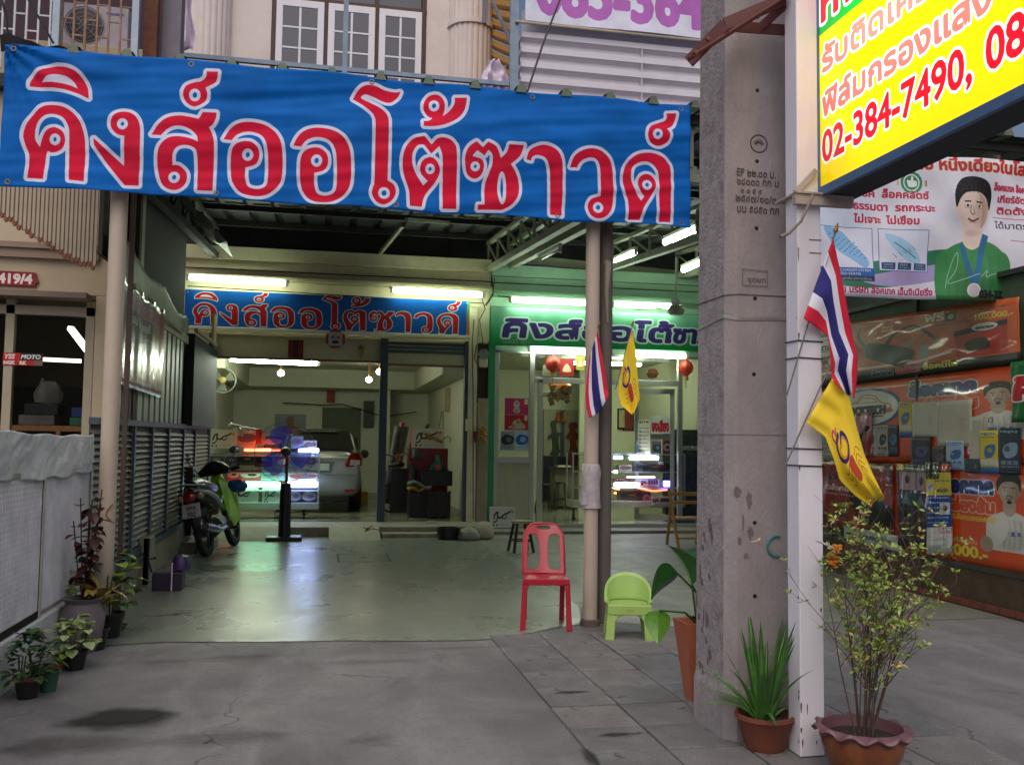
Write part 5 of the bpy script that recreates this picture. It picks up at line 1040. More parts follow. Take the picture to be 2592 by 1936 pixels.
# ------------------------------------------------------------------ tube lamps
def lamp(a, b_, lab, m=E_tube, r=.045, grp='fluorescent tube lamps', house=True, off=(0, .05, .05)):  # default radius is fattened to take in the glare around a lit tube
    T = thing('tube_lamp', lab, 'lamp', tuple(a), group=grp); a = Vector(a); b_ = Vector(b_); d = (b_-a).normalized(); o = Vector(off)
    q = MB(); q.tube([a, a+d*.02, b_-d*.02, b_], [r*.5, r, r, r*.5], 12); q.build('tube', m, T, smooth=True)
    if house:
        q = MB(); q.bar(a-d*.06+o, b_+d*.06+o, .06, .05); q.build('housing', mat('lamp_housing', 'b8bcae', .5), T)
        for e1, e2 in ((a-d*.05, a-d*.002), (b_+d*.002, b_+d*.05)): q = MB(); q.bar(e1, e2, .045, .09); q.build('end_holder', mat('lamp_holder', 'a0a498', .5), T)
    return T
lamp((-2.30, 16.45, 4.31), (-.72, 16.45, 4.28), 'bright tube lamp left above the blue sign')
lamp((1.13, 16.45, 4.25), (2.72, 16.45, 4.23), 'bright tube lamp right above the blue sign')
lamp((3.27, 16.45, 4.17), (4.75, 16.45, 4.17), 'long tube lamp above the green sign, left of the canopy posts')
lamp((5.2, 16.45, 4.17), (6.35, 16.45, 4.17), 'long tube lamp above the green sign, right of the canopy posts by the fan')
lamp((-1.74, 18.0, 3.07), (-.16, 18.0, 3.04), 'tube lamp on the garage ceiling', E_gar, off=(0, 0, .1))
lamp((3.66, 16.6, 3.3), (4.95, 16.6, 3.28), 'tube lamp under the green sign above the shop door', E_shop, .055)
lamp((5.6, 16.6, 3.28), (6.65, 16.6, 3.27), 'tube lamp under the green sign over the display case', E_shop, .055)
lamp((5.0, 19, 3.3), (6.6, 19, 3.3), 'tube lamp deeper inside the glass shop', E_gar, .04, off=(0, 0, .05))
def pl(sx, sy, Y): return P(sx, sy, Y=Y)
lamp((5.0, 15.75, 4.83), (5.0, 14.7, 4.78), 'short lit tube hanging under the truss right of the posts', r=.05, off=(0, 0, .07))
lamp((5.0, 13.3, 4.66), (5.0, 12.1, 4.6), 'lit tube under the truss behind the banner corner', r=.05, off=(0, 0, .07))
lamp((6.05, 15.2, 4.63), (6.05, 14.2, 4.62), 'lit tube under the truss beside the concrete pole', r=.05, off=(0, 0, .07))
lamp((3.2, 13.9, 4.42), (3.2, 12.7, 4.33), 'unlit tube lamp under the truss above the green beam', mat('unlit_tube', 'a8aca0', .2), r=.022, off=(0, 0, .06))
for i, (x, y, l) in enumerate(((D(607, 806, Y=21).x, 21, 'small round ceiling bulb left in the garage'), (D(820, 803, Y=20).x, 20, 'small round ceiling bulb upper right in the garage'), (D(797, 820, Y=22).x, 22, 'small round ceiling bulb lower right in the garage'))):
    z = D(0, [806, 803, 820][i], Y=y).z; zz = P([607, 820, 797][i]*K, [806, 803, 820][i]*K, Y=y).z
    T = thing('bulb_lamp', l, 'lamp', (x, y, zz), group='garage ceiling bulbs'); q = MB(); q.lathe([(0, -.07), (.06, -.045), (.075, 0), (.06, .04), (.03, .06)], n=14); q.build('bulb', tubemat('bulb_glow', 'fff4d8', 22), T, local=True, smooth=True)
    q = MB(); q.cyl((0, 0, .05), (0, 0, max(.1, 3.42-zz)), .02, n=8); q.build('stem', M_wood, T, local=True)
# ceiling fan
T = thing('ceiling_fan', 'pale ceiling fan on a long rod under the right canopy', 'fan', (5.48, 14, 3.75)); p0 = Vector((5.45, 14, 3.74))
q = MB(); q.cyl(p0+Vector((0, 0, .1)), p0+Vector((0, 0, .85)), .018, n=8); q.build('rod', mat('fan_paint', 'a8ac98', .45), T)
q = MB(); q.lathe([(0, -.09), (.1, -.08), (.13, -.03), (.13, .02), (.1, .04), (.11, .06), (.05, .1), (.03, .16)], p0, 20); q.build('motor', MATS['fan_paint'], T, smooth=True)
for k in range(3):
    a = k*2*pi/3+.15; M = Matrix.Rotation(a, 3, 'Z'); q = MB(); q.prism([p0+M @ Vector(v) for v in ((.12, -.025, .05), (.3, -.07, .05), (.75, -.08, .06), (.77, .05, .05), (.3, .06, .045), (.12, .025, .05))], (0, 0, .006)); q.build('blade', MATS['fan_paint'], T)
# ------------------------------------------------------------------ garage: showcase with goods
def showcase(name, lab, x0, x1, y0, y1, z0, z1, shelves, zf, cast):
    T = thing(name, lab, 'display case', ((x0+x1)/2, y0, zf))
    q = MB(); w_ = .03
    for x in (x0, x1-w_):
        for y in (y0, y1-w_): q.box(x, x+w_, y, y+w_, z0, z1)
    for z in [z0, z1-w_]+list(shelves): q.box(x0+w_, x1-w_, y0, y0+w_*.7, z, z+w_*.7)
    q.build('frame', M_alu, T, bevel=.003)
    q = MB()
    for z in shelves: q.box(x0+w_, x1-w_, y0+.02, y1-.02, z+.021, z+.027)
    q.box(x0, x1, y0, y1, z1, z1+.008); q.build('glass_shelf', mat('shelf_glass', 'a8c4b4', .1, alpha=.45), T)
    q = MB(); q.box(x0+w_, x1-w_, y0+.008, y0+.012, z0+.12, z1-w_); q.build('glass_front', M_glass, T)
    q = MB(); q.box(x0, x1, y0-.004, y1, z0-.02, z0+.1); q.build('plinth', mat('white_laminate', 'a8aa9c', .4, bump=.02), T, bevel=.004)
    for x in cast:
        q = MB(); q.cyl((x, y0+.08, zf+.07), (x, y0+.08, z0-.02), .025, n=8); q.cyl((x-.02, y0+.08, zf+.045), (x+.02, y0+.08, zf+.045), .045, n=12); q.build('castor', M_blk, T)
    return T
def carton(name, lab, x0, x1, y, z0, z1, cv, depth=.25, group=None, cat='box', side=None):
    T = thing(name, lab, cat, ((x0+x1)/2, y, z0), group=group)
    q = MB(); q.box(x0, x1, y, y+depth, z0, z1); q.build('carton', side or mat('carton_side', '9c9a8c', .7), T, bevel=.003)
    q = MB(); q.grid(lambda u, v: (x0+(x1-x0)*u, y-.002, z1+(z0-z1)*v), 1, 1); q.build('front_print', cv, T, fix=False); return T
bx = [pmat(pr_box(1), 'box_print_a', .5), pmat(pr_box(2, 'cfd0c8', '26261f', '3a78a8'), 'box_print_b', .5), pmat(pr_generic(3, '4c4e54', '2a2c30', '8c6a3a'), 'box_print_c', .5), pmat(pr_generic(6, '541c20', '241416', 'a8a8a0'), 'box_print_d', .5),
      pmat(pr_generic(7, '8c9094', '5a6068', 'b0b4b8'), 'box_print_e', .5), pmat(pr_generic(8, 'a83c3c', 'c0b8b0', '602020'), 'box_print_f', .5), pmat(pr_generic(9, '26284c', 'b8b8c0', '8c8ca8'), 'box_print_g', .5), pmat(pr_generic(10, 'c0bca0', '8c5038', '5a6a78'), 'box_print_h', .5), pmat(pr_generic(11, '94a4ac', '5c7c8c', 'b03848'), 'box_print_i', .5)]
showcase('display_case', 'aluminium glass display case full of boxes before the silver car', -2.06, -.06, 17.5, 18.0, .36, 1.32, (.66, .98), .165, (-1.95, -.32))
def bxs(px0, px1, py0, py1, Y, k, lab, name='goods_box', depth=.22, grp='boxes in the garage display case'):
    a, b_ = P(500+px0*340/1755, 1040+py0*340/1755, Y=Y), P(500+px1*340/1755, 1040+py1*340/1755, Y=Y)
    return carton(name, lab, a.x, b_.x, Y, b_.z, a.z, bx[k], depth, grp)
bxs(150, 505, 240, 490, 17.62, 0, 'white box with black figure logo on top of the garage case, far left', grp='boxes on top of the garage display case')
bxs(515, 770, 250, 475, 17.66, 7, 'crumpled white and red box on top of the case, second from left', grp='boxes on top of the garage display case')
bxs(870, 1100, 330, 480, 17.64, 6, 'dark purple package on top of the case behind the fan', grp='boxes on top of the garage display case')
bxs(1225, 1375, 330, 490, 17.66, 8, 'pale blue box on top of the case right of the fan', grp='boxes on top of the garage display case')
bxs(1385, 1555, 385, 500, 17.62, 7, 'white box with blue square at the right end of the case top', grp='boxes on top of the garage display case')
q = MB(); a, b_ = P(500+1450*.1937, 1040+410*.1937, Y=17.61), P(500+1530*.1937, 1040+470*.1937, Y=17.61); q.box(a.x, b_.x, 17.612, 17.618, b_.z, a.z)
bxs(90, 355, 560, 715, 17.56, 4, 'grey car print box at the left of the upper shelf')
bxs(360, 505, 560, 735, 17.56, 4, 'second grey car print box on the upper shelf')
bxs(520, 745, 560, 710, 17.56, 2, 'dark box with orange spot on the upper shelf')
bxs(752, 975, 560, 730, 17.56, 3, 'maroon box with silver badge on the upper shelf')
bxs(1195, 1390, 560, 770, 17.56, 8, 'blue and white box on the upper shelf right of the fan')
bxs(1400, 1560, 570, 760, 17.56, 7, 'beige box at the right end of the upper shelf')
bxs(385, 540, 770, 905, 17.56, 5, 'red box at the left of the middle shelf')
bxs(548, 825, 775, 905, 17.56, 5, 'white and red box in the middle of the middle shelf')
bxs(835, 1140, 760, 905, 17.56, 8, 'teal grey box with red word on the middle shelf')
bxs(1190, 1560, 790, 925, 17.56, 7, 'cream box at the right end of the middle shelf')
bxs(430, 790, 990, 1215, 17.56, 1, 'large white box with black figure logo on the bottom shelf, left')
bxs(850, 1085, 990, 1215, 17.56, 0, 'large white box with black figure logo on the bottom shelf behind the fan stand')
bxs(1190, 1355, 1010, 1235, 17.56, 6, 'navy camera box on the bottom shelf, left of its twin')
bxs(1360, 1555, 1010, 1235, 17.56, 6, 'navy camera box at the right end of the bottom shelf')
q = MB(); r = random.Random(5)
for (u0, v0, u1, v1) in ((400, 190, 560, 200), (430, 160, 590, 330), (470, 180, 620, 300), (560, 220, 700, 240), (640, 240, 800, 255)):
    q.tube([P(500+u0*.1937, 1040+v0*.1937, Y=17.6), P(500+(u0+u1)/2*.1937, 1040+((v0+v1)/2-14)*.1937, Y=17.56), P(500+u1*.1937, 1040+v1*.1937, Y=17.58)], .022, 8)
tag(q.build('cable_bundle', mat('silver_cable', '9aa09c', .35, .4, var=.5, scale=30, bump=.4), smooth=True), 'crumpled silvery cable sleeves heaped on the case top', 'cables')
def ribbon(name, lab, pts, m, wd=.05):
    q = MB(); n = len(pts)
    for (a, b_) in zip(pts, pts[1:]): q.bar(P(500+a[0]*.1937, 1040+a[1]*.1937, Y=17.55), P(500+b_[0]*.1937, 1040+b_[1]*.1937, Y=17.55), wd, .01, (0, 1, 0))
    return tag(q.build(name, m), lab, 'wrapper')
ribbon('red_wrapper', 'red striped wrapper hanging over the case top', [(800, 240), (800, 430)], mat('red_wrap', 'a02c28', .5), .1)
ribbon('tan_wrapper', 'tan striped wrapper beside the red one on the case top', [(850, 260), (855, 440)], mat('tan_wrap', 'a8987c', .5, var=.3, scale=30), .09)
ribbon('yellow_strip', 'yellow wavy strip trailing along the case top', [(970, 260), (1050, 280), (1120, 300), (1240, 315)], mat('yellow_wrap', 'c4b83c', .5), .03)
def led(name, lab, px0, px1, py, Y, col, st, r=.018, base=None, h=None):
    k = lambda u, v: base(u, v) if base else P(500+u*.1937, 1040+v*.1937, Y=Y)
    a, b_ = k(px0, py), k(px1, py if h is None else h); q = MB(); q.tube([a, a*.97+b_*.03, a*.03+b_*.97, b_], [r*.6, r, r, r*.6], 10)
    m = mat('led_'+col+str(st), 'ffffff', .4, var=0, bump=0, emit=st*.42, ecol=col)
    return tag(q.build(name, m, smooth=True), lab, 'light bar', 'led light bars on the display cases')
led('led_bar', 'red led bar on the case top left of the fan', 610, 965, 508, 17.46, 'ff3a20', 26, .026)
led('led_bar', 'dim red led bar end beside the fan hub', 975, 1085, 512, 17.46, 'ff2010', 9, .016)
led('led_bar', 'blue white led bar at the right end of the case top', 1315, 1585, 516, 17.46, '8ca0ff', 42, .038)
led('led_bar', 'short red led bar on the lower rail beside the motorbike', 400, 545, 955, 17.46, 'ff2018', 22, .024)
led('led_bar', 'green white led bar on the lower rail', 580, 1078, 957, 17.46, '9cffcc', 36, .045)
led('led_bar', 'bluish white led bar on the lower rail right of the fan stand', 1108, 1562, 960, 17.46, 'b4c8ff', 44, .05)
# pedestal fan
T = thing('pedestal_fan', 'tall black pedestal fan with blue translucent blades in front of the garage', 'fan', (-.58, 15.4, 0)); hub = P(500+1150*.1937, 1040+535*.1937, Y=15.4)
q = MB(); q.obox((-.58, 15.42, .035), (.56, .42, .07)); q.build('base', M_blk, T, bevel=.02)
q = MB(); q.tube([(-.58, 15.42, .07), (-.575, 15.42, .9), (-.57, 15.42, .92)], [.1, .085, .05], 14); q.cyl((-.57, 15.42, .9), (hub.x+.02, 15.47, hub.z-.1), .022, n=10); q.build('column', M_blk, T, smooth=True)
q = MB(); q.lathe([(0, -.1), (.06, -.09), (.085, -.02), (.085, .1), (.05, .2), (0, .2)], (hub.x, 15.36, hub.z), 18, Matrix.Rotation(R_(-90), 3, 'X')); q.build('motor', M_blk, T, smooth=True)
for k in range(3):
    a = pi/2+.35+k*2*pi/3; q = MB(); pts = []
    for t, rr in ((-.62, .1), (-.75, .24), (-.6, .36), (-.2, .42), (.25, .41), (.55, .33), (.55, .2), (.4, .08)): pts.append((hub.x+rr*cos(a+t), 15.27+.03*t, hub.z+rr*sin(a+t)))
    q.prism(pts, (0, .008, 0)); q.build('blade', mat('blue_blade', '3450e0', .25, var=.1, bump=0, alpha=.42, emit=.03, ecol='3040e0'), T)
q = MB()
for k in range(24):
    a = k*pi/12; q.bar((hub.x+.07*cos(a), 15.21, hub.z+.07*sin(a)), (hub.x+.47*cos(a), 15.28, hub.z+.47*sin(a)), .0035)
q.build('guard_wire', mat('guard_wire', '202024', .4), T)
q = MB(); q.tube([(hub.x+.47*cos(a), 15.29, hub.z+.47*sin(a)) for a in [k*pi/20 for k in range(41)]], .005, 6); q.build('guard_ring', MATS['guard_wire'], T)
# ------------------------------------------------------------------ silver car, rear view
def car():
    T = thing('parked_car', 'silver sedan parked nose in, seen from behind in the garage', 'car', (-.08, 18.95, .165))
    sil = mat('silver_paint', '9a9c94', .3, .6, var=.03, bump=0, coat=.8); z_ = 1.13
    # y from rear (0) forward; (y, halfwidth, zlow, zbelt)
    st = [(0, .72, .42, .62), (.03, .80, .28, 1.0), (.1, .84, .24, 1.06), (.35, .85, .22, 1.09), (.8, .86, .2, 1.08), (1.6, .86, .2, 1.02), (2.6, .86, .2, .98), (3.4, .85, .2, .95), (4.0, .8, .24, .82), (4.25, .6, .35, .62)]
    q = MB(); n = 28; rings = []
    for y, hw, zl, zb in st:
        i0 = len(q.v)
        for k in range(n):
            a = 2*pi*k/n; cx, sz = cos(a), sin(a); x = hw*math.copysign(abs(cx)**.42, cx); zc = (zl+zb)/2; z = zc+(zb-zl)/2*math.copysign(abs(sz)**.5, sz)
            if z > zc: x *= 1-.07*(z-zc)/(zb-zc)
            q.v.append((x, y, z*z_))
        rings.append(i0)
    for a, b_ in zip(rings, rings[1:]):
        for k in range(n): q.face((a+k, a+(k+1) % n, b_+(k+1) % n, b_+k))
    q.face([rings[0]+k for k in range(n)]); q.face([rings[-1]+k for k in range(n)])
    body = q.build('body', sil, T, local=True, smooth=True, sub=1)
    # greenhouse
    gs = [(.5, .78, 1.07), (.95, .75, 1.30), (1.35, .72, 1.43), (1.9, .70, 1.475), (2.4, .70, 1.45), (2.9, .74, 1.25), (3.3, .78, .98)]
    q = MB(); rings = []
    for y, hw, zt in gs:
        i0 = len(q.v); zb = .98
        pr = [(-hw-.12*(zt-1.0)*0-.02, zb), (-hw+.0, zb+(zt-zb)*.5), (-hw*.93, zb+(zt-zb)*.86), (-hw*.8, zt-.012), (-hw*.4, zt+.012), (0, zt+.018), (hw*.4, zt+.012), (hw*.8, zt-.012), (hw*.93, zb+(zt-zb)*.86), (hw, zb+(zt-zb)*.5), (hw+.02, zb)]
        q.v += [(x, y, z*z_) for x, z in pr]; rings.append((i0, len(pr)))
    for (a, m1), (b_, _) in zip(rings, rings[1:]):
        for k in range(m1-1): q.face((a+k, a+k+1, b_+k+1, b_+k))
    q.build('roof', sil, T, local=True, smooth=True)
    gl = mat('car_glass', '080a09', .12, var=.05, bump=0, spec=.35)
    q = MB(); q.grid(lambda u, v: ((u-.5)*2*(.60+.10*v), 1.22-.76*v-.03, (1.425-.36*v+.02*cos((u-.5)*3)+.022)*z_), 10, 6); w1 = q.build('rear_window', gl, T, local=True, smooth=True, fix=False)
    c = Cv(300, 30, '101412'); c.squig(20, 6, 250, 14, '6c8088', rnd=random.Random(2)); q = MB(); q.grid(lambda u, v: ((u-.5)*.8, 1.14-.06*v-.04, (1.425-.032*v+.026)*z_), 4, 1); q.build('window_decal', pmat(c, 'decal_print', .4), T, local=True, fix=False)
    for s in (-1, 1):
        q = MB(); q.prism([(s*(.77), 1.0, 1.1*z_), (s*.74, 1.3, 1.33*z_), (s*.71, 1.9, 1.4*z_), (s*.71, 2.5, 1.36*z_), (s*.76, 2.9, 1.1*z_)], (s*.03, 0, 0)); q.build('side_window', gl, T, local=True)
        # tail lamp wraps the corner
        q = MB(); pts = [(s*.50, .86), (s*.60, 1.03), (s*.76, 1.06), (s*.84, .94), (s*.83, .82), (s*.52, .8)]
        def yy(x, z): return -.012 + (.0 if abs(x) < .7 else (abs(x)-.7)*.9)
        q.poly([(x, yy(x, z)-.0, z*z_) for x, z in pts]); q.poly([(s*.84, .11, .94*z_), (s*.83, .105, .82*z_), (s*.855, .42, .9*z_), (s*.86, .40, 1.0*z_), (s*.76, .04, 1.06*z_)])
        tl = q.build('tail_lamp', mat('tail_red', '8a1014', .15, var=.1, bump=0, coat=1), T, local=True, solid=.02)
        q = MB(); q.poly([(s*.62, -.025, .93*z_), (s*.80, .068, .92*z_), (s*.80, .068, .84*z_), (s*.6, -.025, .83*z_)]); q.build('lamp_lens', mat('clear_lens', 'c8c4bc', .15, bump=0), tl if 0 else T, local=True, solid=.01)
        q = MB(); q.poly([(s*.5, -.02, .41*z_), (s*.76, .035, .42*z_), (s*.76, .035, .36*z_), (s*.53, -.02, .35*z_)]); q.build('reflector', MATS['tail_red'], T, local=True, solid=.01)
        q = MB(); q.lathe([(0, .1), (.06, .09), (.09, .05), (.1, 0), (.06, -.04)], (s*1.0, 2.75, 1.0*z_), 14, Matrix.Rotation(R_(90), 3, 'X')); q.bar((s*.85, 2.8, .98*z_), (s*.95, 2.78, 1.0*z_), .03); q.build('wing_mirror', mat('mirror_dark', '34342f', .3), T, local=True, smooth=True)
        for y in (.78, 3.3):
            q = MB(); q.lathe([(.16, -.1), (.3, -.1), (.33, -.06), (.33, .06), (.3, .1), (.16, .1)], (s*.76, y, .33), 28, Matrix.Rotation(R_(90), 3, 'Y')); wl = q.build('wheel', mat('tyre', '141312', .8, bump=.2), T, local=True, smooth=True)
            q = MB(); q.lathe([(0, .07), (.1, .06), (.17, .09)], (s*.77, y, .33), 20, Matrix.Rotation(R_(90*s), 3, 'Y')); q.build('rim', M_alu, wl, local=True, smooth=True)
    q = MB(); q.box(-.60, .60, -.035, .06, .2*z_, .3*z_); q.cyl((.3, -.05, .2*z_), (.3, .2, .2*z_), .035, n=12); q.build('lower_bumper', mat('bumper_black', '1c1c1a', .6), T, local=True, bevel=.01)
    q = MB(); q.bar((-.7, -.018, .66*z_), (.7, -.018, .66*z_), .012, .006); q.bar((-.58, .0, 1.0*z_), (.58, .0, 1.0*z_), .006, .01); q.build('bumper_seam', MATS['bumper_black'], T, local=True)
    q = MB(); q.poly([(-.3, -.006, .9*z_), (.3, -.006, .9*z_), (.24, -.006, .7*z_), (-.24, -.006, .7*z_)]); q.build('plate_recess', mat('recess', '6c7064', .4, .5), T, local=True, solid=.004)
    q = MB(); q.box(-.2, .2, -.022, -.012, .74*z_, .86*z_); q.build('number_plate', mat('blank_plate', 'b0b4a8', .4), T, local=True, bevel=.003)
    q = MB(); q.bar((-.28, -.022, .935*z_), (.28, -.022, .935*z_), .02, .025); q.build('chrome_trim', mat('chrome', 'c8c8c0', .12, 1, bump=0), T, local=True, bevel=.004)
    return T
car()
# ------------------------------------------------------------------ motorbike
def moto():
    T = thing('motorbike', 'lime green and black underbone motorbike parked by the left partition with plate 702', 'motorbike', (-1.56, 13.05, 0), 0, rot=(0, R_(-11), R_(-10)))
    T.scale = (1.12, 1.12, 1.12)
    tyre = mat('moto_tyre', '0f0f0f', .75, bump=.3, bscale=90); blk = mat('moto_black', '141416', .35, bump=.02); lime = mat('lime_plastic', '8fc01c', .3, bump=.02, coat=.4); slv = mat('moto_silver', '6c6c72', .3, .6, bump=.02)
    MY = Matrix.Rotation(R_(90), 3, 'Y')
    for y, nm in ((.29, 'rear_wheel'), (1.5, 'front_wheel')):
        q = MB(); q.lathe([(.2, -.03), (.25, -.042), (.285, -.03), (.295, 0), (.285, .03), (.25, .042), (.2, .03)], (0, y, .295), 32, MY); wl = q.build('wheel', tyre, T, local=True, smooth=True)
        q = MB(); q.lathe([(.205, -.02), (.215, 0), (.205, .02)], (0, y, .295), 28, MY); q.lathe([(0, -.06), (.06, -.05), (.06, .05), (0, .06)], (0, y, .295), 14, MY)
        for k in range(12): a = k*pi/6; q.bar((0, y+.05*cos(a), .295+.05*sin(a)), (0, y+.21*cos(a), .295+.21*sin(a)), .006)
        q.build('rim', slv, wl, local=True)
    q = MB(); q.tube([(0, .1, .86), (0, .3, .84), (0, .62, .79), (0, .86, .8)], [.07, .12, .13, .09], 16); q.build('saddle', blk, T, local=True, smooth=True)
    q = MB(); q.tube([(0, .0, .80), (0, .12, .79), (0, .38, .72), (0, .7, .62), (0, .85, .55)], [.05, .1, .13, .11, .08], 18); q.build('tail_fairing', blk, T, local=True, smooth=True)
    for s in (-1, 1): q = MB(); q.tube([(s*.1, .02, .80), (s*.135, .3, .76), (s*.12, .6, .68), (s*.1, .85, .56)], [.012, .03, .035, .02], 8); q.build('side_stripe', mat('side_white', '9a9a9c', .35, .2, bump=0), T, local=True, smooth=True)
    q = MB(); q.tube([(-.1, -.03, .88), (0, -.08, .9), (.1, -.03, .88), (.11, .25, .86)], .012, 8); q.build('grab_rail', M_alu, T, local=True, smooth=True)
    q = MB(); q.lathe([(0, .03), (.05, .025), (.075, 0)], (0, -.03, .75), 16, Matrix.Rotation(R_(90), 3, 'X')); q.build('tail_lamp', mat('moto_red', '8c0c10', .2, coat=1, bump=0), T, local=True, smooth=True)
    for s in (-1, 1):
        q = MB(); q.lathe([(0, .04), (.03, .03), (.04, 0), (.02, -.03)], (s*.12, .0, .74), 12, Matrix.Rotation(R_(90), 3, 'X')); q.build('indicator', mat('indicator_lens', 'a08870', .25, bump=0), T, local=True, smooth=True)
    q = MB(); q.obox((0, -.045, .585), (.215, .008, .17), Matrix.Rotation(R_(-12), 3, 'X')); pl_ = q.build('number_plate', mat('plate_white', 'b8b4ac', .5), T, local=True, bevel=.004)
    q = MB(); M = Matrix.Rotation(R_(-12), 3, 'X'); q.grid(lambda u, v: Vector((0, -.045, .585)) + M @ Vector((-.104+.208*u, -.0055, .082-.164*v)), 1, 1); q.build('plate_print', pmat(pr_plate('ขคร', '702', w_=220, h=175), 'moto_plate', .5, dim=.85), T, local=True, fix=False)
    q = MB(); q.tube([(0, .02, .62), (0, .02, .5), (0, .06, .36)], [.06, .07, .05], 8); q.tube([(0, .9, .5), (0, .6, .55), (0, .3, .6)], .04, 8); q.build('rear_mudguard', blk, T, local=True, smooth=True)
    q = MB(); q.tube([(.1, .25, .3), (.1, .5, .3), (.1, .8, .34)], .025, 8); q.tube([(-.1, .25, .3), (-.1, .8, .34)], .025, 8); q.build('swing_arm', slv, T, local=True)
    for s in (-1, 1):
        q = MB(); n = 14; q.tube([(s*.11+.022*sin(t*1.9)*1, .3+.02*t/2+.022*cos(t*1.9), .34+t*.022) for t in range(17)], .008, 5); q.build('shock_spring', mat('spring_yellow', '7c6a3c', .4, .5), T, local=True)
    q = MB(); q.tube([(.13, .82, .3), (.14, .5, .28), (.15, .15, .34), (.15, -.1, .38)], [.02, .03, .05, .045], 12); q.build('exhaust', slv, T, local=True, smooth=True)
    q = MB(); q.tube([(0, .7, .33), (0, .95, .34)], [.12, .1], 12); q.tube([(0, .9, .34), (0, 1.08, .38)], .07, 12); q.box(-.16, .16, .78, .82, .26, .3); q.build('engine', mat('engine_grey', '5c5c5c', .5, .5), T, local=True, smooth=True)
    q = MB(); q.bar((-.24, .84, .27), (.24, .84, .27), .025); q.cyl((-.27, .84, .27), (-.2, .84, .27), .02, n=8); q.cyl((.27, .84, .27), (.2, .84, .27), .02, n=8); q.build('foot_peg', blk, T, local=True)
    for s in (-1, 1):
        q = MB(); q.prism([(s*.06, 1.0, .92), (s*.09, 1.22, .84), (s*.19, 1.26, .66), (s*.2, 1.2, .38), (s*.15, 1.06, .28), (s*.12, 1.0, .42), (s*.1, .96, .7)], (s*.02, .03, 0)); q.build('leg_shield', lime, T, local=True, bevel=.008)
    q = MB(); q.tube([(0, .8, .56), (0, 1.0, .64), (0, 1.16, .86)], [.09, .08, .1], 12); q.build('body_tunnel', lime, T, local=True, smooth=True)
    for s in (-1, 1):
        q = MB(); q.bar((s*.06, 1.22, .92), (s*.06, 1.5, .3), .035); q.build('fork', slv, T, local=True)
    q = MB(); q.tube([(0, 1.28, .5), (0, 1.42, .63), (0, 1.6, .6), (0, 1.75, .48)], [.03, .06, .06, .04], 10); q.build('front_mudguard', lime, T, local=True, smooth=True)
    q = MB(); q.tube([(-.36, 1.02, 1.02), (-.2, 1.08, 1.0), (0, 1.16, .98), (.2, 1.08, 1.0), (.36, 1.02, 1.02)], .014, 8); q.build('handlebar', M_alu, T, local=True, smooth=True)
    q = MB(); q.tube([(-.2, 1.1, 1.0), (-.08, 1.14, 1.05), (0, 1.16, 1.06), (.08, 1.14, 1.05), (.2, 1.1, 1.0)], [.04, .085, .11, .085, .04], 14); q.build('handlebar_cover', blk, T, local=True, smooth=True)
    for s in (-1, 1):
        q = MB(); q.tube([(s*.24, 1.06, 1.01), (s*.37, 1.01, 1.02)], .024, 10); q.build('grip', blk, T, local=True, smooth=True)
        q = MB(); q.tube([(s*.2, 1.08, 1.02), (s*.27, 1.06, 1.14), (s*.3, 1.05, 1.2)], .007, 6); mr = q.build('mirror', blk, T, local=True)
        q = MB(); q.lathe([(0, -.012), (.05, -.01), (.062, 0), (.05, .01), (0, .012)], (s*.32, 1.05, 1.25), 18, Matrix.Rotation(R_(-80), 3, 'X') @ Matrix.Diagonal((1.15, .8, 1))); q.build('mirror_glass', mat('mirror_glass', 'c0c4c4', .08, .9, bump=0), mr, local=True, smooth=True)
    q = MB(); q.tube([(0, 1.18, .9), (0, 1.22, 1.0)], [.09, .05], 12); q.build('front_cowl', lime, T, local=True, smooth=True)
    q = MB(); q.bar((-.1, .55, .3), (-.22, .45, .0), .018); q.build('side_stand', blk, T, local=True)
    return T
moto()
q = MB(); c0 = P(548, 1288, Y=13.9); q.lathe([(0, -.1), (.09, -.08), (.14, 0), (.12, .05), (.06, .09)], (-1.2, 14.0, .93), 16, rf=lambda a, k: 1+.12*sin(a*3+k)); tag(q.build('blue_bag', mat('blue_bag', '1f4c80', .5, bump=.3), smooth=True), 'round blue bag hanging from the motorbike handlebar', 'bag')
# clear bag and things by the pillar
q = MB(); a = P(455, 1095, Y=14.6); q.grid(lambda u, v: (a.x-.08+(.06+.34*v)*u+.03*sin(v*9), 14.6+.06*sin(u*7+v*6), a.z-.72*v+.05*sin(u*6)), 14, 14); tag(q.build('clear_plastic_bag', mat('clear_plastic', 'c8d0c4', .25, alpha=.55, bump=.6, bscale=12), smooth=True), 'clear plastic bag hanging at the pillar behind the motorbike', 'bag')
q = MB(); a = P(443, 1172, Y=15.5); q.lathe([(0, 0), (.09, -.02), (.13, -.1), (.07, -.13)], a, 16); tag(q.build('wall_reflector', mat('chrome_shade', 'b0b0b0', .15, .9), smooth=True), 'small chrome lamp shade against the dark partition', 'shade')
q = MB(); q.box(-1.95, -1.5, 13.9, 14.6, 0, .14); tag(q.build('low_platform', mat('grey_platform', '7c7a6c', .7, bump=.1), bevel=.01), 'low grey block beside the motorbike rear wheel', 'block')
q = MB(); q.box(-2.02, -1.84, 14.2, 14.8, .2, 1.18); tag(q.build('brown_cabinet', mat('maroon_cabinet', '3a1c18', .6), bevel=.01), 'dark maroon board cabinet behind the motorbike', 'cabinet')
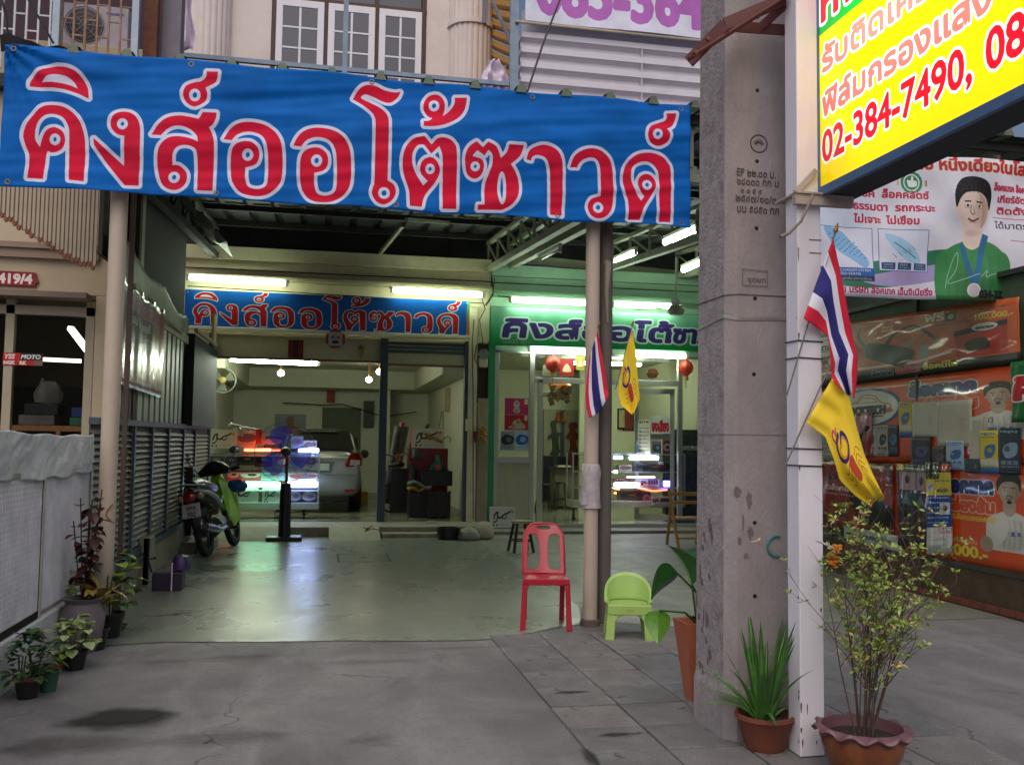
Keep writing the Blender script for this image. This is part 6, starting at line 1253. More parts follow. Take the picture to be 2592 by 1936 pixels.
# purple basket on the floor
T = thing('plastic_basket', 'dark purple plastic basket with a helmet on the floor by the partition', 'basket', (-1.55, 10.5, 0)); pm = mat('purple_plastic', '2c1c34', .5)
q = MB(); q.box(-1.72, -1.42, 10.4, 10.65, 0, .2); q.build('tub', pm, T, bevel=.015); q = MB(); q.tube([(-1.74, 10.5, .19), (-1.78, 10.5, .32), (-1.7, 10.5, .34)], .012, 6); q.build('handle', pm, T); q = MB(); q.lathe([(.0, .12), (.07, .1), (.1, .03), (.1, -.03)], (-1.45, 10.5, .25), 14); q.build('lid_ball', mat('violet', '3c2260', .4), T, smooth=True); q = MB(); q.bar((-1.52, 10.38, .01), (-1.52, 10.38, .3), .01); q.build('white_rod', M_white, T)
q = MB(); q.box(-1.9, -1.84, 10.9, 10.94, 0, .5); q.box(-1.93, -1.88, 10.4, 10.9, .3, .34); tag(q.build('small_rack', M_blk), 'thin dark rack against the kerb behind the purple basket', 'rack')
# ------------------------------------------------------------------ other garage things
c = Cv(200, 160, '8c98a0'); c.poly([(40, 160, 1), (45, 110), (75, 85), (125, 85), (160, 105), (165, 160, 1)], 'a8542c', sm=True); c.ell(100, 48, 26, 36, '8c5c40'); c.poly([(76, 84), (98, 100), (124, 84), (104, 76)], '8c5c40'); c.line([(84, 44), (116, 44)], 4, '30201a'); c.poly([(50, 120), (80, 90), (90, 120), (60, 150)], '8c5c40', sm=True)
flat('monk_poster', c, D(620, 0, Y=26.2).x, D(686, 0, Y=26.2).x, D(0, 922, Y=26.2).z-.12, D(0, 873, Y=26.2).z-.12, 26.25, 'poster of a monk in an orange robe on the garage back wall above the car', 'poster')
flat('red_paper', Cv(20, 60, '9c1c20'), .05, .27, 2.62, 3.1, 26.2, 'red paper strip on the garage back wall above the grey door', 'paper strip')
c = Cv(60, 100, '7c2c24'); c.rect(20, 0, 40, 100, '4c2420'); flat('red_paper', c, -.66, -.4, 3.05, 3.37, 17.0, 'dark red paper strip on the shutter panel under the blue sign', 'paper strip')
T = thing('octagon_charm', 'red octagonal mirror charm hanging under the blue sign', 'charm', (.2, 16.45, 3.4)); p = P(849, 858, Y=16.45)
q = MB(); q.lathe([(0, 0), (.14, 0), (.175, -.015), (.175, .01)], p, 8, Matrix.Rotation(R_(90), 3, 'X') @ Matrix.Rotation(pi/8, 3, 'Z')); q.build('rim', mat('charm_red', 'b0302c', .5), T)
c = Cv(80, 80, 'a8a8a8'); c.ell(40, 24, 16, 12, 'c0983c'); c.ell(24, 30, 10, 7, '3c5ca0'); c.ell(56, 30, 10, 7, 'b03830'); c.ell(40, 58, 20, 10, '3c3a2c')
q = MB(); q.grid(lambda u, v: (p.x-.12+.24*u, 16.443, p.z+.12-.24*v), 1, 1); q.build('face', pmat(c, 'charm_print', .4), T, fix=False)
q = MB(); p = P(914, 890, Y=16.98); q.lathe([(.01, .12), (.05, .08), (.03, .03), (.045, -.02), (.01, -.12)], p, 8, rf=lambda a, k: 1+.4*sin(a*3+k)); tag(q.build('gold_emblem', mat('gold', '9c8848', .35, .8), smooth=True), 'small golden figure on the shutter panel beside the blue post', 'ornament')
# grey roll, bicycle-like clutter, red tool cabinet, green fan
T = thing('tool_cabinet', 'red workshop cabinet with an orange topped box in the garage right corner', 'cabinet', (2.1, 18.6, .165)); ax, bx_ = D(905, 0, Y=18.6).x, D(985, 0, Y=18.6).x
q = MB(); q.box(ax, bx_, 18.6, 19.2, .165, 1.46); q.build('body', mat('cab_red', '6c1418', .45), T, bevel=.01); q = MB(); q.box(ax-.02, bx_+.02, 18.55, 19.2, 1.0, 1.04); q.build('shelf', M_blk, T)
carton('orange_box', 'orange box with a white front on the red cabinet', ax+.03, bx_-.08, 18.62, 1.47, 1.86, pmat(pr_box(5, 'c8c0b4', '302820', 'c05a28'), 'orange_box_print', .5), .3, side=mat('orange_card', 'b0502c', .6))
T = thing('green_fan', 'small teal desk fan on the black shelf of the red cabinet', 'fan', (2.25, 18.4, 1.05)); tm = mat('teal_plastic', '14564c', .4); cx = D(965, 0, Y=18.4).x; zz = D(0, 982, Y=18.4).z-.12
q = MB(); q.lathe([(0, 0), (.17, 0), (.18, .03), (.05, .06), (.035, .3)], (cx, 18.4, 1.04), 20); q.build('stand', tm, T, smooth=True)
q = MB(); q.lathe([(0, -.13), (.07, -.12), (.08, 0), (.17, .02), (.2, .05), (.17, .1), (0, .12)], (cx-.03, 18.4, zz), 20, Matrix.Rotation(R_(70), 3, 'Y')); q.build('cage', tm, T, smooth=True)
simple('black_shelf', 'black shelf unit stacked with wrapped goods at the right garage wall', 'shelf', D(930, 0, Y=18).x, D(995, 0, Y=18).x, 18.0, 18.5, .75, 1.03, M_blk)
q = MB(); q.grid(lambda u, v: (D(905, 0, Y=17.9).x+.42*u, 17.9+.3*v, .78+.06*sin(u*5+v*3)+.02*sin(v*9)), 10, 6); tag(q.build('plastic_package', mat('grey_wrap', '84887c', .35, bump=.4), smooth=True, solid=.05), 'grey plastic wrapped package on the lower shelf', 'package')
q = MB(); q.grid(lambda u, v: (D(905, 0, Y=17.9).x+.3*u, 17.9+.3*v, .66+.03*sin(u*7)), 8, 5); tag(q.build('yellow_cloth', mat('yellow_cloth', '9c8c30', .8, bump=.3), smooth=True, solid=.05), 'yellow cloth under the grey package', 'cloth')
T = thing('plastic_crate', 'dark brown slatted crate at the foot of the right garage post', 'crate', (2.3, 17.4, .165)); xa, xb = D(945, 0, Y=17.5).x, D(992, 0, Y=17.5).x; q = MB()
for z in (.3, .45, .6): q.box(xa, xb, 17.5, 17.53, z, z+.06)
for x in (xa, (xa+xb)/2-.02, xb-.04): q.box(x, x+.04, 17.49, 17.54, .17, .68)
q.build('front', mat('crate_brown', '30201c', .6), T); q = MB(); q.box(xa, xb, 17.54, 17.9, .2, .62); q.build('tub', M_blk, T)
simple('black_basin_crate', 'black crate under the yellow cloth', 'crate', D(905, 0, Y=17.9).x, D(945, 0, Y=17.8).x, 17.8, 18.3, .165, .62, M_blk, .02)
T = thing('bicycle', 'folded dark bicycle leaning in the garage behind the blue post', 'bicycle', (1.5, 19, .165)); q = MB()
cx = D(872, 0, Y=19).x
q.tube([(cx+.28*cos(a), 19.0+.03*sin(a), .165+.3+.3*sin(a)) for a in [k*pi/14 for k in range(29)]], .025, 8); q.build('wheel', M_blk, T)
q = MB(); q.tube([(cx, 19, .5), (cx+.1, 18.95, .95), (cx+.05, 18.9, 1.3)], .025, 8); q.tube([(cx+.1, 18.95, .95), (cx+.35, 19, .6)], .025, 8); q.tube([(cx-.25, 18.9, 1.33), (cx+.05, 18.9, 1.3), (cx+.3, 18.85, 1.36)], .018, 8); q.build('frame', mat('bike_grey', '5c5c56', .4, .4), T)
q = MB(); q.tube([(cx-.12, 18.92, 1.1), (cx+.1, 18.9, 1.15), (cx+.2, 18.9, 1.12)], [.03, .06, .04], 8); q.build('saddle', M_blk, T)
for k, (u, v, dy, m, l) in enumerate(((858, 920, 0, 'roll_grey', 'first grey film roll leaning against the garage wall'), (868, 918, .1, 'roll_grey', 'second grey film roll with a red end beside the first'), (878, 922, .2, 'roll_tan', 'third film roll leaning beside the two grey ones'))):
    a = D(u, v, Y=19.8+dy); q = MB(); q.cyl(a, (a.x-.28, 19.6+dy, .3), .055, n=14); o = tag(q.build('film_roll', mat(m, '5c5c58' if k < 2 else '7c7460', .5), smooth=True), l, 'film roll')
    if k == 1: q = MB(); q.cyl(a+Vector((.015, .01, .05)), a-Vector((.01, 0, .02)), .057, n=14); q.build('roll_end', mat('roll_red', '981c1c', .5), o)
q = MB(); q.bar(D(912, 1095, Y=18.6), D(925, 980, Y=18.7), .07, .03); q.bar(D(890, 1112, Y=18.2), D(925, 1095, Y=18.4), .05, .03); tag(q.build('aluminium_profile', mat('pale_profile', 'a0a090', .4, .3)), 'pale metal profile leaning on the red cabinet', 'profile')
simple('power_tool', 'yellow and black power tool on the garage floor behind the blue post', 'tool', D(800, 0, Y=22).x, D(820, 0, Y=22).x, 22, 22.2, .165, .42, mat('tool_yellow', 'a08c20', .5), .03)
q = MB(); p = D(945, 0, Y=16.8); q.box(D(943, 0, Y=16.7).x, D(962, 0, Y=16.7).x, 16.65, 16.69, .161, .19); tag(q.build('white_stick', mat('white_stick', 'b8b8ac', .6)), 'short white stick on the edge of the garage step', 'stick')
q = MB(); p = D(968, 1165, Z=0); q.lathe([(0, 0), (.17, 0), (.2, .2), (.185, .2), (.16, .02)], p, 24); tag(q.build('black_bucket', M_blk, smooth=True), 'black bucket before the lower garage step', 'bucket')
r = random.Random(4)
def rock(name, lab, u, v, s, m, hz=1, seed=1, cat='rock'):
    p = D(u, v, Z=0); r = random.Random(seed); q = MB(); q.lathe([(0, 0), (s*.95, 0), (s, s*.35*hz), (s*.9, s*.8*hz), (s*.5, s*1.15*hz), (0, s*1.2*hz)], p, 14, rf=lambda a, k: 1+.16*sin(a*2+seed+k)+.1*sin(a*5+k*2+seed)); return tag(q.build(name, m, smooth=True, sub=1), lab, cat)
rock('concrete_lump', 'pale concrete lump at the foot of the dirty pilaster', 1045, 1163, .2, mat('lump', 'a09c88', .9, var=.2, scale=5, bump=.6, dirt=.4), 1.2, 3, 'concrete lump')
rock('cement_sack', 'crumpled grey sack between the bucket and the concrete lump', 1012, 1166, .2, mat('sack', '8c8c80', .7, var=.3, scale=6, bump=.8, bscale=16), .9, 8, 'sack')
q = MB()
for k in range(4): q.tube([(.7, 15.6, .11+.0), (.72+.03*k, 15.55, .16+.02*k), (.66+.06*k, 15.5, .2-.01*k)], .008, 6)
q.tube([(.7, 15.6, .12), (.82, 15.62, .16), (.95, 15.7, .13)], .008, 6); tag(q.build('dry_twig', mat('twig', '6c5c40', .8)), 'dry forked twig lying on the right concrete ramp', 'twig')
def clutter(name, lab, cat, pts, rad, m, Y, n=8):
    q = MB(); q.tube([P(960+u*.2059, 1040+v*.2059, Y=Y+dy) for u, v, dy in pts], rad, n); return tag(q.build(name, m, smooth=True), lab, cat)
clutter('black_pole', 'thick black pole leaning against the red cabinet', 'pole', [(600, 175, .3), (540, 280, .1), (495, 370, 0)], .035, M_blk, 18.7)
clutter('orange_lever', 'orange yellow lever lying over the orange box', 'lever', [(560, 280, 0), (640, 320, 0), (720, 360, 0), (780, 380, 0)], .03, mat('lever_orange', 'a0701c', .5), 18.5)
clutter('hanging_wire', 'thin dark wire pair hanging down the garage right wall', 'wires', [(770, 0, .2), (740, 180, .2), (722, 350, 0)], .008, M_blk, 18.6, 5)
clutter('hanging_wire', 'second dark wire looping beside the first on the right wall', 'wires', [(785, 0, .2), (785, 200, .2), (790, 350, 0), (840, 310, 0), (885, 340, 0), (860, 385, 0)], .008, M_blk, 18.6, 5)
clutter('grey_machine', 'grey motor block on the dark stand beside the red cabinet', 'machine', [(440, 460, 0), (450, 540, 0), (520, 590, 0)], [.07, .1, .05], mat('motor_grey', '5a5a54', .5, .3), 18.4, 10)
clutter('red_bag', 'dull red cloth bag hanging among the tools', 'bag', [(430, 340, 0), (440, 420, 0), (440, 560, 0)], [.06, .12, .09], mat('dull_red_cloth', '5c2420', .8, bump=.3), 18.8, 12)
clutter('orange_cable', 'small coil of orange cable in the dark tool corner', 'cable', [(230, 520, 0), (210, 560, 0), (240, 620, 0), (260, 560, 0), (225, 530, 0)], .02, mat('orange_cable', 'a04c20', .5), 18.5, 6)
clutter('chain_hoist', 'dark oily hoist hanging in front of the red cabinet', 'hoist', [(380, 640, 0), (410, 720, 0), (430, 860, 0), (440, 920, 0)], [.05, .07, .06, .02], mat('oily_metal', '3c403a', .4, .6, var=.4, scale=20), 18.3, 10)
simple('dark_stand', 'dark tool stand in the garage corner behind the blue post', 'stand', P(1060*0+960+150*.2059, 1200, Y=18.9).x, P(960+480*.2059, 1200, Y=18.9).x, 18.9, 19.2, .165, 1.05, M_blk)
simple('red_block', 'small orange red tin on the black shelf by the teal fan', 'tin', P(960+700*.2059, 1200, Y=18.2).x, P(960+760*.2059, 1200, Y=18.2).x, 18.2, 18.3, 1.035, 1.14, mat('tin_orange', 'b03c1c', .5))
# pillar things: meter, switch, wires, holders, garland, chinese paper
T = thing('electric_meter', 'round glass electricity meter on the pillar beside the green sign', 'electric meter', (2.86, 16.8, 3.1)); p = D(1045, 765, Y=16.8)
q = MB(); q.cyl((p.x, 16.9, p.z), (p.x, 16.78, p.z), .1, n=20); q.build('glass_dome', mat('meter_glass', '8c9490', .15, .3, bump=0), T, smooth=True); q = MB(); q.box(p.x-.08, p.x+.08, 16.82, 16.92, p.z-.24, p.z-.05); q.build('cover', M_cream, T, bevel=.02); q = MB(); q.box(p.x-.12, p.x+.13, 16.92, 16.96, p.z-.9, p.z+.2); q.build('backboard', mat('meter_board', '3a2a22', .8, var=.3, scale=5), T)
simple('light_switch', 'white light switch on the cream pillar left of the chinese paper', 'switch', D(1026, 0, Y=16.85).x-.05, D(1026, 0, Y=16.85).x+.06, 16.83, 16.86, D(0, 895, Y=16.8).z-.15, D(0, 880, Y=16.8).z-.05, M_cream)
c = Cv(60, 120, 'b4744c'); r = random.Random(3)
for k in range(5): c.squig(14, 10+k*20, 32, 10, '4c2018', rnd=r)
flat('red_paper', c, D(1037, 0, Y=16.9).x, D(1056, 0, Y=16.9).x, D(0, 878, Y=16.9).z-.17, D(0, 832, Y=16.9).z-.17, 16.9, 'orange chinese paper charm on the dirty pilaster', 'paper strip')
q = MB(); p = D(1045, 918, Y=16.82); p.z -= .17
for k in range(9): q.lathe([(0, .03), (.04, 0), (0, -.03)], (p.x+.035*sin(k*2.1), 16.82, p.z+.14-.035*k), 8)
tag(q.build('marigold_garland', mat('marigold', 'c0961c', .7, var=.3, scale=20), smooth=True), 'yellow flower garland hanging on the dirty pilaster', 'garland')
for u, v, l in ((420, 930, 'small red arrow shaped holder on the left garage pillar'), (1028, 944, 'small red arrow shaped holder on the right cream pillar')):
    p = D(u, v, Y=16.8); q = MB(); q.prism([(p.x-.045, 16.82, p.z+.1-.0), (p.x+.045, 16.82, p.z+.1), (p.x+.01, 16.82, p.z-.1), (p.x-.01, 16.82, p.z-.1)], (0, .04, 0)); tag(q.build('red_holder', mat('holder_red', '7c1c1c', .6)), l, 'holder')
q = MB(); w1 = lambda u, v, Y=16.8: D(u, v, Y=Y)
for pts in ([(1062, 598), (1066, 630), (1055, 650), (1045, 662)], [(1068, 600), (1064, 640), (1050, 660)], [(1040, 640), (1048, 668), (1036, 690), (1043, 740), (1045, 760)], [(1030, 745), (1024, 775), (1034, 790), (1030, 870)], [(1024, 690), (1020, 740), (1022, 860), (1022, 1120)], [(1075, 640), (1200, 648), (1265, 652)], [(405, 618), (640, 632), (850, 645), (1045, 655)]):
    q.tube([w1(a, b_, 16.7) for a, b_ in pts], .009, 5)
tag(q.build('house_wiring', M_blk), 'thin black wires looping over the beam joint and down to the meter', 'wires')
q = MB()
for pts in ([(612, 850), (700, 855), (740, 853), (830, 880), (900, 870)],): q.tube([D(a, b_, Y=26.0)-Vector((0, 0, .25)) for a, b_ in pts], .014, 5)
tag(q.build('slack_wire', M_blk), 'slack dark wire along the top of the garage back wall', 'wires')
T = thing('wall_fan', 'grey wall fan in the upper left corner of the garage', 'fan', (-2.1, 18.7, 2.6)); p = D(483, 822, Y=18.9)
q = MB(); q.tube([(p.x+.24*cos(a), 18.8, p.z+.24*sin(a)) for a in [k*pi/12 for k in range(25)]], .012, 6); q.build('guard', M_alu, T); q = MB(); q.lathe([(0, -.05), (.06, -.04), (.06, .1), (0, .12)], (p.x, 18.8, p.z), 12, Matrix.Rotation(R_(90), 3, 'X')); q.build('motor', mat('cream_hub', 'a09050', .5), T, smooth=True)
for k in range(3):
    a = k*2.09+.5; q = MB(); q.prism([(p.x+rr*cos(a+t), 18.82, p.z+rr*sin(a+t)) for t, rr in ((-.5, .06), (-.5, .22), (.4, .22), (.5, .07))], (0, .008, 0)); q.build('blade', mat('smoke_blade', '707868', .4, alpha=.7), T)
simple('wall_calendar', 'pale calendar hung on the garage right wall', 'calendar', 2.78, 2.855, 21.6, 22.0, 2.3, 2.85, mat('calendar_paper', 'a89c80', .7))
simple('door_notice', 'dark framed notice on the garage back wall right of the grey door', 'notice', D(806, 0, Y=26.2).x, D(822, 0, Y=26.2).x+.08, 26.2, 26.26, 1.95, 2.7, mat('notice', '3c3c34', .5))
q = MB(); q.box(-2.38, -2.2, 18.9, 19.3, .165, 2.3); tag(q.build('yellow_cabinet', mat('yellow_cabinet', 'a89440', .6, var=.2), bevel=.01), 'yellow carton stack behind the left garage post', 'cartons')
# ------------------------------------------------------------------ glass shop display case on castors
x0, x1 = D(1243, 0, Y=17.5).x, D(1478, 0, Y=17.5).x
showcase('display_case', 'wheeled aluminium glass display case with led strips and number plates in the glass shop doorway', x0, x1, 17.4, 17.9, .4, 1.42, (.74, 1.05), .13, (x0+.05, x1-.35, x1-.08))
S = 290/1198
def q4(u, v, Y=17.44): return P(1480+u*S, 1000+v*S, Y=Y)
def b4(name, lab, u0, u1, v0, v1, k, Y=17.5, cat='box', grp='goods in the glass shop display case', depth=.2):
    a, b_ = q4(u0, v0, Y), q4(u1, v1, Y); return carton(name, lab, a.x, b_.x, Y, b_.z, a.z, bx[k] if isinstance(k, int) else k, depth, grp, cat)
b4('goods_box', 'long black box with badge at the top shelf of the shop case', 530, 935, 705, 800, 2)
b4('goods_box', 'brown wrapped box left of the long black one', 360, 490, 730, 795, 7)
b4('goods_box', 'black and green box left on the middle shelf of the shop case', 320, 480, 870, 960, 3)
b4('goods_box', 'dark box on the bottom shelf of the shop case', 365, 590, 1000, 1095, 2)
b4('goods_box', 'small blue and red box on the bottom shelf by the plate', 600, 690, 1015, 1145, 6)
b4('goods_box', 'small white box stack left in the shop case behind the posts', 60, 130, 660, 760, 4)
pp = [pmat(pr_plate('ฐห-5555'), 'plate_print_a', .4), pmat(pr_plate('รศ-8888'), 'plate_print_b', .4)]
b4('number_plate', 'white number plate with 5555 on the middle shelf of the shop case', 570, 780, 870, 965, pp[0], 17.43, 'number plate', 'plates in the shop case', .01)
b4('number_plate', 'white number plate with 8888 at the bottom right of the shop case', 692, 925, 1055, 1155, pp[1], 17.36, 'number plate', 'plates in the shop case', .01)
cr = Cv(100, 50, '1a1618'); cr.text('REX', 18, 38, 26, 'e8e8e8', bold=3, w=66); cr.rect(0, 42, 100, 50, 'c02828')
b4('brand_card', 'black card reading REX on the top shelf of the shop case', 755, 835, 680, 735, pmat(cr, 'rex_print', .4), 17.37, 'card', None, .01)
b4('brand_card', 'black card reading REX on the glass at the far right', 1100, 1150, 520, 565, MATS.get('x') or pp[0] and bpy.data.materials['rex_print'], 16.95, 'card', None, .01)
b4('goods_packet', 'blue packet standing on the shop case', 540, 625, 480, 625, 8, 17.5, 'packet', 'packets standing on the shop case', .05)
b4('goods_packet', 'pale green packet standing on the shop case', 708, 800, 485, 628, 4, 17.5, 'packet', 'packets standing on the shop case', .05)
b4('goods_packet', 'orange packet standing on the shop case', 820, 900, 478, 625, 5, 17.5, 'packet', 'packets standing on the shop case', .05)
b4('goods_packet', 'dark green packet at the right end of the shop case', 905, 950, 470, 580, 3, 17.5, 'packet', 'packets standing on the shop case', .05)
q = MB(); q.tube([q4(680, 628), q4(640, 520), q4(622, 440), q4(650, 424)], .016, 8); tag(q.build('chrome_hook', mat('chrome', 'c8c8c0', .12, 1)), 'bent chrome arm standing on the shop case', 'hook')
LB = lambda u, v: q4(u, v, 17.34)
for (u0, u1, v, c_, s_, r_, l, vv) in ((305, 395, 653, 'a8b8ff', 30, .03, 'first bluish led strip on the shop case top, right of the dark post', None), (470, 770, 657, 'd0dcff', 34, .04, 'long white led strip on the shop case top', None), (440, 735, 857, 'b090ff', 20, .016, 'violet led strip under the middle shelf', None), (305, 568, 934, 'f4f4ff', 30, .034, 'white led strip on the lower shelf of the shop case', None),
    (560, 720, 970, 'ff4020', 20, .016, 'red led strip sloping down on the shop case, left half', 1003), (720, 865, 1003, 'ff4020', 20, .016, 'red led strip sloping up on the shop case, right half', 988), (305, 360, 972, 'ff6a30', 16, .016, 'short orange led beside the dark post', 984), (308, 330, 1023, 'ff6a30', 14, .016, 'tiny orange led low beside the dark post', None),
    (135, 180, 652, 'a8b8ff', 24, .028, 'bluish led seen between the two posts, top', None), (135, 178, 797, 'd8e0ff', 20, .03, 'white led seen between the two posts, middle', None), (143, 178, 967, 'ff5a28', 16, .022, 'orange led seen between the two posts, low', None), (310, 340, 800, 'e8f0ff', 22, .03, 'small round white led beside the dark post', None)):
    led('led_strip', l, u0, u1, v, 0, c_, s_, r_, LB, vv)
a, b_ = q4(825, 895, 17.3), q4(925, 957, 17.3); q = MB(); q.box(a.x, b_.x, 17.3, 17.34, b_.z, a.z); tag(q.build('led_square', mat('led_panel', 'ffffff', .4, var=0, bump=0, emit=14, ecol='7078ff'), bevel=.02), 'bright blue white led square at the right end of the shop case', 'light bar', 'led light bars on the display cases')
simple('blue_mat', 'flat blue box on the floor right of the shop case', 'box', D(1452, 0, Y=16.8).x, D(1500, 0, Y=16.8).x, 16.75, 17.0, .135, .2, mat('blue_flat', '284878', .4))
simple('goods_shelf', 'tall dark shelf with small goods at the far right of the glass shop', 'shelf', 6.8, 7.35, 17.6, 18.2, .2, 1.9, mat('goods_dark', '26302c', .6, var=.6, scale=12, col2='4c5c60'))
carton('figure_box', 'white box with black figure logo leaning on the ribbed shop panel', D(1073, 0, Y=16.7).x, D(1126, 0, Y=16.7).x, 16.62, .07, .44, bx[0], .1)
stool(D(1137, 0, Y=13.65).x, 13.55, 0, .46, 'small square topped stool with pale seat on the yard left of the posts', mdk, mat('stool_top', '9c8c70', .6), .1, .15)
# folding wooden chair cut by the concrete pole
T = thing('folding_chair', 'light wooden folding chair half hidden by the concrete pole', 'chair', (5.3, 13.9, 0)); fwm = mat('chair_wood', 'a47c34', .5, var=.15, scale=4, bump=.05); g1 = lambda u, v, Y: P(1480+u*S, 1000+v*S, Y=Y)
for dx in (0, .5):
    q = MB(); a = g1(885, 1000, 14.15); b_ = g1(985, 1650, 13.7); b_.z = .0; o = Vector((dx, 0, 0)); q.bar(a+o, b_+o, .035, .05); q.build('leg', fwm, T)
    q = MB(); a = g1(905, 1110, 14.1); b_ = g1(858, 1600, 14.3); b_.z = 0.0; q.bar(a+o, b_+o, .035, .05); q.build('leg', fwm, T)
a = g1(885, 1030, 14.15)
for dz, h_ in ((-.0, .06), (-.13, .05)): q = MB(); q.box(a.x, a.x+.5, 14.12, 14.15, a.z+dz-.03, a.z+dz+h_-.03); q.build('back_slat', fwm, T, bevel=.004)
for z, y in ((.14, 13.9), (.2, 14.2)): q = MB(); q.box(a.x+.03, a.x+.5, y, y+.02, z-.01, z+.02); q.build('stretcher', fwm, T)
q = MB(); q.box(a.x, a.x+.5, 13.75, 14.1, .44, .47); q.build('seat', fwm, T, bevel=.005)
# ------------------------------------------------------------------ poster wall at the right
T = thing('poster_wall', 'low stained wall with steel frame holding vinyl posters on the right', 'wall', (6.45, 9.5, 0)); XR = 6.45
b = MB(); b.box(XR, XR+.14, 7.1, 12.4, .0, .38); b.build('base_wall', mat('brown_wall', '4c3c2c', .85, var=.3, scale=4, bump=.4, dirt=.7, dcol='1e1a16'), T, bevel=.008)
b = MB(); b.box(XR-.03, XR, 7.1, 12.4, 0, .06)
y = 7.15; k = 0
while y < 9.2: o = MB(); o.box(XR-.045, XR-.03, y, y+.2, .02, .08); o.build('brick', mat('old_brick', '6e3c2c', .9, var=.3, scale=10, bump=.5), T); y += .215
b.build('footing', mat('footing', '54443a', .9, bump=.5), T)
b = MB(); b.bar((XR+.0, 7.1, .42), (XR+.0, 12.4, .42), .04, .04)
for y in (7.4, 9.25, 11.1): b.box(XR-.02, XR+.02, y, y+.04, .0 if y == 9.25 else .38, 3.3)
b.bar((XR, 7.1, 2.46), (XR, 12.4, 2.46), .04, .05); b.bar((XR, 7.1, 3.3), (XR, 12.4, 3.3), .05, .05); b.build('steel_frame', mat('frame_dark', '34342e', .6), T)
b = MB(); b.box(XR+.03, XR+.05, 7.4, 12.4, .45, 3.3); b.build('backing_board', mat('green_board', '4a5a44', .7, var=.3, scale=2), T)
def xposter(name, m, y0, y1, zl0, zl1, zr0, zr1, x, lab, wob=.02, ph=0, nx=60, cat='poster'):
    q = MB(); q.grid(lambda u, v: (x-.004-wob*abs(sin(u*pi*3.1+ph))*(.3+.7*sin(v*pi))-wob*.4*sin(u*37+v*9+ph)*.5-wob*.3*sin(v*14+u*6), y1+(y0-y1)*u, (zl1+(zr1-zl1)*u)*(1-v)+(zl0+(zr0-zl0)*u)*v+.03*sin(u*pi*3)*(wob > .03)*(1-v)), nx, 10)
    return tag(q.build(name, m, smooth=True, solid=.002), lab, cat)
m3 = pmat(pr_post3(), 'poster_orange_upper', .35, coat=.3); m4 = pmat(pr_post3(True), 'poster_orange_lower', .35, coat=.3); m2 = pmat(pr_post2(), 'poster_cables', .42, coat=.2, spec=.5)
xposter('vinyl_poster', m4, 7.62, 10.4, .43, 1.42, .43, 1.46, XR, 'lower orange poster with a man in a white shirt above the large figure 100,000', .008)
xposter('vinyl_poster', m3, 7.62, 11.6, 1.40, 2.36, 1.47, 2.40, XR-.01, 'upper orange vinyl poster with an oval car logo and a man in a white shirt', .007)
xposter('vinyl_poster', m2, 7.66, 11.7, 2.40, 3.2, 2.42, 3.04, XR-.03, 'wrinkled orange poster of a lock with cables under clear plastic', .014, .4, 110)
c = Cv(300, 400, '5c1a18'); c.poly([(0, 0), (180, 0), (300, 120), (260, 300), (140, 360), (0, 300)], '8c2018', sm=True); c.poly([(130, 160), (280, 220), (290, 320), (180, 330)], '1c1614', sm=True); c.text('LOCK', 40, 110, 44, '30181a', bold=4, w=150); c.text('ตัวล็อกอัจฉริยะ', 20, 170, 26, 'd8c8c0', bold=1, w=170); c.squig(20, 190, 170, 8, 'c0b0a8', rnd=random.Random(1)); c.rect(40, 230, 130, 330, '8c3c20'); c.text('TSUNAMI', 44, 262, 16, '9cb030', bold=1, w=80); c.poly([(60, 290), (110, 280), (120, 320), (70, 320)], '241814'); c.text('3 in 1 LOCK MECHANISM', 190, 90, 14, 'd0b8b0', w=100)
xposter('vinyl_poster', pmat(c, 'poster_dark_red', .3, coat=.3), 9.7, 11.3, .55, 1.44, .52, 1.42, XR-.02, 'dark red smart lock poster behind the leafy branches')
c = Cv(220, 300, '8c2a34'); c.poly([(40, 40), (200, 20), (210, 120), (60, 140)], 'c0808c', sm=True); c.line([(60, 260), (190, 100)], 26, '16181e'); c.text('in front', 30, 80, 16, 'e0d0c0'); 
xposter('vinyl_poster', pmat(c, 'poster_pink', .35), 10.1, 10.8, 1.47, 2.0, 1.47, 2.02, XR-.03, 'pink poster of a black tool, partly behind the yellow flag')
c = Cv(220, 260, 'a8aca0'); r = random.Random(4)
for k in range(9): c.squig(20, 20+k*26, 170, 8, '70746c', rnd=r)
xposter('paper_sheet', pmat(c, 'list_print', .6), 10.7, 11.3, 1.42, 1.95, 1.42, 1.95, XR-.03, 'grey printed sheet beside the white post on the poster wall', cat='sheet')
c = Cv(200, 480, '241c1e'); r = random.Random(7); c.text('20', 6, 34, 30, 'd8b838', bold=2); c.squig(50, 20, 140, 12, '9c9488', rnd=r)
c.rect(14, 46, 120, 150, '9c8088'); c.rect(126, 46, 190, 150, '947c84'); c.ell(66, 90, 16, 24, '241c20'); c.ell(158, 96, 13, 26, '2c2024'); c.rect(14, 160, 190, 240, '2c3c3c'); c.poly([(30, 230), (60, 170), (100, 236)], '607070'); c.poly([(120, 230), (150, 170), (180, 236)], '607070')
for k in range(5):
    for j in range(4): c.ell(28+k*36, 266+j*52, 14, 20, '44303c' if (k+j) % 2 else '3c3444')
xposter('vinyl_poster', pmat(c, 'poster_keys', .35, coat=.3), 9.05, 9.62, .5, 1.42, .5, 1.42, XR-.035, 'tall black poster of remote keys and purple ovals', .008)
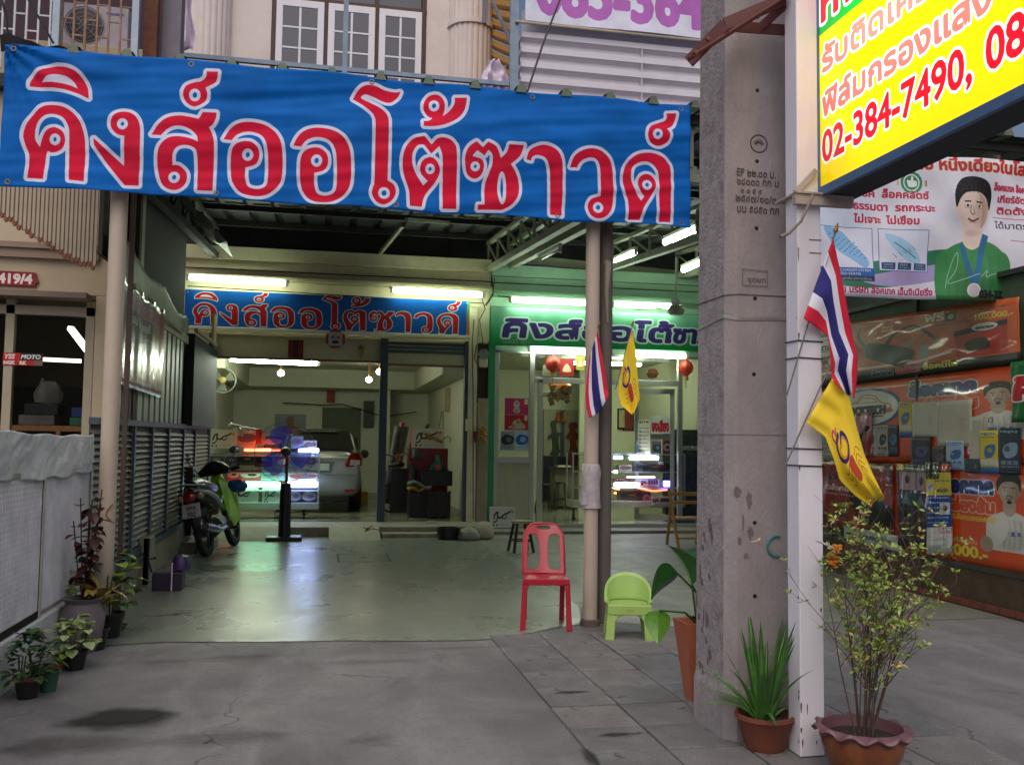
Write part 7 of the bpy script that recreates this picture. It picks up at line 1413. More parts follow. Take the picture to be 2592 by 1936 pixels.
c = Cv(210, 520, 'c8ccc8'); c.rect(0, 0, 210, 80, '24241c'); c.text('GPS', 120, 50, 34, 'a83028', bold=3); c.rect(0, 60, 210, 190, 'c8b830'); c.text('จีพีเอส', 4, 96, 34, '2a2a20', bold=3, w=110); c.squig(80, 104, 120, 10, '3c4c70', rnd=r); c.ell(40, 140, 22, 24, 'a8b0b4'); c.line([(24, 150), (56, 130)], 6, '24406c'); c.text('พร้อมฝึก', 104, 172, 22, '30405c', bold=1, w=80); c.rect(0, 190, 210, 370, '1e4488')
for k in range(6): c.squig(20, 200+k*28, 170, 9, 'b0bcd0', rnd=r)
c.rect(118, 232, 200, 300, 'b4bcc0'); c.ell(160, 264, 22, 16, '5c3034'); c.rect(0, 370, 210, 392, 'd0d4d0'); c.rect(110, 376, 205, 404, 'b02828'); c.rect(114, 380, 201, 400, 'd8d8d4'); c.text('GPS Tracking', 118, 397, 13, '6c2020', w=78)
for k in range(10): c.poly([(r.uniform(0, 200), r.uniform(400, 510)), (r.uniform(0, 200), r.uniform(400, 510)), (r.uniform(0, 200), r.uniform(400, 510))], r.choice(['a8b0ac', 'dcdedc', '8c9894']), .4)
xposter('vinyl_poster', pmat(c, 'poster_gps', .3, coat=.5), 8.66, 9.08, .46, 1.45, .52, 1.46, XR-.05, 'torn yellow and blue GPS poster hanging over the lower orange one', .012)
def leaflets():
    r = random.Random(11)
    L_ = [(10.03, 10.3, 1.5, 1.86, 'b4b4a8', '70706a', 'pale leaflet with red stamp beside the pink poster'), (9.8, 10.02, 1.5, 1.86, 'a8a89c', '2a2a28', 'leaflet with a dark product photo, second in the row'), (9.6, 9.79, 1.5, 1.86, '20242c', '3c6c94', 'black and blue leaflet, third in the row'),
          (9.34, 9.58, 1.72, 2.12, 'c4b430', '3c6ca0', 'yellow leaflet under the oval logo'), (8.9, 9.33, 1.72, 2.1, 'b4b4a0', 'a4a494', 'blank aged paper sheet right of the yellow leaflet'), (8.35, 8.9, 1.62, 2.1, 'b0b09c', 'a0a090', 'larger aged paper sheet at the middle of the upper poster'), (8.2, 8.4, 1.45, 1.92, 'acac98', '9c9c8c', 'narrow aged paper sheet beside the larger one'),
          (9.0, 9.36, 1.38, 1.72, '24262c', '3c4c74', 'dark leaflet of a black device under the yellow leaflet'), (8.78, 8.98, 1.38, 1.62, '3a3034', '5c4c58', 'small dark leaflet beside the device leaflet'), (8.48, 8.76, 1.38, 1.68, '90a8bc', '2c5c94', 'blue car leaflet low in the row'),
          (7.98, 8.24, 1.36, 1.78, 'c4b430', '3c6ca0', 'yellow leaflet left of the car collage'), (7.68, 7.97, 1.36, 1.8, '24303c', '7c94a8', 'dark car collage leaflet at the right end'), (8.25, 8.47, 1.36, 1.5, '303848', '50608c', 'dark landscape leaflet under the aged sheet')]
    for k, (y0, y1, z0, z1, a, b_, l) in enumerate(L_):
        c = Cv(180, 260, a)
        if 'blank' not in l and 'aged' not in l:
            c.poly([(28+r.uniform(0, 20), 120), (80, 68+r.uniform(0, 24)), (152, 88), (140+r.uniform(-20, 12), 152), (60, 168)], b_, sm=True); c.ell(80+r.uniform(-20, 30), 118, 24, 15, a, .6); c.rect(60, 100, 60+r.uniform(20, 60), 106, '101010', .5)
            for j in range(3): c.rect(18+j*50, 182, 58+j*50, 206, b_, .7)
            c.squig(16, 14, 140, 16, b_, rnd=r); c.squig(16, 38, 120, 8, '303030', .5, rnd=r); c.squig(16, 214, 148, 8, b_, rnd=r); c.squig(16, 230, 120, 8, '303030', .6, rnd=r); c.squig(16, 244, 130, 6, b_, rnd=r)
            if a == 'c4b430': c.rect(0, 222, 180, 260, '3c6ca0'); c.rect(0, 176, 180, 208, 'b8bcb0')
        else: c.curve([(20, 80), (80, 60), (120, 120)], 2, b_, .6); c.rect(120, 100, 148, 180, 'b08c84', .4)
        xposter('leaflet', pmat(c, 'leaflet_print_%d' % k, .5), y0, y1, z0, z1, z0, z1, XR-.026-.0008*k, l, .004, k, 10, 'leaflet')
leaflets()
c = Cv(300, 60, 'a8b4ac'); c.text('www.smartlock.shinplock.com', 12, 38, 20, '4c5450', bold=1, w=240)
xposter('paper_sheet', pmat(c, 'web_print', .6), 9.55, 10.75, .46, .62, .42, .6, XR-.03, 'long pale strip with a web address under the dark red poster', .008, cat='sheet')
c = Cv(200, 400, '1c6a34'); c.text('คิงส์', 20, 250, 140, 'b0202c', bold=12, outl=[(8, 'e0e0d8')], w=300)
xposter('green_banner', pmat(c, 'green_banner_print', .5), 7.1, 7.73, 1.85, 2.42, 1.85, 2.42, XR-.08, 'edge of a green banner with red lettering at the right picture border', cat='banner')
T = thing('third_shop', 'dim greenish wall of the next shop beyond the poster wall', 'shop', (8, 12.7, 0)); q = MB(); q.box(6.7, 13, 12.7, 12.9, 0, 6.5); q.build('wall', mat('dim_green_wall', '5c6c58', .8, var=.15, bump=.1), T); q = MB(); q.box(6.7, 13, 12.5, 12.7, 3.0, 3.5); q.build('lintel', M_mint, T)
# top poster, hung parallel to the facade
mt = pmat(pr_toppost(), 'top_poster_print', .45, coat=.15)
q = MB(); q.grid(lambda u, v: (4.43+2.67*u, 7.96+.02*sin(u*8+v*3)+.012*sin(v*9+u*14)+.008*sin(u*26-v*15), 4.42+.02*u-1.40*v-.012*sin(u*6)), 60, 24); tag(q.build('shop_poster', mt, smooth=True, solid=.003), 'large white poster of a man in a green shirt with a medal', 'poster')
# ------------------------------------------------------------------ concrete utility pole
T = thing('concrete_pole', 'grey chamfered concrete utility pole with stamped marks and bolt holes', 'utility pole', (2.4, 4.95, 0))
def octa(z, s=1):
    w0, w1, y0, y1, c_ = 2.165, 2.72, 4.8, 5.3, .06; cx, cy = 2.44, 5.05
    pts = [(w0+c_, y0), (w1-c_, y0), (w1, y0+c_), (w1, y1-c_), (w1-c_, y1), (w0+c_, y1), (w0, y1-c_), (w0, y0+c_*.9)]
    return [(cx+(x-cx)*s, cy+(y-cy)*s, z) for x, y in pts]
q = MB(); zz = [0, .25, .3, 2, 4, 6, 9]
rings = []
for z in zz:
    i = len(q.v); q.v += octa(z, 1.03 if z < .28 else 1-.02*z); rings.append(i)
for a, b_ in zip(rings, rings[1:]):
    for k in range(8): q.m = 1 if k in (6, 7) and False else (1 if k == 6 else 0); q.face((a+k, a+(k+1) % 8, b_+(k+1) % 8, b_+k))
q.m = 0; sh = q.build('shaft', [M_concp, M_concs], T)
zf = lambda z: 4.8+(5.05-4.8)*.02*z
for v in (45, 226, 408, 578, 755, 945, 1165, 1478/1, ):
    pass
for sx_, sy_ in ((1921, 40), (1920, 227), (1919, 407), (1917, 577), (1913, 755), (1910, 947), (1911, 1323), (1911, 1508)):
    p = P(sx_, sy_, Y=4.803); q = MB(); q.lathe([(0, .004), (.011, .003), (.013, -.002), (.015, -.003)], (p.x, zf(p.z)+.001, p.z), 14, Matrix.Rotation(R_(90), 3, 'X')); q.build('bolt_hole', M_blk, T)
ink = mat('stamp_ink', '4a4340', .9)
def stamp(name, body, sx_, sy_, w_px, h_px, m=ink):
    a = P(sx_, sy_, Y=4.8); b_ = P(sx_+w_px, sy_-h_px, Y=4.8); c = bpy.data.curves.new('stamp', 'FONT'); c.body = body; c.extrude = .0008; c.offset = .004
    o = bpy.data.objects.new('stamp', c); COL.objects.link(o); bpy.context.view_layer.update(); dg = bpy.context.evaluated_depsgraph_get(); me = bpy.data.meshes.new_from_object(o.evaluated_get(dg)); me.name = name
    bpy.data.objects.remove(o); vs = np.array([v.co[:] for v in me.vertices]); w0 = vs[:, 0].max()-vs[:, 0].min(); h0 = .72
    for v in me.vertices:
        x, y, z = v.co; v.co = (a.x+(x-vs[:, 0].min())/w0*(b_.x-a.x)-WL[T.name][0], zf(a.z)-.0035-z-WL[T.name][1], a.z+y/h0*(b_.z-a.z)-WL[T.name][2])
    me.materials.clear(); me.materials.append(m); o = bpy.data.objects.new(name, me); COL.objects.link(o); o.parent = T
stamp('cast_lettering', 'EP ๒๒.๐๐ ม.', 1868, 443, 98, 13); stamp('cast_lettering', '๑๘๐๐๐ กก ม', 1868, 465, 105, 12); stamp('cast_lettering', '๑ ๐ ๕ ๔', 1878, 487, 52, 11)
stamp('cast_lettering', '๒๕๔๗/๑๐/๓', 1865, 508, 102, 13); stamp('cast_lettering', 'นน ๕๘๕๐ กก', 1868, 535, 106, 13); stamp('cast_lettering', 'จุดยก', 1895, 712, 45, 10, mat('stamp_faint', '6a605a', .9))
p = P(1924, 362, Y=4.8); q = MB(); q.lathe([(.046, 0), (.05, .003), (.054, 0)], (p.x, zf(p.z)-.001, p.z), 36, Matrix.Rotation(R_(90), 3, 'X'))
for k in range(9): a = R_(200+k*17.5); q.bar((p.x+.014*cos(a), zf(p.z)-.002, p.z-.01-.014*sin(a)), (p.x+.032*cos(a), zf(p.z)-.002, p.z-.01-.034*sin(a)), .003)
q.build('round_seal', ink, T)
q = MB(); a, b_ = P(1881, 680, Y=4.8), P(1944, 724, Y=4.8)
for s, e in (((a.x, a.z), (b_.x, a.z-.006)), ((a.x, a.z), (a.x, b_.z)), ((b_.x, a.z), (b_.x, b_.z)), ((a.x, b_.z), (b_.x, b_.z))): q.bar((s[0], zf(2)-.003, s[1]), (e[0], zf(2)-.003, e[1]), .0025)
q.build('lift_mark_frame', MATS['stamp_faint'], T)
p = P(1968, 1382, Y=4.79); q = MB(); q.tube([(p.x+.055*cos(a), 4.797, p.z+.055*sin(a)) for a in [R_(70+k*18) for k in range(13)]], .007, 6); q.build('teal_scrawl', mat('teal_paint', '2a7478', .6), T)
rr = random.Random(21); dm = mat('dark_scuff', '6a5e5e', .9, var=.3, bump=.3)
for k in range(26):
    sx_, sy_ = rr.choice([(1790+rr.uniform(-22, 22), rr.uniform(1250, 1700))]) if k < 20 else (rr.uniform(1860, 1900), rr.uniform(1220, 1450)); Y_ = None
    p = P(sx_, sy_, Y=4.8) if k >= 20 else P(sx_, sy_, X=2.18)
    q = MB(); w_ = rr.uniform(.006, .02); h_ = rr.uniform(.015, .05); pts = []
    for j in range(14): a = 2*pi*j/14; m_ = 1+rr.uniform(-.35, .35); pts.append((w_*m_*cos(a), h_*m_*sin(a)))
    if k >= 20: q.poly([(p.x+x, zf(p.z)-.0025, p.z+z) for x, z in pts])
    else: q.poly([(2.165+(2.44-2.165)*.02*p.z-.003, p.y+x, p.z+z) for x, z in pts])
    q.build('scuff_mark', dm, T)
for v, tk in ((810, .006), (683+5, .0)):
    pass
for z_, rd in ((P(1900, 808, Y=4.8).z, .010),):
    s = 1-.02*z_; pts = [Vector((x, y, z_+.02*sin(k*2))) for k, (x, y, z) in enumerate(octa(z_, s*1.004+.006))]; q = MB()
    for a, b_ in zip(pts, pts[1:]+pts[:1]): q.bar(a, b_, .004, .018)
    q.build('metal_strap', mat('dull_strap', '9a9690', .4, .6), T)
q = MB(); z_ = P(1800, 763, X=2.2).z; pts = [Vector((x, y, z_-.0)) for (x, y, z) in octa(z_, 1-.02*z_+.008)]
for a, b_ in zip(pts, pts[1:]+pts[:1]): q.bar(a, b_, .004, .004)
q.build('tie_wire', mat('wire_dark', '4a4040', .6), T); q = MB()
z2 = 1.66; pts = [Vector((x, y, z2)) for (x, y, z) in octa(z2, 1-.02*z2+.008)]
for a, b_ in zip(pts, pts[1:]+pts[:1]): q.bar(a, b_, .0015, .0015)
q.build('tie_wire', mat('wire_dark', '4a4040', .6), T)
q = MB(); q.tube([P(1911, 1328, Y=4.79), P(1860, 1360, Y=4.78), P(1815, 1400, Y=4.78), P(1800, 1445, Y=4.78)], .0018, 5); q.build('grey_string', mat('string', '8a8480', .7), T)
# red oxide cross arm brackets near the top
T = thing('steel_bracket', 'red oxide angle steel bracket clamped round the concrete pole', 'bracket', (2.2, 4.7, 3.9))
q = MB(); q.bar(P(1743, 158, Y=4.78), P(1836, 62, Y=4.62), .012, .075, (0, 0, 1)); q.bar(P(1836, 62, Y=4.66), P(1993, -4, Y=4.6), .012, .07, (0, 0, 1)); q.bar(P(1743, 150, Y=4.70), P(1993, -8, Y=4.56), .06, .01); q.build('angle_arm', M_oxide, T)
q = MB(); q.bar(P(1830, 66, Y=4.73), P(2000, 78, Y=4.7), .012, .06); q.build('cross_arm', M_oxide, T)
q = MB(); q.bar(P(1918, 76, Y=4.72), P(1992, 8, Y=4.6), .012, .05); q.build('strut', M_oxide, T)
for a in ((1790, 100), (1758, 135)): p = P(*a, Y=4.66); q = MB(); q.lathe([(0, .02), (.012, .018), (.012, 0), (.02, 0)], p, 6, Matrix.Rotation(R_(90), 3, 'X')); q.build('bolt', M_rust, T)
# ------------------------------------------------------------------ white sign post
T = thing('sign_post', 'white square steel sign post with rust marks', 'post', (2.46, 4.5, 0)); xa, xb, ya, yb = 2.425, 2.56, 4.49, 4.62
q = MB(); q.box(xa, xb, ya, yb, .02, 5.6); q.build('shaft', M_white, T, bevel=.006)
rr = random.Random(5)
for k in range(14):
    z = rr.choice([rr.uniform(.05, .4), rr.uniform(.4, 2.8)]); q = MB(); w_, h_ = rr.uniform(.002, .005), rr.uniform(.008, .035)
    if rr.random() < .7: x = xa+rr.choice([.004, rr.uniform(.0, .12)]); q.poly([(x+w_*cos(a)*(1+.3*sin(a*3)), ya-.001, z+h_*sin(a)) for a in [2*pi*j/10 for j in range(10)]])
    else: q.poly([(xa-.001, ya+rr.uniform(.01, .02)+w_*cos(a), z+h_*sin(a)) for a in [2*pi*j/10 for j in range(10)]])
    q.build('rust_spot', M_rust, T)
for sy_ in (862, 905, 1135, 1178):
    z_ = P(2030, sy_, Y=4.49).z; q = MB(); rr2 = .003; pts = [(xa-.004, ya-.004, z_), (xb+.004, ya-.004, z_-.004), (xb+.004, yb+.004, z_), (xa-.004, yb+.004, z_)]
    for a, b_ in zip(pts, pts[1:]+pts[:1]): q.bar(a, b_, .004, .006)
    q.build('cable_tie', M_blk, T)
q = MB(); zb = P(2030, 578, Y=4.49).z
q.box(xa-.03, xb+.17, ya-.04, ya-.002, 2.87, 2.93); q.box(xa-.03, xb+.17, ya-.05, yb+.06, 2.925, 2.935); q.build('sign_bracket', mat('worn_white', 'a89c94', .6, var=.15, scale=9, dirt=.5, dcol='54382c'), T)
q = MB(); q.bar((xa-.01, ya, 2.94), (xa+.1, ya-.02, 3.06), .02, .03); q.build('bracket_strut', MATS['worn_white'], T); q = MB(); q.bar((xb+.1, ya-.02, 2.94), (xb+.24, ya-.1, 3.02), .03, .03); q.build('bracket_strut', MATS['worn_white'], T)
for z_ in (2.62, 2.69): q = MB(); q.box(xb-.068, xb+.003, ya-.003, ya+.004, z_, z_+.004); q.build('weld_line', M_rust, T)
q = MB(); q.tube([P(2058, 495, Y=4.4), P(2028, 560, Y=4.35), P(1998, 590, Y=4.35), P(1976, 600, Y=4.35)], [.008, .007, .008, .012], 8); tag(q.build('loose_cable', mat('cable_grey', '7a706c', .6), smooth=True), 'loose grey cable end dangling below the yellow light box', 'cable')
# ------------------------------------------------------------------ illuminated sign box
T = thing('light_box_sign', 'lit yellow and green light box sign with phone numbers, projecting from the white post', 'sign', (2.6, 3.7, 3.4)); z0, z1, ys, ye = 2.955, 4.35, 4.52, 2.45
q = MB(); q.box(2.562, 2.76, ye, ys, z0-.03, z1+.03); q.build('casing', mat('navy_casing', '14202e', .6, var=.2, scale=6, bump=.08), T, bevel=.004)
q = MB(); q.box(2.545, 2.57, ye, ys, z0-.032, z0+.018); q.box(2.545, 2.57, ys-.035, ys+.002, z0+.018, z1); q.box(2.545, 2.57, ye, ys, z1, z1+.03); q.build('blue_frame', mat('frame_blue', '47688c', .5, bump=.03), T, bevel=.003)
m_lb = bpy.data.materials.new('light_box_face'); m_lb = pmat(pr_lightbox(), 'light_box_face', .3, emit=.62, wear=0)
# tubes behind the acrylic: brighter lobe along the middle height
t = m_lb.node_tree; tcn = t.nodes.new('ShaderNodeTexCoord'); sp = t.nodes.new('ShaderNodeSeparateXYZ'); t.links.new(tcn.outputs['UV'], sp.inputs[0])
mr = t.nodes.new('ShaderNodeMapRange'); mr.interpolation_type = 'SMOOTHSTEP'; mr.inputs[1].default_value = 0; mr.inputs[2].default_value = .5; mr.inputs[3].default_value = .55; mr.inputs[4].default_value = 1.35; t.links.new(sp.outputs['Y'], mr.inputs[0])
m5 = t.nodes.new('ShaderNodeMapRange'); m5.interpolation_type = 'SMOOTHSTEP'; m5.inputs[1].default_value = 0; m5.inputs[2].default_value = .22; m5.inputs[3].default_value = .5; m5.inputs[4].default_value = 1.15; t.links.new(sp.outputs['X'], m5.inputs[0])
ml = t.nodes.new('ShaderNodeMath'); ml.operation = 'MULTIPLY'; t.links.new(mr.outputs[0], ml.inputs[0]); t.links.new(m5.outputs[0], ml.inputs[1]); t.links.new(ml.outputs[0], t.nodes['Principled BSDF'].inputs['Emission Strength'])
q = MB(); q.grid(lambda u, v: (2.558, ys-.035+(ye-ys+.035)*u, z1-(z1-z0-.018)*v), 2, 2); q.build('lit_face', m_lb, T, fix=False)
# ------------------------------------------------------------------ flags
def flag(lab, poleA, poleB, Y0, cv, m, fn, nx=24, ny=34, tip=True, cat='flag', rad=.004):
    T = thing('flag', lab, cat, tuple(poleB)); q = MB(); q.tube([poleA, poleB], rad, 8); q.build('flag_stick', mat('stick_grey', '6a6460', .5), T)
    if tip: q = MB(); d = (Vector(poleB)-Vector(poleA)).normalized(); M = d.to_track_quat('Z', 'Y').to_matrix(); q.lathe([(.004, 0), (.009, .01), (.012, .02), (.007, .035), (.009, .04), (.002, .06), (0, .066)], poleB, 10, M); q.build('gold_tip', mat('gold_tip', 'b08030', .3, .9), T, smooth=True)
    q = MB(); q.grid(fn, nx, ny); q.build('flag_cloth', m, T, smooth=True, solid=.0012); return T
mf = pmat(pr_flag_th(), 'flag_tricolour_print', .75, wear=.08); my = pmat(pr_flag_y(), 'flag_yellow_print', .75, wear=.08)
def quadmap(c00, c10, c11, c01, Y, fold):   # corners in photo pixels; u along first edge, v down
    def f(u, v):
        a = [(c00[k]*(1-u)+c10[k]*u)*(1-v)+(c01[k]*(1-u)+c11[k]*u)*v for k in (0, 1)]; return P(a[0], a[1], Y=Y+fold(u, v))
    return f
# tricolour: hoist along the stick, fly hanging down in a fold; hand laid strips (u along fly, v along stripes)
def path(pts, t):
    t = t*(len(pts)-1); i = min(int(t), len(pts)-2); f = t-i; return [pts[i][k]*(1-f)+pts[i+1][k]*f for k in (0, 1)]
def hang(edge0, edge1, Y, amp, fr, mid=None):
    def f(u, v):
        a = path(edge0, u); b_ = path(edge1, u); x = a[0]*(1-v)+b_[0]*v; y = a[1]*(1-v)+b_[1]*v
        if mid: c_ = path(mid, u); w_ = 4*v*(1-v); x = x*(1-w_)+c_[0]*w_; y = y*(1-w_)+c_[1]*w_
        return P(x, y, Y=Y+amp*sin(u*fr+v*5)*(.2+v))
    return f
# u=0 hoist edge
e_top = [(2110, 602), (2125, 680), (2142, 770), (2150, 840), (2165, 900), (2176, 955), (2172, 985), (2160, 1012)]
e_bot = [(2034, 808), (2075, 840), (2096, 858), (2099, 890), (2102, 930), (2104, 955), (2103, 975), (2108, 960)]
# hoist runs from (2110,602) down-left to (2034,808)
def flag_th(u, v):
    # right part of the cloth: edge hanging from stick top; left part: triangular drape
    A = [(2109, 604), (2128, 690), (2145, 780), (2158, 850), (2172, 905), (2170, 958), (2162, 1010)]   # outer red edge
    B = [(2034, 806), (2062, 825), (2094, 850), (2100, 880), (2104, 935), (2106, 960), (2128, 985)]  # lower red edge
    C = [(2070, 706), (2092, 730), (2099, 770), (2112, 842), (2136, 900), (2130, 935), (2148, 998)]    # middle of blue
    a, b_, c_ = path(A, u), path(B, u), path(C, u); w0, w1, w2 = (1-v)*(1-2*v), 4*v*(1-v), v*(2*v-1)
    x = a[0]*w0+c_[0]*w1+b_[0]*w2; y = a[1]*w0+c_[1]*w1+b_[1]*w2
    return P(x, y, Y=4.43+.03*sin(v*8+u*4)*u+.012*sin(u*13+v*4))
flag('red white and blue tricolour flag on the white sign post', P(1992, 1000, Y=4.47), P(2113, 592, Y=4.44), 4.44, None, mf, flag_th, rad=.0045)
def flag_yl(u, v):
    A = [(2106, 958), (2150, 1006), (2168, 1080), (2188, 1150), (2212, 1205), (2237, 1256)]
    B = [(2040, 1070), (2088, 1104), (2112, 1165), (2125, 1215), (2165, 1255), (2205, 1282)]
    a, b_ = path(A, u), path(B, u); x = a[0]*(1-v)+b_[0]*v-6*sin(v*pi)*u; y = a[1]*(1-v)+b_[1]*v
    return P(x, y, Y=4.41+.04*sin(u*5+v*4)*(.3+u)+.012*sin(v*14+u*5))
flag('yellow flag with a royal cipher below the tricolour on the white sign post', P(1988, 1178, Y=4.46), P(2101, 925, Y=4.44), 4.44, None, my, flag_yl, tip=False, rad=.0045)
def flag_t2(u, v):
    A = [(1513, 838), (1520, 880), (1530, 930), (1538, 985), (1541, 1000)]; B = [(1492, 905), (1486, 950), (1482, 1000), (1484, 1030), (1491, 1057)]
    a, b_ = path(A, u), path(B, u); return P(a[0]*(1-v)+b_[0]*v, a[1]*(1-v)+b_[1]*v+14*sin(v*pi)*u, Y=7.9+.03*sin(v*7+u*4))
flag('small tricolour flag on the beige canopy post', P(1484, 1035, Y=8.0), P(1515, 832, Y=7.93), 7.9, None, mf, flag_t2)
def flag_y2(u, v):
    A = [(1600, 832), (1608, 880), (1614, 950), (1620, 1010), (1602, 1050)]; B = [(1580, 905), (1570, 950), (1564, 990), (1572, 1025), (1600, 1050)]
    a, b_ = path(A, u), path(B, u); return P(a[0]*(1-v)+b_[0]*v, a[1]*(1-v)+b_[1]*v, Y=8.0+.025*sin(v*6+u*5))
flag('small yellow flag with a royal cipher on the dark canopy post', P(1558, 985, Y=8.1), P(1600, 826, Y=8.0), 8.0, None, my, flag_y2)
# ------------------------------------------------------------------ red plastic chair
def redchair():
    rm = mat('red_plastic', 'a4142a', .34, var=.08, scale=3, bump=.03, coat=.2, dirt=.25, dcol='c06070')
    T = thing('plastic_chair', 'red plastic stacking chair with a T shaped back at the edge of the polished floor', 'chair', (1.935, 8.08, 0), R_(-10))
    # chair faces the camera (-y). back at +y.  seat height .43, width .42
    q = MB()
    for s in (-1, 1):
        q = MB(); q.prism([(s*.185, -.2, .43), (s*.215, -.2, .40), (s*.235, -.23, 0), (s*.185, -.23, 0), (s*.175, -.21, .33), (s*.15, -.2, .39)], (0, .035, 0)); q.box(*( (s*.2-.017, s*.2+.017) ), -.2, -.16, .04, .4); q.build('leg', rm, T, local=True, bevel=.006)
        q = MB(); q.prism([(s*.175, .16, .43), (s*.2, .16, .4), (s*.2, .26, 0), (s*.155, .26, 0), (s*.155, .18, .33), (s*.12, .17, .4)], (0, .035, 0)); q.build('leg', rm, T, local=True, bevel=.006)
    q = MB(); q.grid(lambda u, v: ((u-.5)*(.41-.05*v), -.21+.42*v, .435-.018*math.exp(-((u-.5)**2+(v-.5)**2)*8)-.02*(v < .02)), 16, 12); q.build('seat', rm, T, local=True, smooth=True, solid=.008)
    q = MB(); q.prism([(-.21, -.215, .44), (.21, -.215, .44), (.212, -.215, .40), (.15, -.215, .385), (-.15, -.215, .385), (-.212, -.215, .40)], (0, .012, 0)); q.box(-.205, -.19, -.2, .2, .39, .43); q.box(.19, .205, -.2, .2, .39, .43); q.build('seat_rim', rm, T, local=True, bevel=.005)
    # back: lean; outline frame with two windows + top slot via strips
    def bk(x, z): return (x, .195+.17*((z-.43)/.44), z)
    zb, ztp = .43, .865
    T.scale = (.95, 1, 1)
    def outer(z):
        t = (z-zb)/(ztp-zb); return .195-.012*t if t < .8 else .187-.10*((t-.8)/.2)**2.2
    q = MB(); n = 40
    # columns of small quads, keep those inside the plastic
    nx, nz = 84, 88; keep = {}
    def inside(x, z):
        o = outer(z)
        if abs(x) > o: return False
        if z > ztp-.002: return False
        ex, ez = abs(x)/.062, (z-.825)/.013
        if ex**4+ez**4 < 1: return False          # hand slot
        # windows
        cw = .052-.012*sin((z-.45)/.3*pi)*1 + .02*max(0, (.5-z)/.05) + .012*max(0, (z-.72)/.04)
        wo = o-.035
        if .465 < z < .765:
            e = .02; 
            if cw < abs(x) < wo:
                # rounded corners
                dx = min(abs(x)-cw, wo-abs(x)); dz = min(z-.465, .765-z)
                if dx < e and dz < e and (e-dx)**2+(e-dz)**2 > e*e: return True
                return False
        return True
    vid = {}
    def vi(i, j):
        if (i, j) not in vid:
            z = zb+(ztp-zb)*j/nz; x = (i/nx-.5)*.40; vid[(i, j)] = len(q.v); x2 = x; curv = -.05*(abs(x)/.2)**2; p = bk(x2, z); q.v.append((p[0], p[1]+curv*.6, p[2]))
        return vid[(i, j)]
    for j in range(nz):
        for i in range(nx):
            z = zb+(ztp-zb)*(j+.5)/nz; x = ((i+.5)/nx-.5)*.40
            if inside(x, z): q.face((vi(i, j), vi(i+1, j), vi(i+1, j+1), vi(i, j+1)))
    o = q.build('backrest', rm, T, local=True, smooth=True, solid=.012)
    sm = o.modifiers.new('sm', 'SMOOTH'); sm.iterations = 3; sm.factor = .5; o.modifiers.move(1, 0)
    q = MB()
    for s in (-1, 1): q.tube([bk(s*.197, .43), (s*.195, .22, .55), (s*.19, .27, .7), (s*.18, .305, .79), (s*.12, .345, .855), (0, .352, .868)], [.012]*6, 8)
    q.build('back_rim', rm, T, local=True, smooth=True)
redchair()
# ------------------------------------------------------------------ pale green tub stool
def greenstool():
    gm_ = mat('pale_green_plastic', '9fbf66', .32, var=.06, scale=6, bump=.03, coat=.25, dirt=.25, dcol='c8d8a8')
    T = thing('plastic_tub_chair', 'small pale green plastic tub chair before the dark canopy post', 'chair', (2.52, 7.54, 0), R_(-14))
    T.scale = (1.12, 1.12, 1.2)
    for s in (-1, 1):
        q = MB(); q.prism([(s*.135, -.14, .235), (s*.158, -.14, .22), (s*.178, -.16, 0), (s*.112, -.16, 0), (s*.103, -.15, .13), (s*.075, -.14, .165), (s*.04, -.14, .172), (s*.04, -.14, .235)], (0, .03, 0)); q.build('leg', gm_, T, local=True, bevel=.006)
        q = MB(); q.prism([(s*.155, -.13, .235), (s*.178, -.16, 0), (s*.178, -.09, 0), (s*.165, -.06, .14), (s*.165, .06, .14), (s*.178, .09, 0), (s*.178, .16, 0), (s*.155, .13, .235)], (-s*.012, 0, 0)); q.build('side_panel', gm_, T, local=True, bevel=.005)
        q = MB(); q.prism([(s*.13, .14, .23), (s*.175, .16, 0), (s*.115, .16, 0), (s*.09, .145, .18)], (0, -.02, 0)); q.build('leg', gm_, T, local=True, bevel=.005)
    q = MB(); q.box(-.155, .155, -.145, .14, .225, .24); q.build('seat', gm_, T, local=True, bevel=.008)
    q = MB(); q.box(-.16, .16, -.15, -.125, .172, .243); q.build('apron', gm_, T, local=True, bevel=.008)
    q = MB(); n = 40
    def f(u, v):
        a = R_(-28+236*u); h = .24+(.175*max(0, sin(R_(236*u-28)+.0))**.55 if sin(R_(236*u-28)) > 0 else 0)*v + .004*v
        rx, ry = .15+.02*v, .13+.035*v
        return (rx*cos(a), ry*sin(a)*1.0, .236+(h-.236)*1)
    q.grid(f, n, 10); q.build('backrest', gm_, T, local=True, smooth=True, solid=.009)
    q = MB(); q.tube([Vector(f(k/n, 1)) for k in range(n+1)], .009, 8); q.build('rim', gm_, T, local=True, smooth=True)
    c = Cv(120, 30, 'a3c266'); c.text('ToyBear', 10, 24, 16, 'b08040', bold=1, w=96); q = MB(); q.grid(lambda u, v: (-.035+.07*u, -.1515, .218-.018*v), 1, 1); q.build('maker_mark', pmat(c, 'maker_print', .4), T, local=True, fix=False)
greenstool()
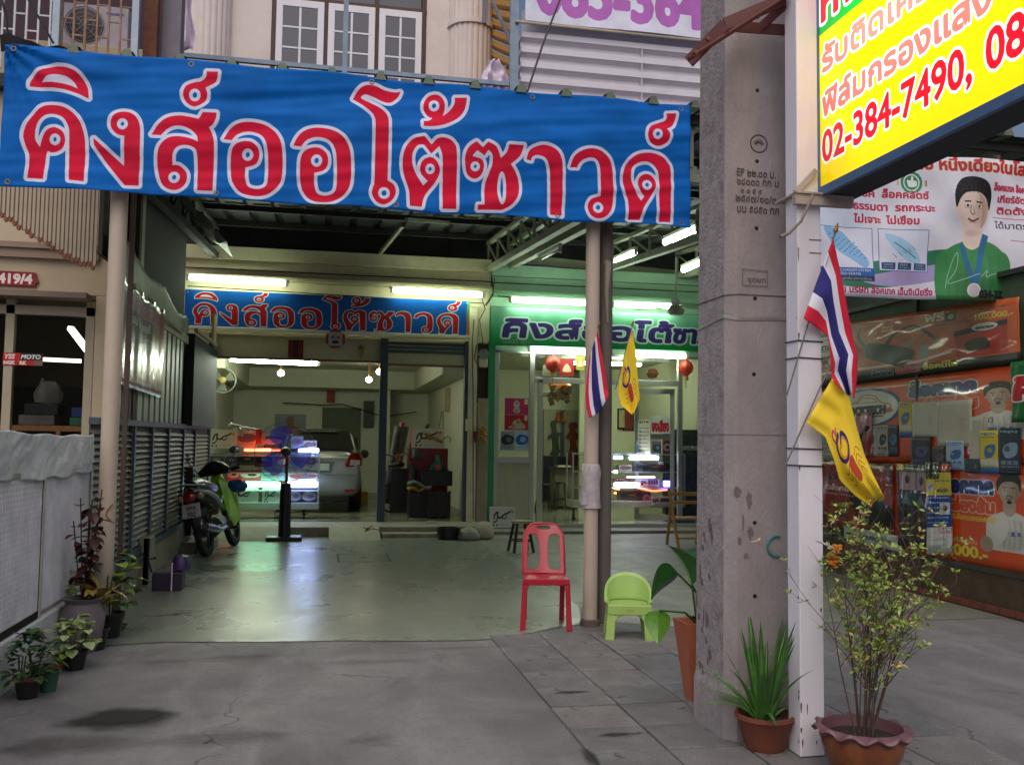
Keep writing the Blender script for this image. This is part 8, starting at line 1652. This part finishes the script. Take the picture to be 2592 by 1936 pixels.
# ------------------------------------------------------------------ plants
def leafmesh(name, m, L, Wd, bend=.3, fold=.12, n=6, heart=False):
    q = MB(); pts = []
    for k in range(n+1):
        t = k/n; w_ = Wd*(sin(pi*min(1, t*1.02))**.75 if not heart else (sin(pi*t**.62)**.8)); y = L*t; z = -bend*L*t*t+.12*L*t
        if k == 0 or k == n: w_ = Wd*.04
        pts.append((w_, y, z))
    for k in range(n):
        (w0, y0, z0), (w1, y1, z1) = pts[k], pts[k+1]
        q.poly([(-w0, y0, z0+w0*fold*2), (0, y0, z0), (0, y1, z1), (-w1, y1, z1+w1*fold*2)]); q.poly([(0, y0, z0), (w0, y0, z0+w0*fold*2), (w1, y1, z1+w1*fold*2), (0, y1, z1)])
    return q.mesh(name, m, smooth=True)
def leafmat(name, c, c2, rough=.4): return mat(name, c, rough, var=.2, scale=14, col2=c2, bump=.1)
def put(me, name, parent, loc, yaw_, pitch_, sc=1, rl=0):
    o = bpy.data.objects.new(name, me); COL.objects.link(o); o.parent = parent; o.location = loc
    o.rotation_euler = (Matrix.Rotation(yaw_, 3, 'Z') @ Matrix.Rotation(pitch_, 3, 'X') @ Matrix.Rotation(rl, 3, 'Y')).to_euler(); o.scale = (sc, sc, sc); return o
def pot(T, r, h, m, rim=None, soil=True, taper=.7, lipped=True):
    q = MB(); q.lathe([(0, 0), (r*taper, 0), (r*.97, h*.86), (r*1.06, h*.87), (r*1.06, h), (r*.95, h), (r*.9, h*.85)], (0, 0, 0), 24); q.build('pot', m, T, local=True, smooth=True)
    q = MB(); q.lathe([(r*.92, h*.88), (0, h*.9)], (0, 0, 0), 20); q.build('soil', M_soil, T, local=True)
rnd = random.Random(14)
mb_ = mat('black_pot', '18161a', .5, bump=.05)
GL = [leafmesh('leaf', leafmat('leaf_dark', '1e3a1c', '2e5028'), .13, .045), leafmesh('leaf', leafmat('leaf_mid', '2c4c22', '4a6c30'), .12, .05), leafmesh('leaf', leafmat('leaf_pale', '8ca468', 'aebc88'), .13, .055), leafmesh('leaf', leafmat('leaf_lime', '6a8c2c', '8caa40'), .11, .045),
      leafmesh('leaf', leafmat('leaf_cordy', '8a8034', 'a08c48'), .26, .035, .45), leafmesh('leaf', leafmat('leaf_maroon', '301418', '4a2024'), .12, .035)]
def bushy(T, n, r, h0, h1, kinds, rn, sc=(.7, 1.2)):
    for k in range(n):
        a = rn.uniform(0, 2*pi); t = rn.random(); rr = r*rn.uniform(.15, 1)*(sin(pi*min(.98, .25+t*.7))); z = h0+(h1-h0)*t
        put(GL[rn.choice(kinds)], 'leaf', T, (rr*cos(a), rr*sin(a), z), a-pi/2+rn.uniform(-.5, .5), rn.uniform(-.3, .7), rn.uniform(*sc))
def stems(T, n, r, h0, h1, m, rn, name='stem', rad=.006):
    q = MB()
    for k in range(n):
        a = rn.uniform(0, 2*pi); q.tube([(.3*r*cos(a), .3*r*sin(a), h0), (.6*r*cos(a), .6*r*sin(a), (h0+h1)/2), (r*.8*cos(a+.2), r*.8*sin(a+.2), h1)], rad, 5)
    q.build(name, m, T, local=True)
mst = mat('plant_stem', '4a4a2c', .7)
def wpt(u, v): p = D(u, v, Z=0); return p
p = wpt(52, 1512); T = thing('potted_plant', 'round dark leaved plant in a black pot at the lower left corner', 'plant', (p.x, p.y+.06, 0)); T.scale = (.8, .8, .85); pot(T, .1, .16, mb_); stems(T, 8, .14, .14, .32, mst, rnd); bushy(T, 150, .21, .14, .46, (0, 0, 1), rnd, (.4, .75))
q = MB(); q.lathe([(.105, .13), (.112, .145), (.105, .16)], (0, 0, 0), 20); q.build('pink_ribbon', mat('pink_ribbon', '9c4458', .6), T, local=True)
p = wpt(88, 1500); T = thing('green_pot', 'small dull green pot wedged beside the lower left black pot', 'pot', (p.x+.02, p.y+.08, 0)); pot(T, .065, .13, mat('dull_green_pot', '2c5844', .6, bump=.05))
p = wpt(160, 1445); T = thing('potted_plant', 'bushy plant with pale silvery green leaves in a black pot', 'plant', (p.x, p.y, 0)); T.scale = (.85, .85, .85); pot(T, .1, .15, mb_); stems(T, 7, .14, .14, .36, mst, rnd); bushy(T, 80, .22, .15, .42, (2, 2, 3), rnd, (.5, .95))
p = wpt(128, 1445); T = thing('orange_pot', 'small orange pot between the two leftmost plants', 'pot', (p.x, p.y+.02, 0)); pot(T, .045, .09, mat('orange_pot', 'a06420', .6))
p = wpt(112, 1400); T = thing('potted_plant', 'lime green leafy sprig against the white base wall', 'plant', (p.x-.02, p.y+.25, 0)); pot(T, .08, .14, mb_); stems(T, 5, .1, .12, .45, mst, rnd); bushy(T, 28, .16, .25, .52, (3, 3), rnd, (.7, 1.1))
p = wpt(190, 1420); T = thing('potted_plant', 'cordyline with long yellow green and orange leaves', 'plant', (p.x-.02, p.y+.28, 0)); pot(T, .1, .16, mb_); stems(T, 2, .03, .14, .4, mst, rnd, rad=.01)
for k in range(24): a = rnd.uniform(0, 2*pi); put(GL[4], 'leaf', T, (.02*cos(a), .02*sin(a), .28+.008*k), a, rnd.uniform(.1, 1.1), rnd.uniform(.75, 1.15), rnd.uniform(-.4, .4))
p = wpt(235, 1385); T = thing('potted_plant', 'dark green variegated plant at the foot of the left canopy post', 'plant', (p.x-.03, p.y+.15, 0)); pot(T, .11, .2, mb_); stems(T, 6, .12, .18, .5, mst, rnd); bushy(T, 60, .23, .25, .72, (0, 0, 1, 3), rnd, (.7, 1.2))
p = wpt(178, 1375); T = thing('potted_plant', 'tall maroon leaved plant climbing before the mesh fence, in a grey urn', 'plant', (-1.74, 7.6, 0))
q = MB(); q.lathe([(0, 0), (.1, 0), (.15, .12), (.16, .26), (.12, .36), (.15, .4), (.13, .4), (.11, .36)], (0, 0, 0), 22); q.build('urn', mat('grey_urn', '6c6468', .7, var=.2, bump=.2), T, local=True, smooth=True); q = MB(); q.lathe([(.12, .37), (0, .38)], n=18); q.build('soil', M_soil, T, local=True)
q = MB(); r = random.Random(3); tips = []
for k in range(7):
    a = r.uniform(0, 2*pi); h = r.uniform(.7, 1.05); b_ = (.10*cos(a), .12*sin(a)); q.tube([(0, 0, .36), (b_[0]*.5, b_[1]*.6, .36+h*.35), (b_[0], b_[1], .36+h*.85)], .005, 5); tips.append((b_, h))
q.build('stem', mat('maroon_stem', '3c1c1c', .7), T, local=True)
for (b_, h) in tips:
    for j in range(9):
        t = .25+.75*j/9; a = r.uniform(0, 2*pi); put(GL[5], 'leaf', T, (b_[0]*t, b_[1]*t, .36+h*.85*t), a, r.uniform(-.8, .3), r.uniform(.7, 1.2))
p = wpt(242, 1368); T = thing('potted_plant', 'tiny plant in a small clay saucer at the edge of the polished floor', 'plant', (p.x+.02, p.y+.12, 0)); pot(T, .07, .05, mat('grey_clay', '5a5248', .8)); bushy(T, 14, .07, .04, .12, (1, 3), rnd, (.3, .55))
# tall terracotta pot with big heart leaves
T = thing('tall_pot_plant', 'tall tapered terracotta pot with large heart shaped leaves beside the concrete pole', 'plant', (2.33, 5.62, 0))
q = MB(); q.prism([(-.085, -.085, 0), (.085, -.085, 0), (.085, .085, 0), (-.085, .085, 0)], (0, 0, .0)); q = MB()
for (r0_, z0_), (r1_, z1_) in (((.055, 0), (.115, .5)), ((.115, .5), (.1, .5)), ((.1, .5), (.09, .46))):
    for a, b_ in (((-1, -1), (1, -1)), ((1, -1), (1, 1)), ((1, 1), (-1, 1)), ((-1, 1), (-1, -1))): q.poly([(a[0]*r0_, a[1]*r0_, z0_), (b_[0]*r0_, b_[1]*r0_, z0_), (b_[0]*r1_, b_[1]*r1_, z1_), (a[0]*r1_, a[1]*r1_, z1_)])
q.build('pot', M_terra, T, local=True); q = MB(); q.box(-.09, .09, -.09, .09, .44, .45); q.build('soil', M_soil, T, local=True)
hl = leafmesh('big_leaf', leafmat('heart_leaf', '1e4a1c', '2e6426', .3), .24, .1, .5, .25, 10, True); hl2 = leafmesh('big_leaf', leafmat('heart_leaf_light', '4a7c24', '6a9a30', .35), .2, .085, .4, .2, 10, True)
def bl(u, v, Y, me, yw, pt, sc, rl=0):
    w_ = D(u, v, Y=Y); put(me, 'big_leaf', T, w_-Vector((2.33, 5.62, 0)), yw, pt, sc, rl); return w_-Vector((2.33, 5.62, 0))
tips = [bl(1466, 1240, 5.6, hl, R_(85), R_(-25), 1.0, R_(55)), bl(1494, 1262, 5.55, hl, R_(20), R_(70), 1.05, R_(80)), bl(1424, 1318, 5.45, hl2, R_(60), R_(-85), .95, R_(70)), bl(1500, 1225, 5.6, hl, R_(-40), R_(50), .8)]
q = MB()
for t_ in tips: q.tube([(0, 0, .48), (t_[0]*.4+.02, t_[1]*.4, .48+(t_[2]-.48)*.7), tuple(t_)], .007, 6)
q.build('stem', mat('green_stem', '3c5c28', .6), T, local=True)
for k in range(5): put(hl2, 'big_leaf', T, (0, 0, .5), R_(60+k*50), R_(25+k*6), .4)
# aloe in a bowl
T = thing('aloe_plant', 'spiky aloe in a brown clay bowl between the concrete pole and the white post', 'plant', (2.33, 4.66, 0)); T.scale = (.85, .85, 1)
q = MB(); q.lathe([(0, 0), (.1, 0), (.13, .05), (.17, .17), (.185, .18), (.185, .2), (.165, .2), (.15, .17)], (-.02, .0, 0), 28); q.build('bowl', mat('clay_bowl', '74402e', .7, var=.2, scale=6, bump=.2, dirt=.3), T, local=True, smooth=True); q = MB(); q.lathe([(.155, .17), (0, .18)], (-.02, 0, 0), 20); q.build('soil', M_soil, T, local=True)
al = []
for kk, (L, bend) in enumerate(((.42, .12), (.36, .3), (.3, .5))):
    q = MB(); n = 9
    for k in range(n+1):
        t = k/n; w_ = .023*(1-t)**.7+.0008; y = bend*L*t*t*1.3; z = L*t*(1-.15*bend*t); 
        q.v += [(-w_, y+.006*(1-t), z), (0, y-.006*(1-t), z), (w_, y+.006*(1-t), z), (0, y+.012*(1-t), z)]
    for k in range(n):
        for j in range(4): q.face((k*4+j, k*4+(j+1) % 4, k*4+4+(j+1) % 4, k*4+4+j))
    al.append(q.mesh('aloe_leaf', leafmat('aloe_green', '3a6a2a', '5a8a3c', .4), smooth=True))
r = random.Random(9)
for k in range(48):
    a = r.uniform(0, 2*pi); t = r.random(); o = put(al[0 if t < .45 else (1 if t < .75 else 2)], 'leaf', T, (-.03+.045*cos(a), .045*sin(a), .17), a-pi/2, R_(-4)-t*.75, r.uniform(.95, 1.45))
# flowering bush in a glazed bowl
T = thing('flowering_bush', 'tall sparse twiggy bush in a glazed brown bowl with a scalloped rim, front right', 'plant', (2.605, 4.22, 0)); T.scale = (.8, .8, .98); cb = mat('glazed_brown', '6a3420', .35, var=.35, scale=5, bump=.05, coat=.4, col2='8c5028'); rimm = mat('scalloped_rim', '6c4a50', .45, var=.1, bump=.05)
q = MB(); q.lathe([(0, 0), (.15, 0), (.17, .03), (.23, .13), (.25, .2), (.245, .23)], n=40); q.build('bowl', cb, T, local=True, smooth=True)
q = MB(); q.lathe([(.245, .225), (.27, .235), (.285, .25), (.27, .262), (.235, .255), (.22, .2)], n=120, rf=lambda a, k: 1+(.045*sin(a*12) if 0 < k < 4 else 0)); rb = q.build('scalloped_rim', rimm, T, local=True, smooth=True)
for v in rb.data.vertices:
    a = math.atan2(v.co.y, v.co.x); rr = math.hypot(v.co.x, v.co.y)
    if rr > .25: v.co.z -= .012*(1+sin(a*12+1.5))
q = MB(); q.lathe([(.225, .2), (0, .215)], n=24); q.build('soil', M_soil, T, local=True)
twig = MB(); fol = MB(); r = random.Random(31); nodes = []
def grow(p, d, L, rad, lvl):
    n = 5; pts = [p]; rs = [rad]; c_ = Vector(p); dd = Vector(d)
    for k in range(n):
        dd = (dd+Vector((r.uniform(-.16, .16), r.uniform(-.16, .16), r.uniform(-.05, .12)))*(1 if lvl else .55)).normalized(); c_ = c_+dd*L/n; pts.append(tuple(c_)); rs.append(rad*(1-.13*(k+1)))
        if lvl < 2 and k >= 1:
            for _ in range(1 if lvl else 2):
                if r.random() < .85:
                    a = r.uniform(0, 2*pi); nd = (dd*.7+Vector((cos(a), sin(a), r.uniform(-.1, .5)))*.75).normalized(); grow(tuple(c_), nd, L*r.uniform(.32, .55), rad*.5, lvl+1)
        if lvl >= 1: nodes.append((Vector(c_), dd.copy()))
    twig.tube(pts, rs, 4, cap=False)
for k in range(17):
    a = r.uniform(0, 2*pi); b_ = r.uniform(0, .07); sp = r.uniform(.05, .42); grow((b_*cos(a), b_*sin(a), .2), (sp*cos(a), sp*sin(a), 1), r.uniform(.55, 1.0), r.uniform(.0045, .0085), 0)
twig.build('stem', mat('twig_brown', '57463c', .8, var=.25), T, local=True)
lmats = [leafmat('bush_leaf_a', '6a8a30', '94b448', .5), leafmat('bush_leaf_b', '90a844', 'b8c868', .5), leafmat('bush_leaf_c', 'a88c48', 'c0b070', .5)]
fol.m = 0
for (p, d) in nodes:
    if r.random() > .23: continue
    fol.m = r.choice((0, 0, 1, 1, 2)); 
    for _ in range(r.randrange(3, 8)):
        a = r.uniform(0, 2*pi); dirv = (d*.5+Vector((cos(a), sin(a), r.uniform(-.5, .8)))).normalized(); L = r.uniform(.026, .05); sd_ = dirv.cross(Vector((r.uniform(-1, 1), r.uniform(-1, 1), 1))).normalized()*L*.2; m_ = p+dirv*L*.55+Vector((0, 0, -.002)); e_ = p+dirv*L+Vector((0, 0, -.006))
        fol.poly([p, m_+sd_, e_, m_-sd_])
stuff(fol.build('foliage', lmats, T, local=True, fix=False))
q = MB()
for k in range(11): p = P(2068+k*5, 1368+k*2.2, Y=4.3); q.lathe([(0, .007), (.009, 0), (0, -.007)], p, 7)
q2 = MB()
for k in range(26): p = P(2112+r.uniform(-15, 16), r.choice((1388, 1402, 1416, 1428))+r.uniform(-9, 9), Y=4.3+r.uniform(-.015, .015)); q2.lathe([(0, .009), (.012, .004), (.012, -.004), (0, -.009)], p, 7)
o = thing('flower_garland', 'garland of white buds and orange marigolds hung on the twiggy bush', 'garland', tuple(P(2112, 1400, Y=4.3))); q.build('white_buds', mat('bud_white', 'd0c4c4', .7), o); q2.build('marigolds', mat('orange_petals', 'cc7c14', .7, var=.3, scale=40), o)
# hanging spotlight shape and paint can free corner: small weeds at the pole foot
# buildings across the street keep the reflections and side views honest
T = thing('street_building', 'plain concrete shophouse row across the street behind the viewer', 'building', (0, -22, 0)); q = MB(); q.box(-40, 40, -30, -24, 0, 9); q.build('wall', M_upcr, T)
q = MB()
for k in range(12): q.box(-38+k*6.4, -34+k*6.4, -24.02, -23.98, .2, 3.0); q.box(-38+k*6.4, -34+k*6.4, -24.02, -23.98, 5, 7)
q.build('shutter', M_bluemt, T)
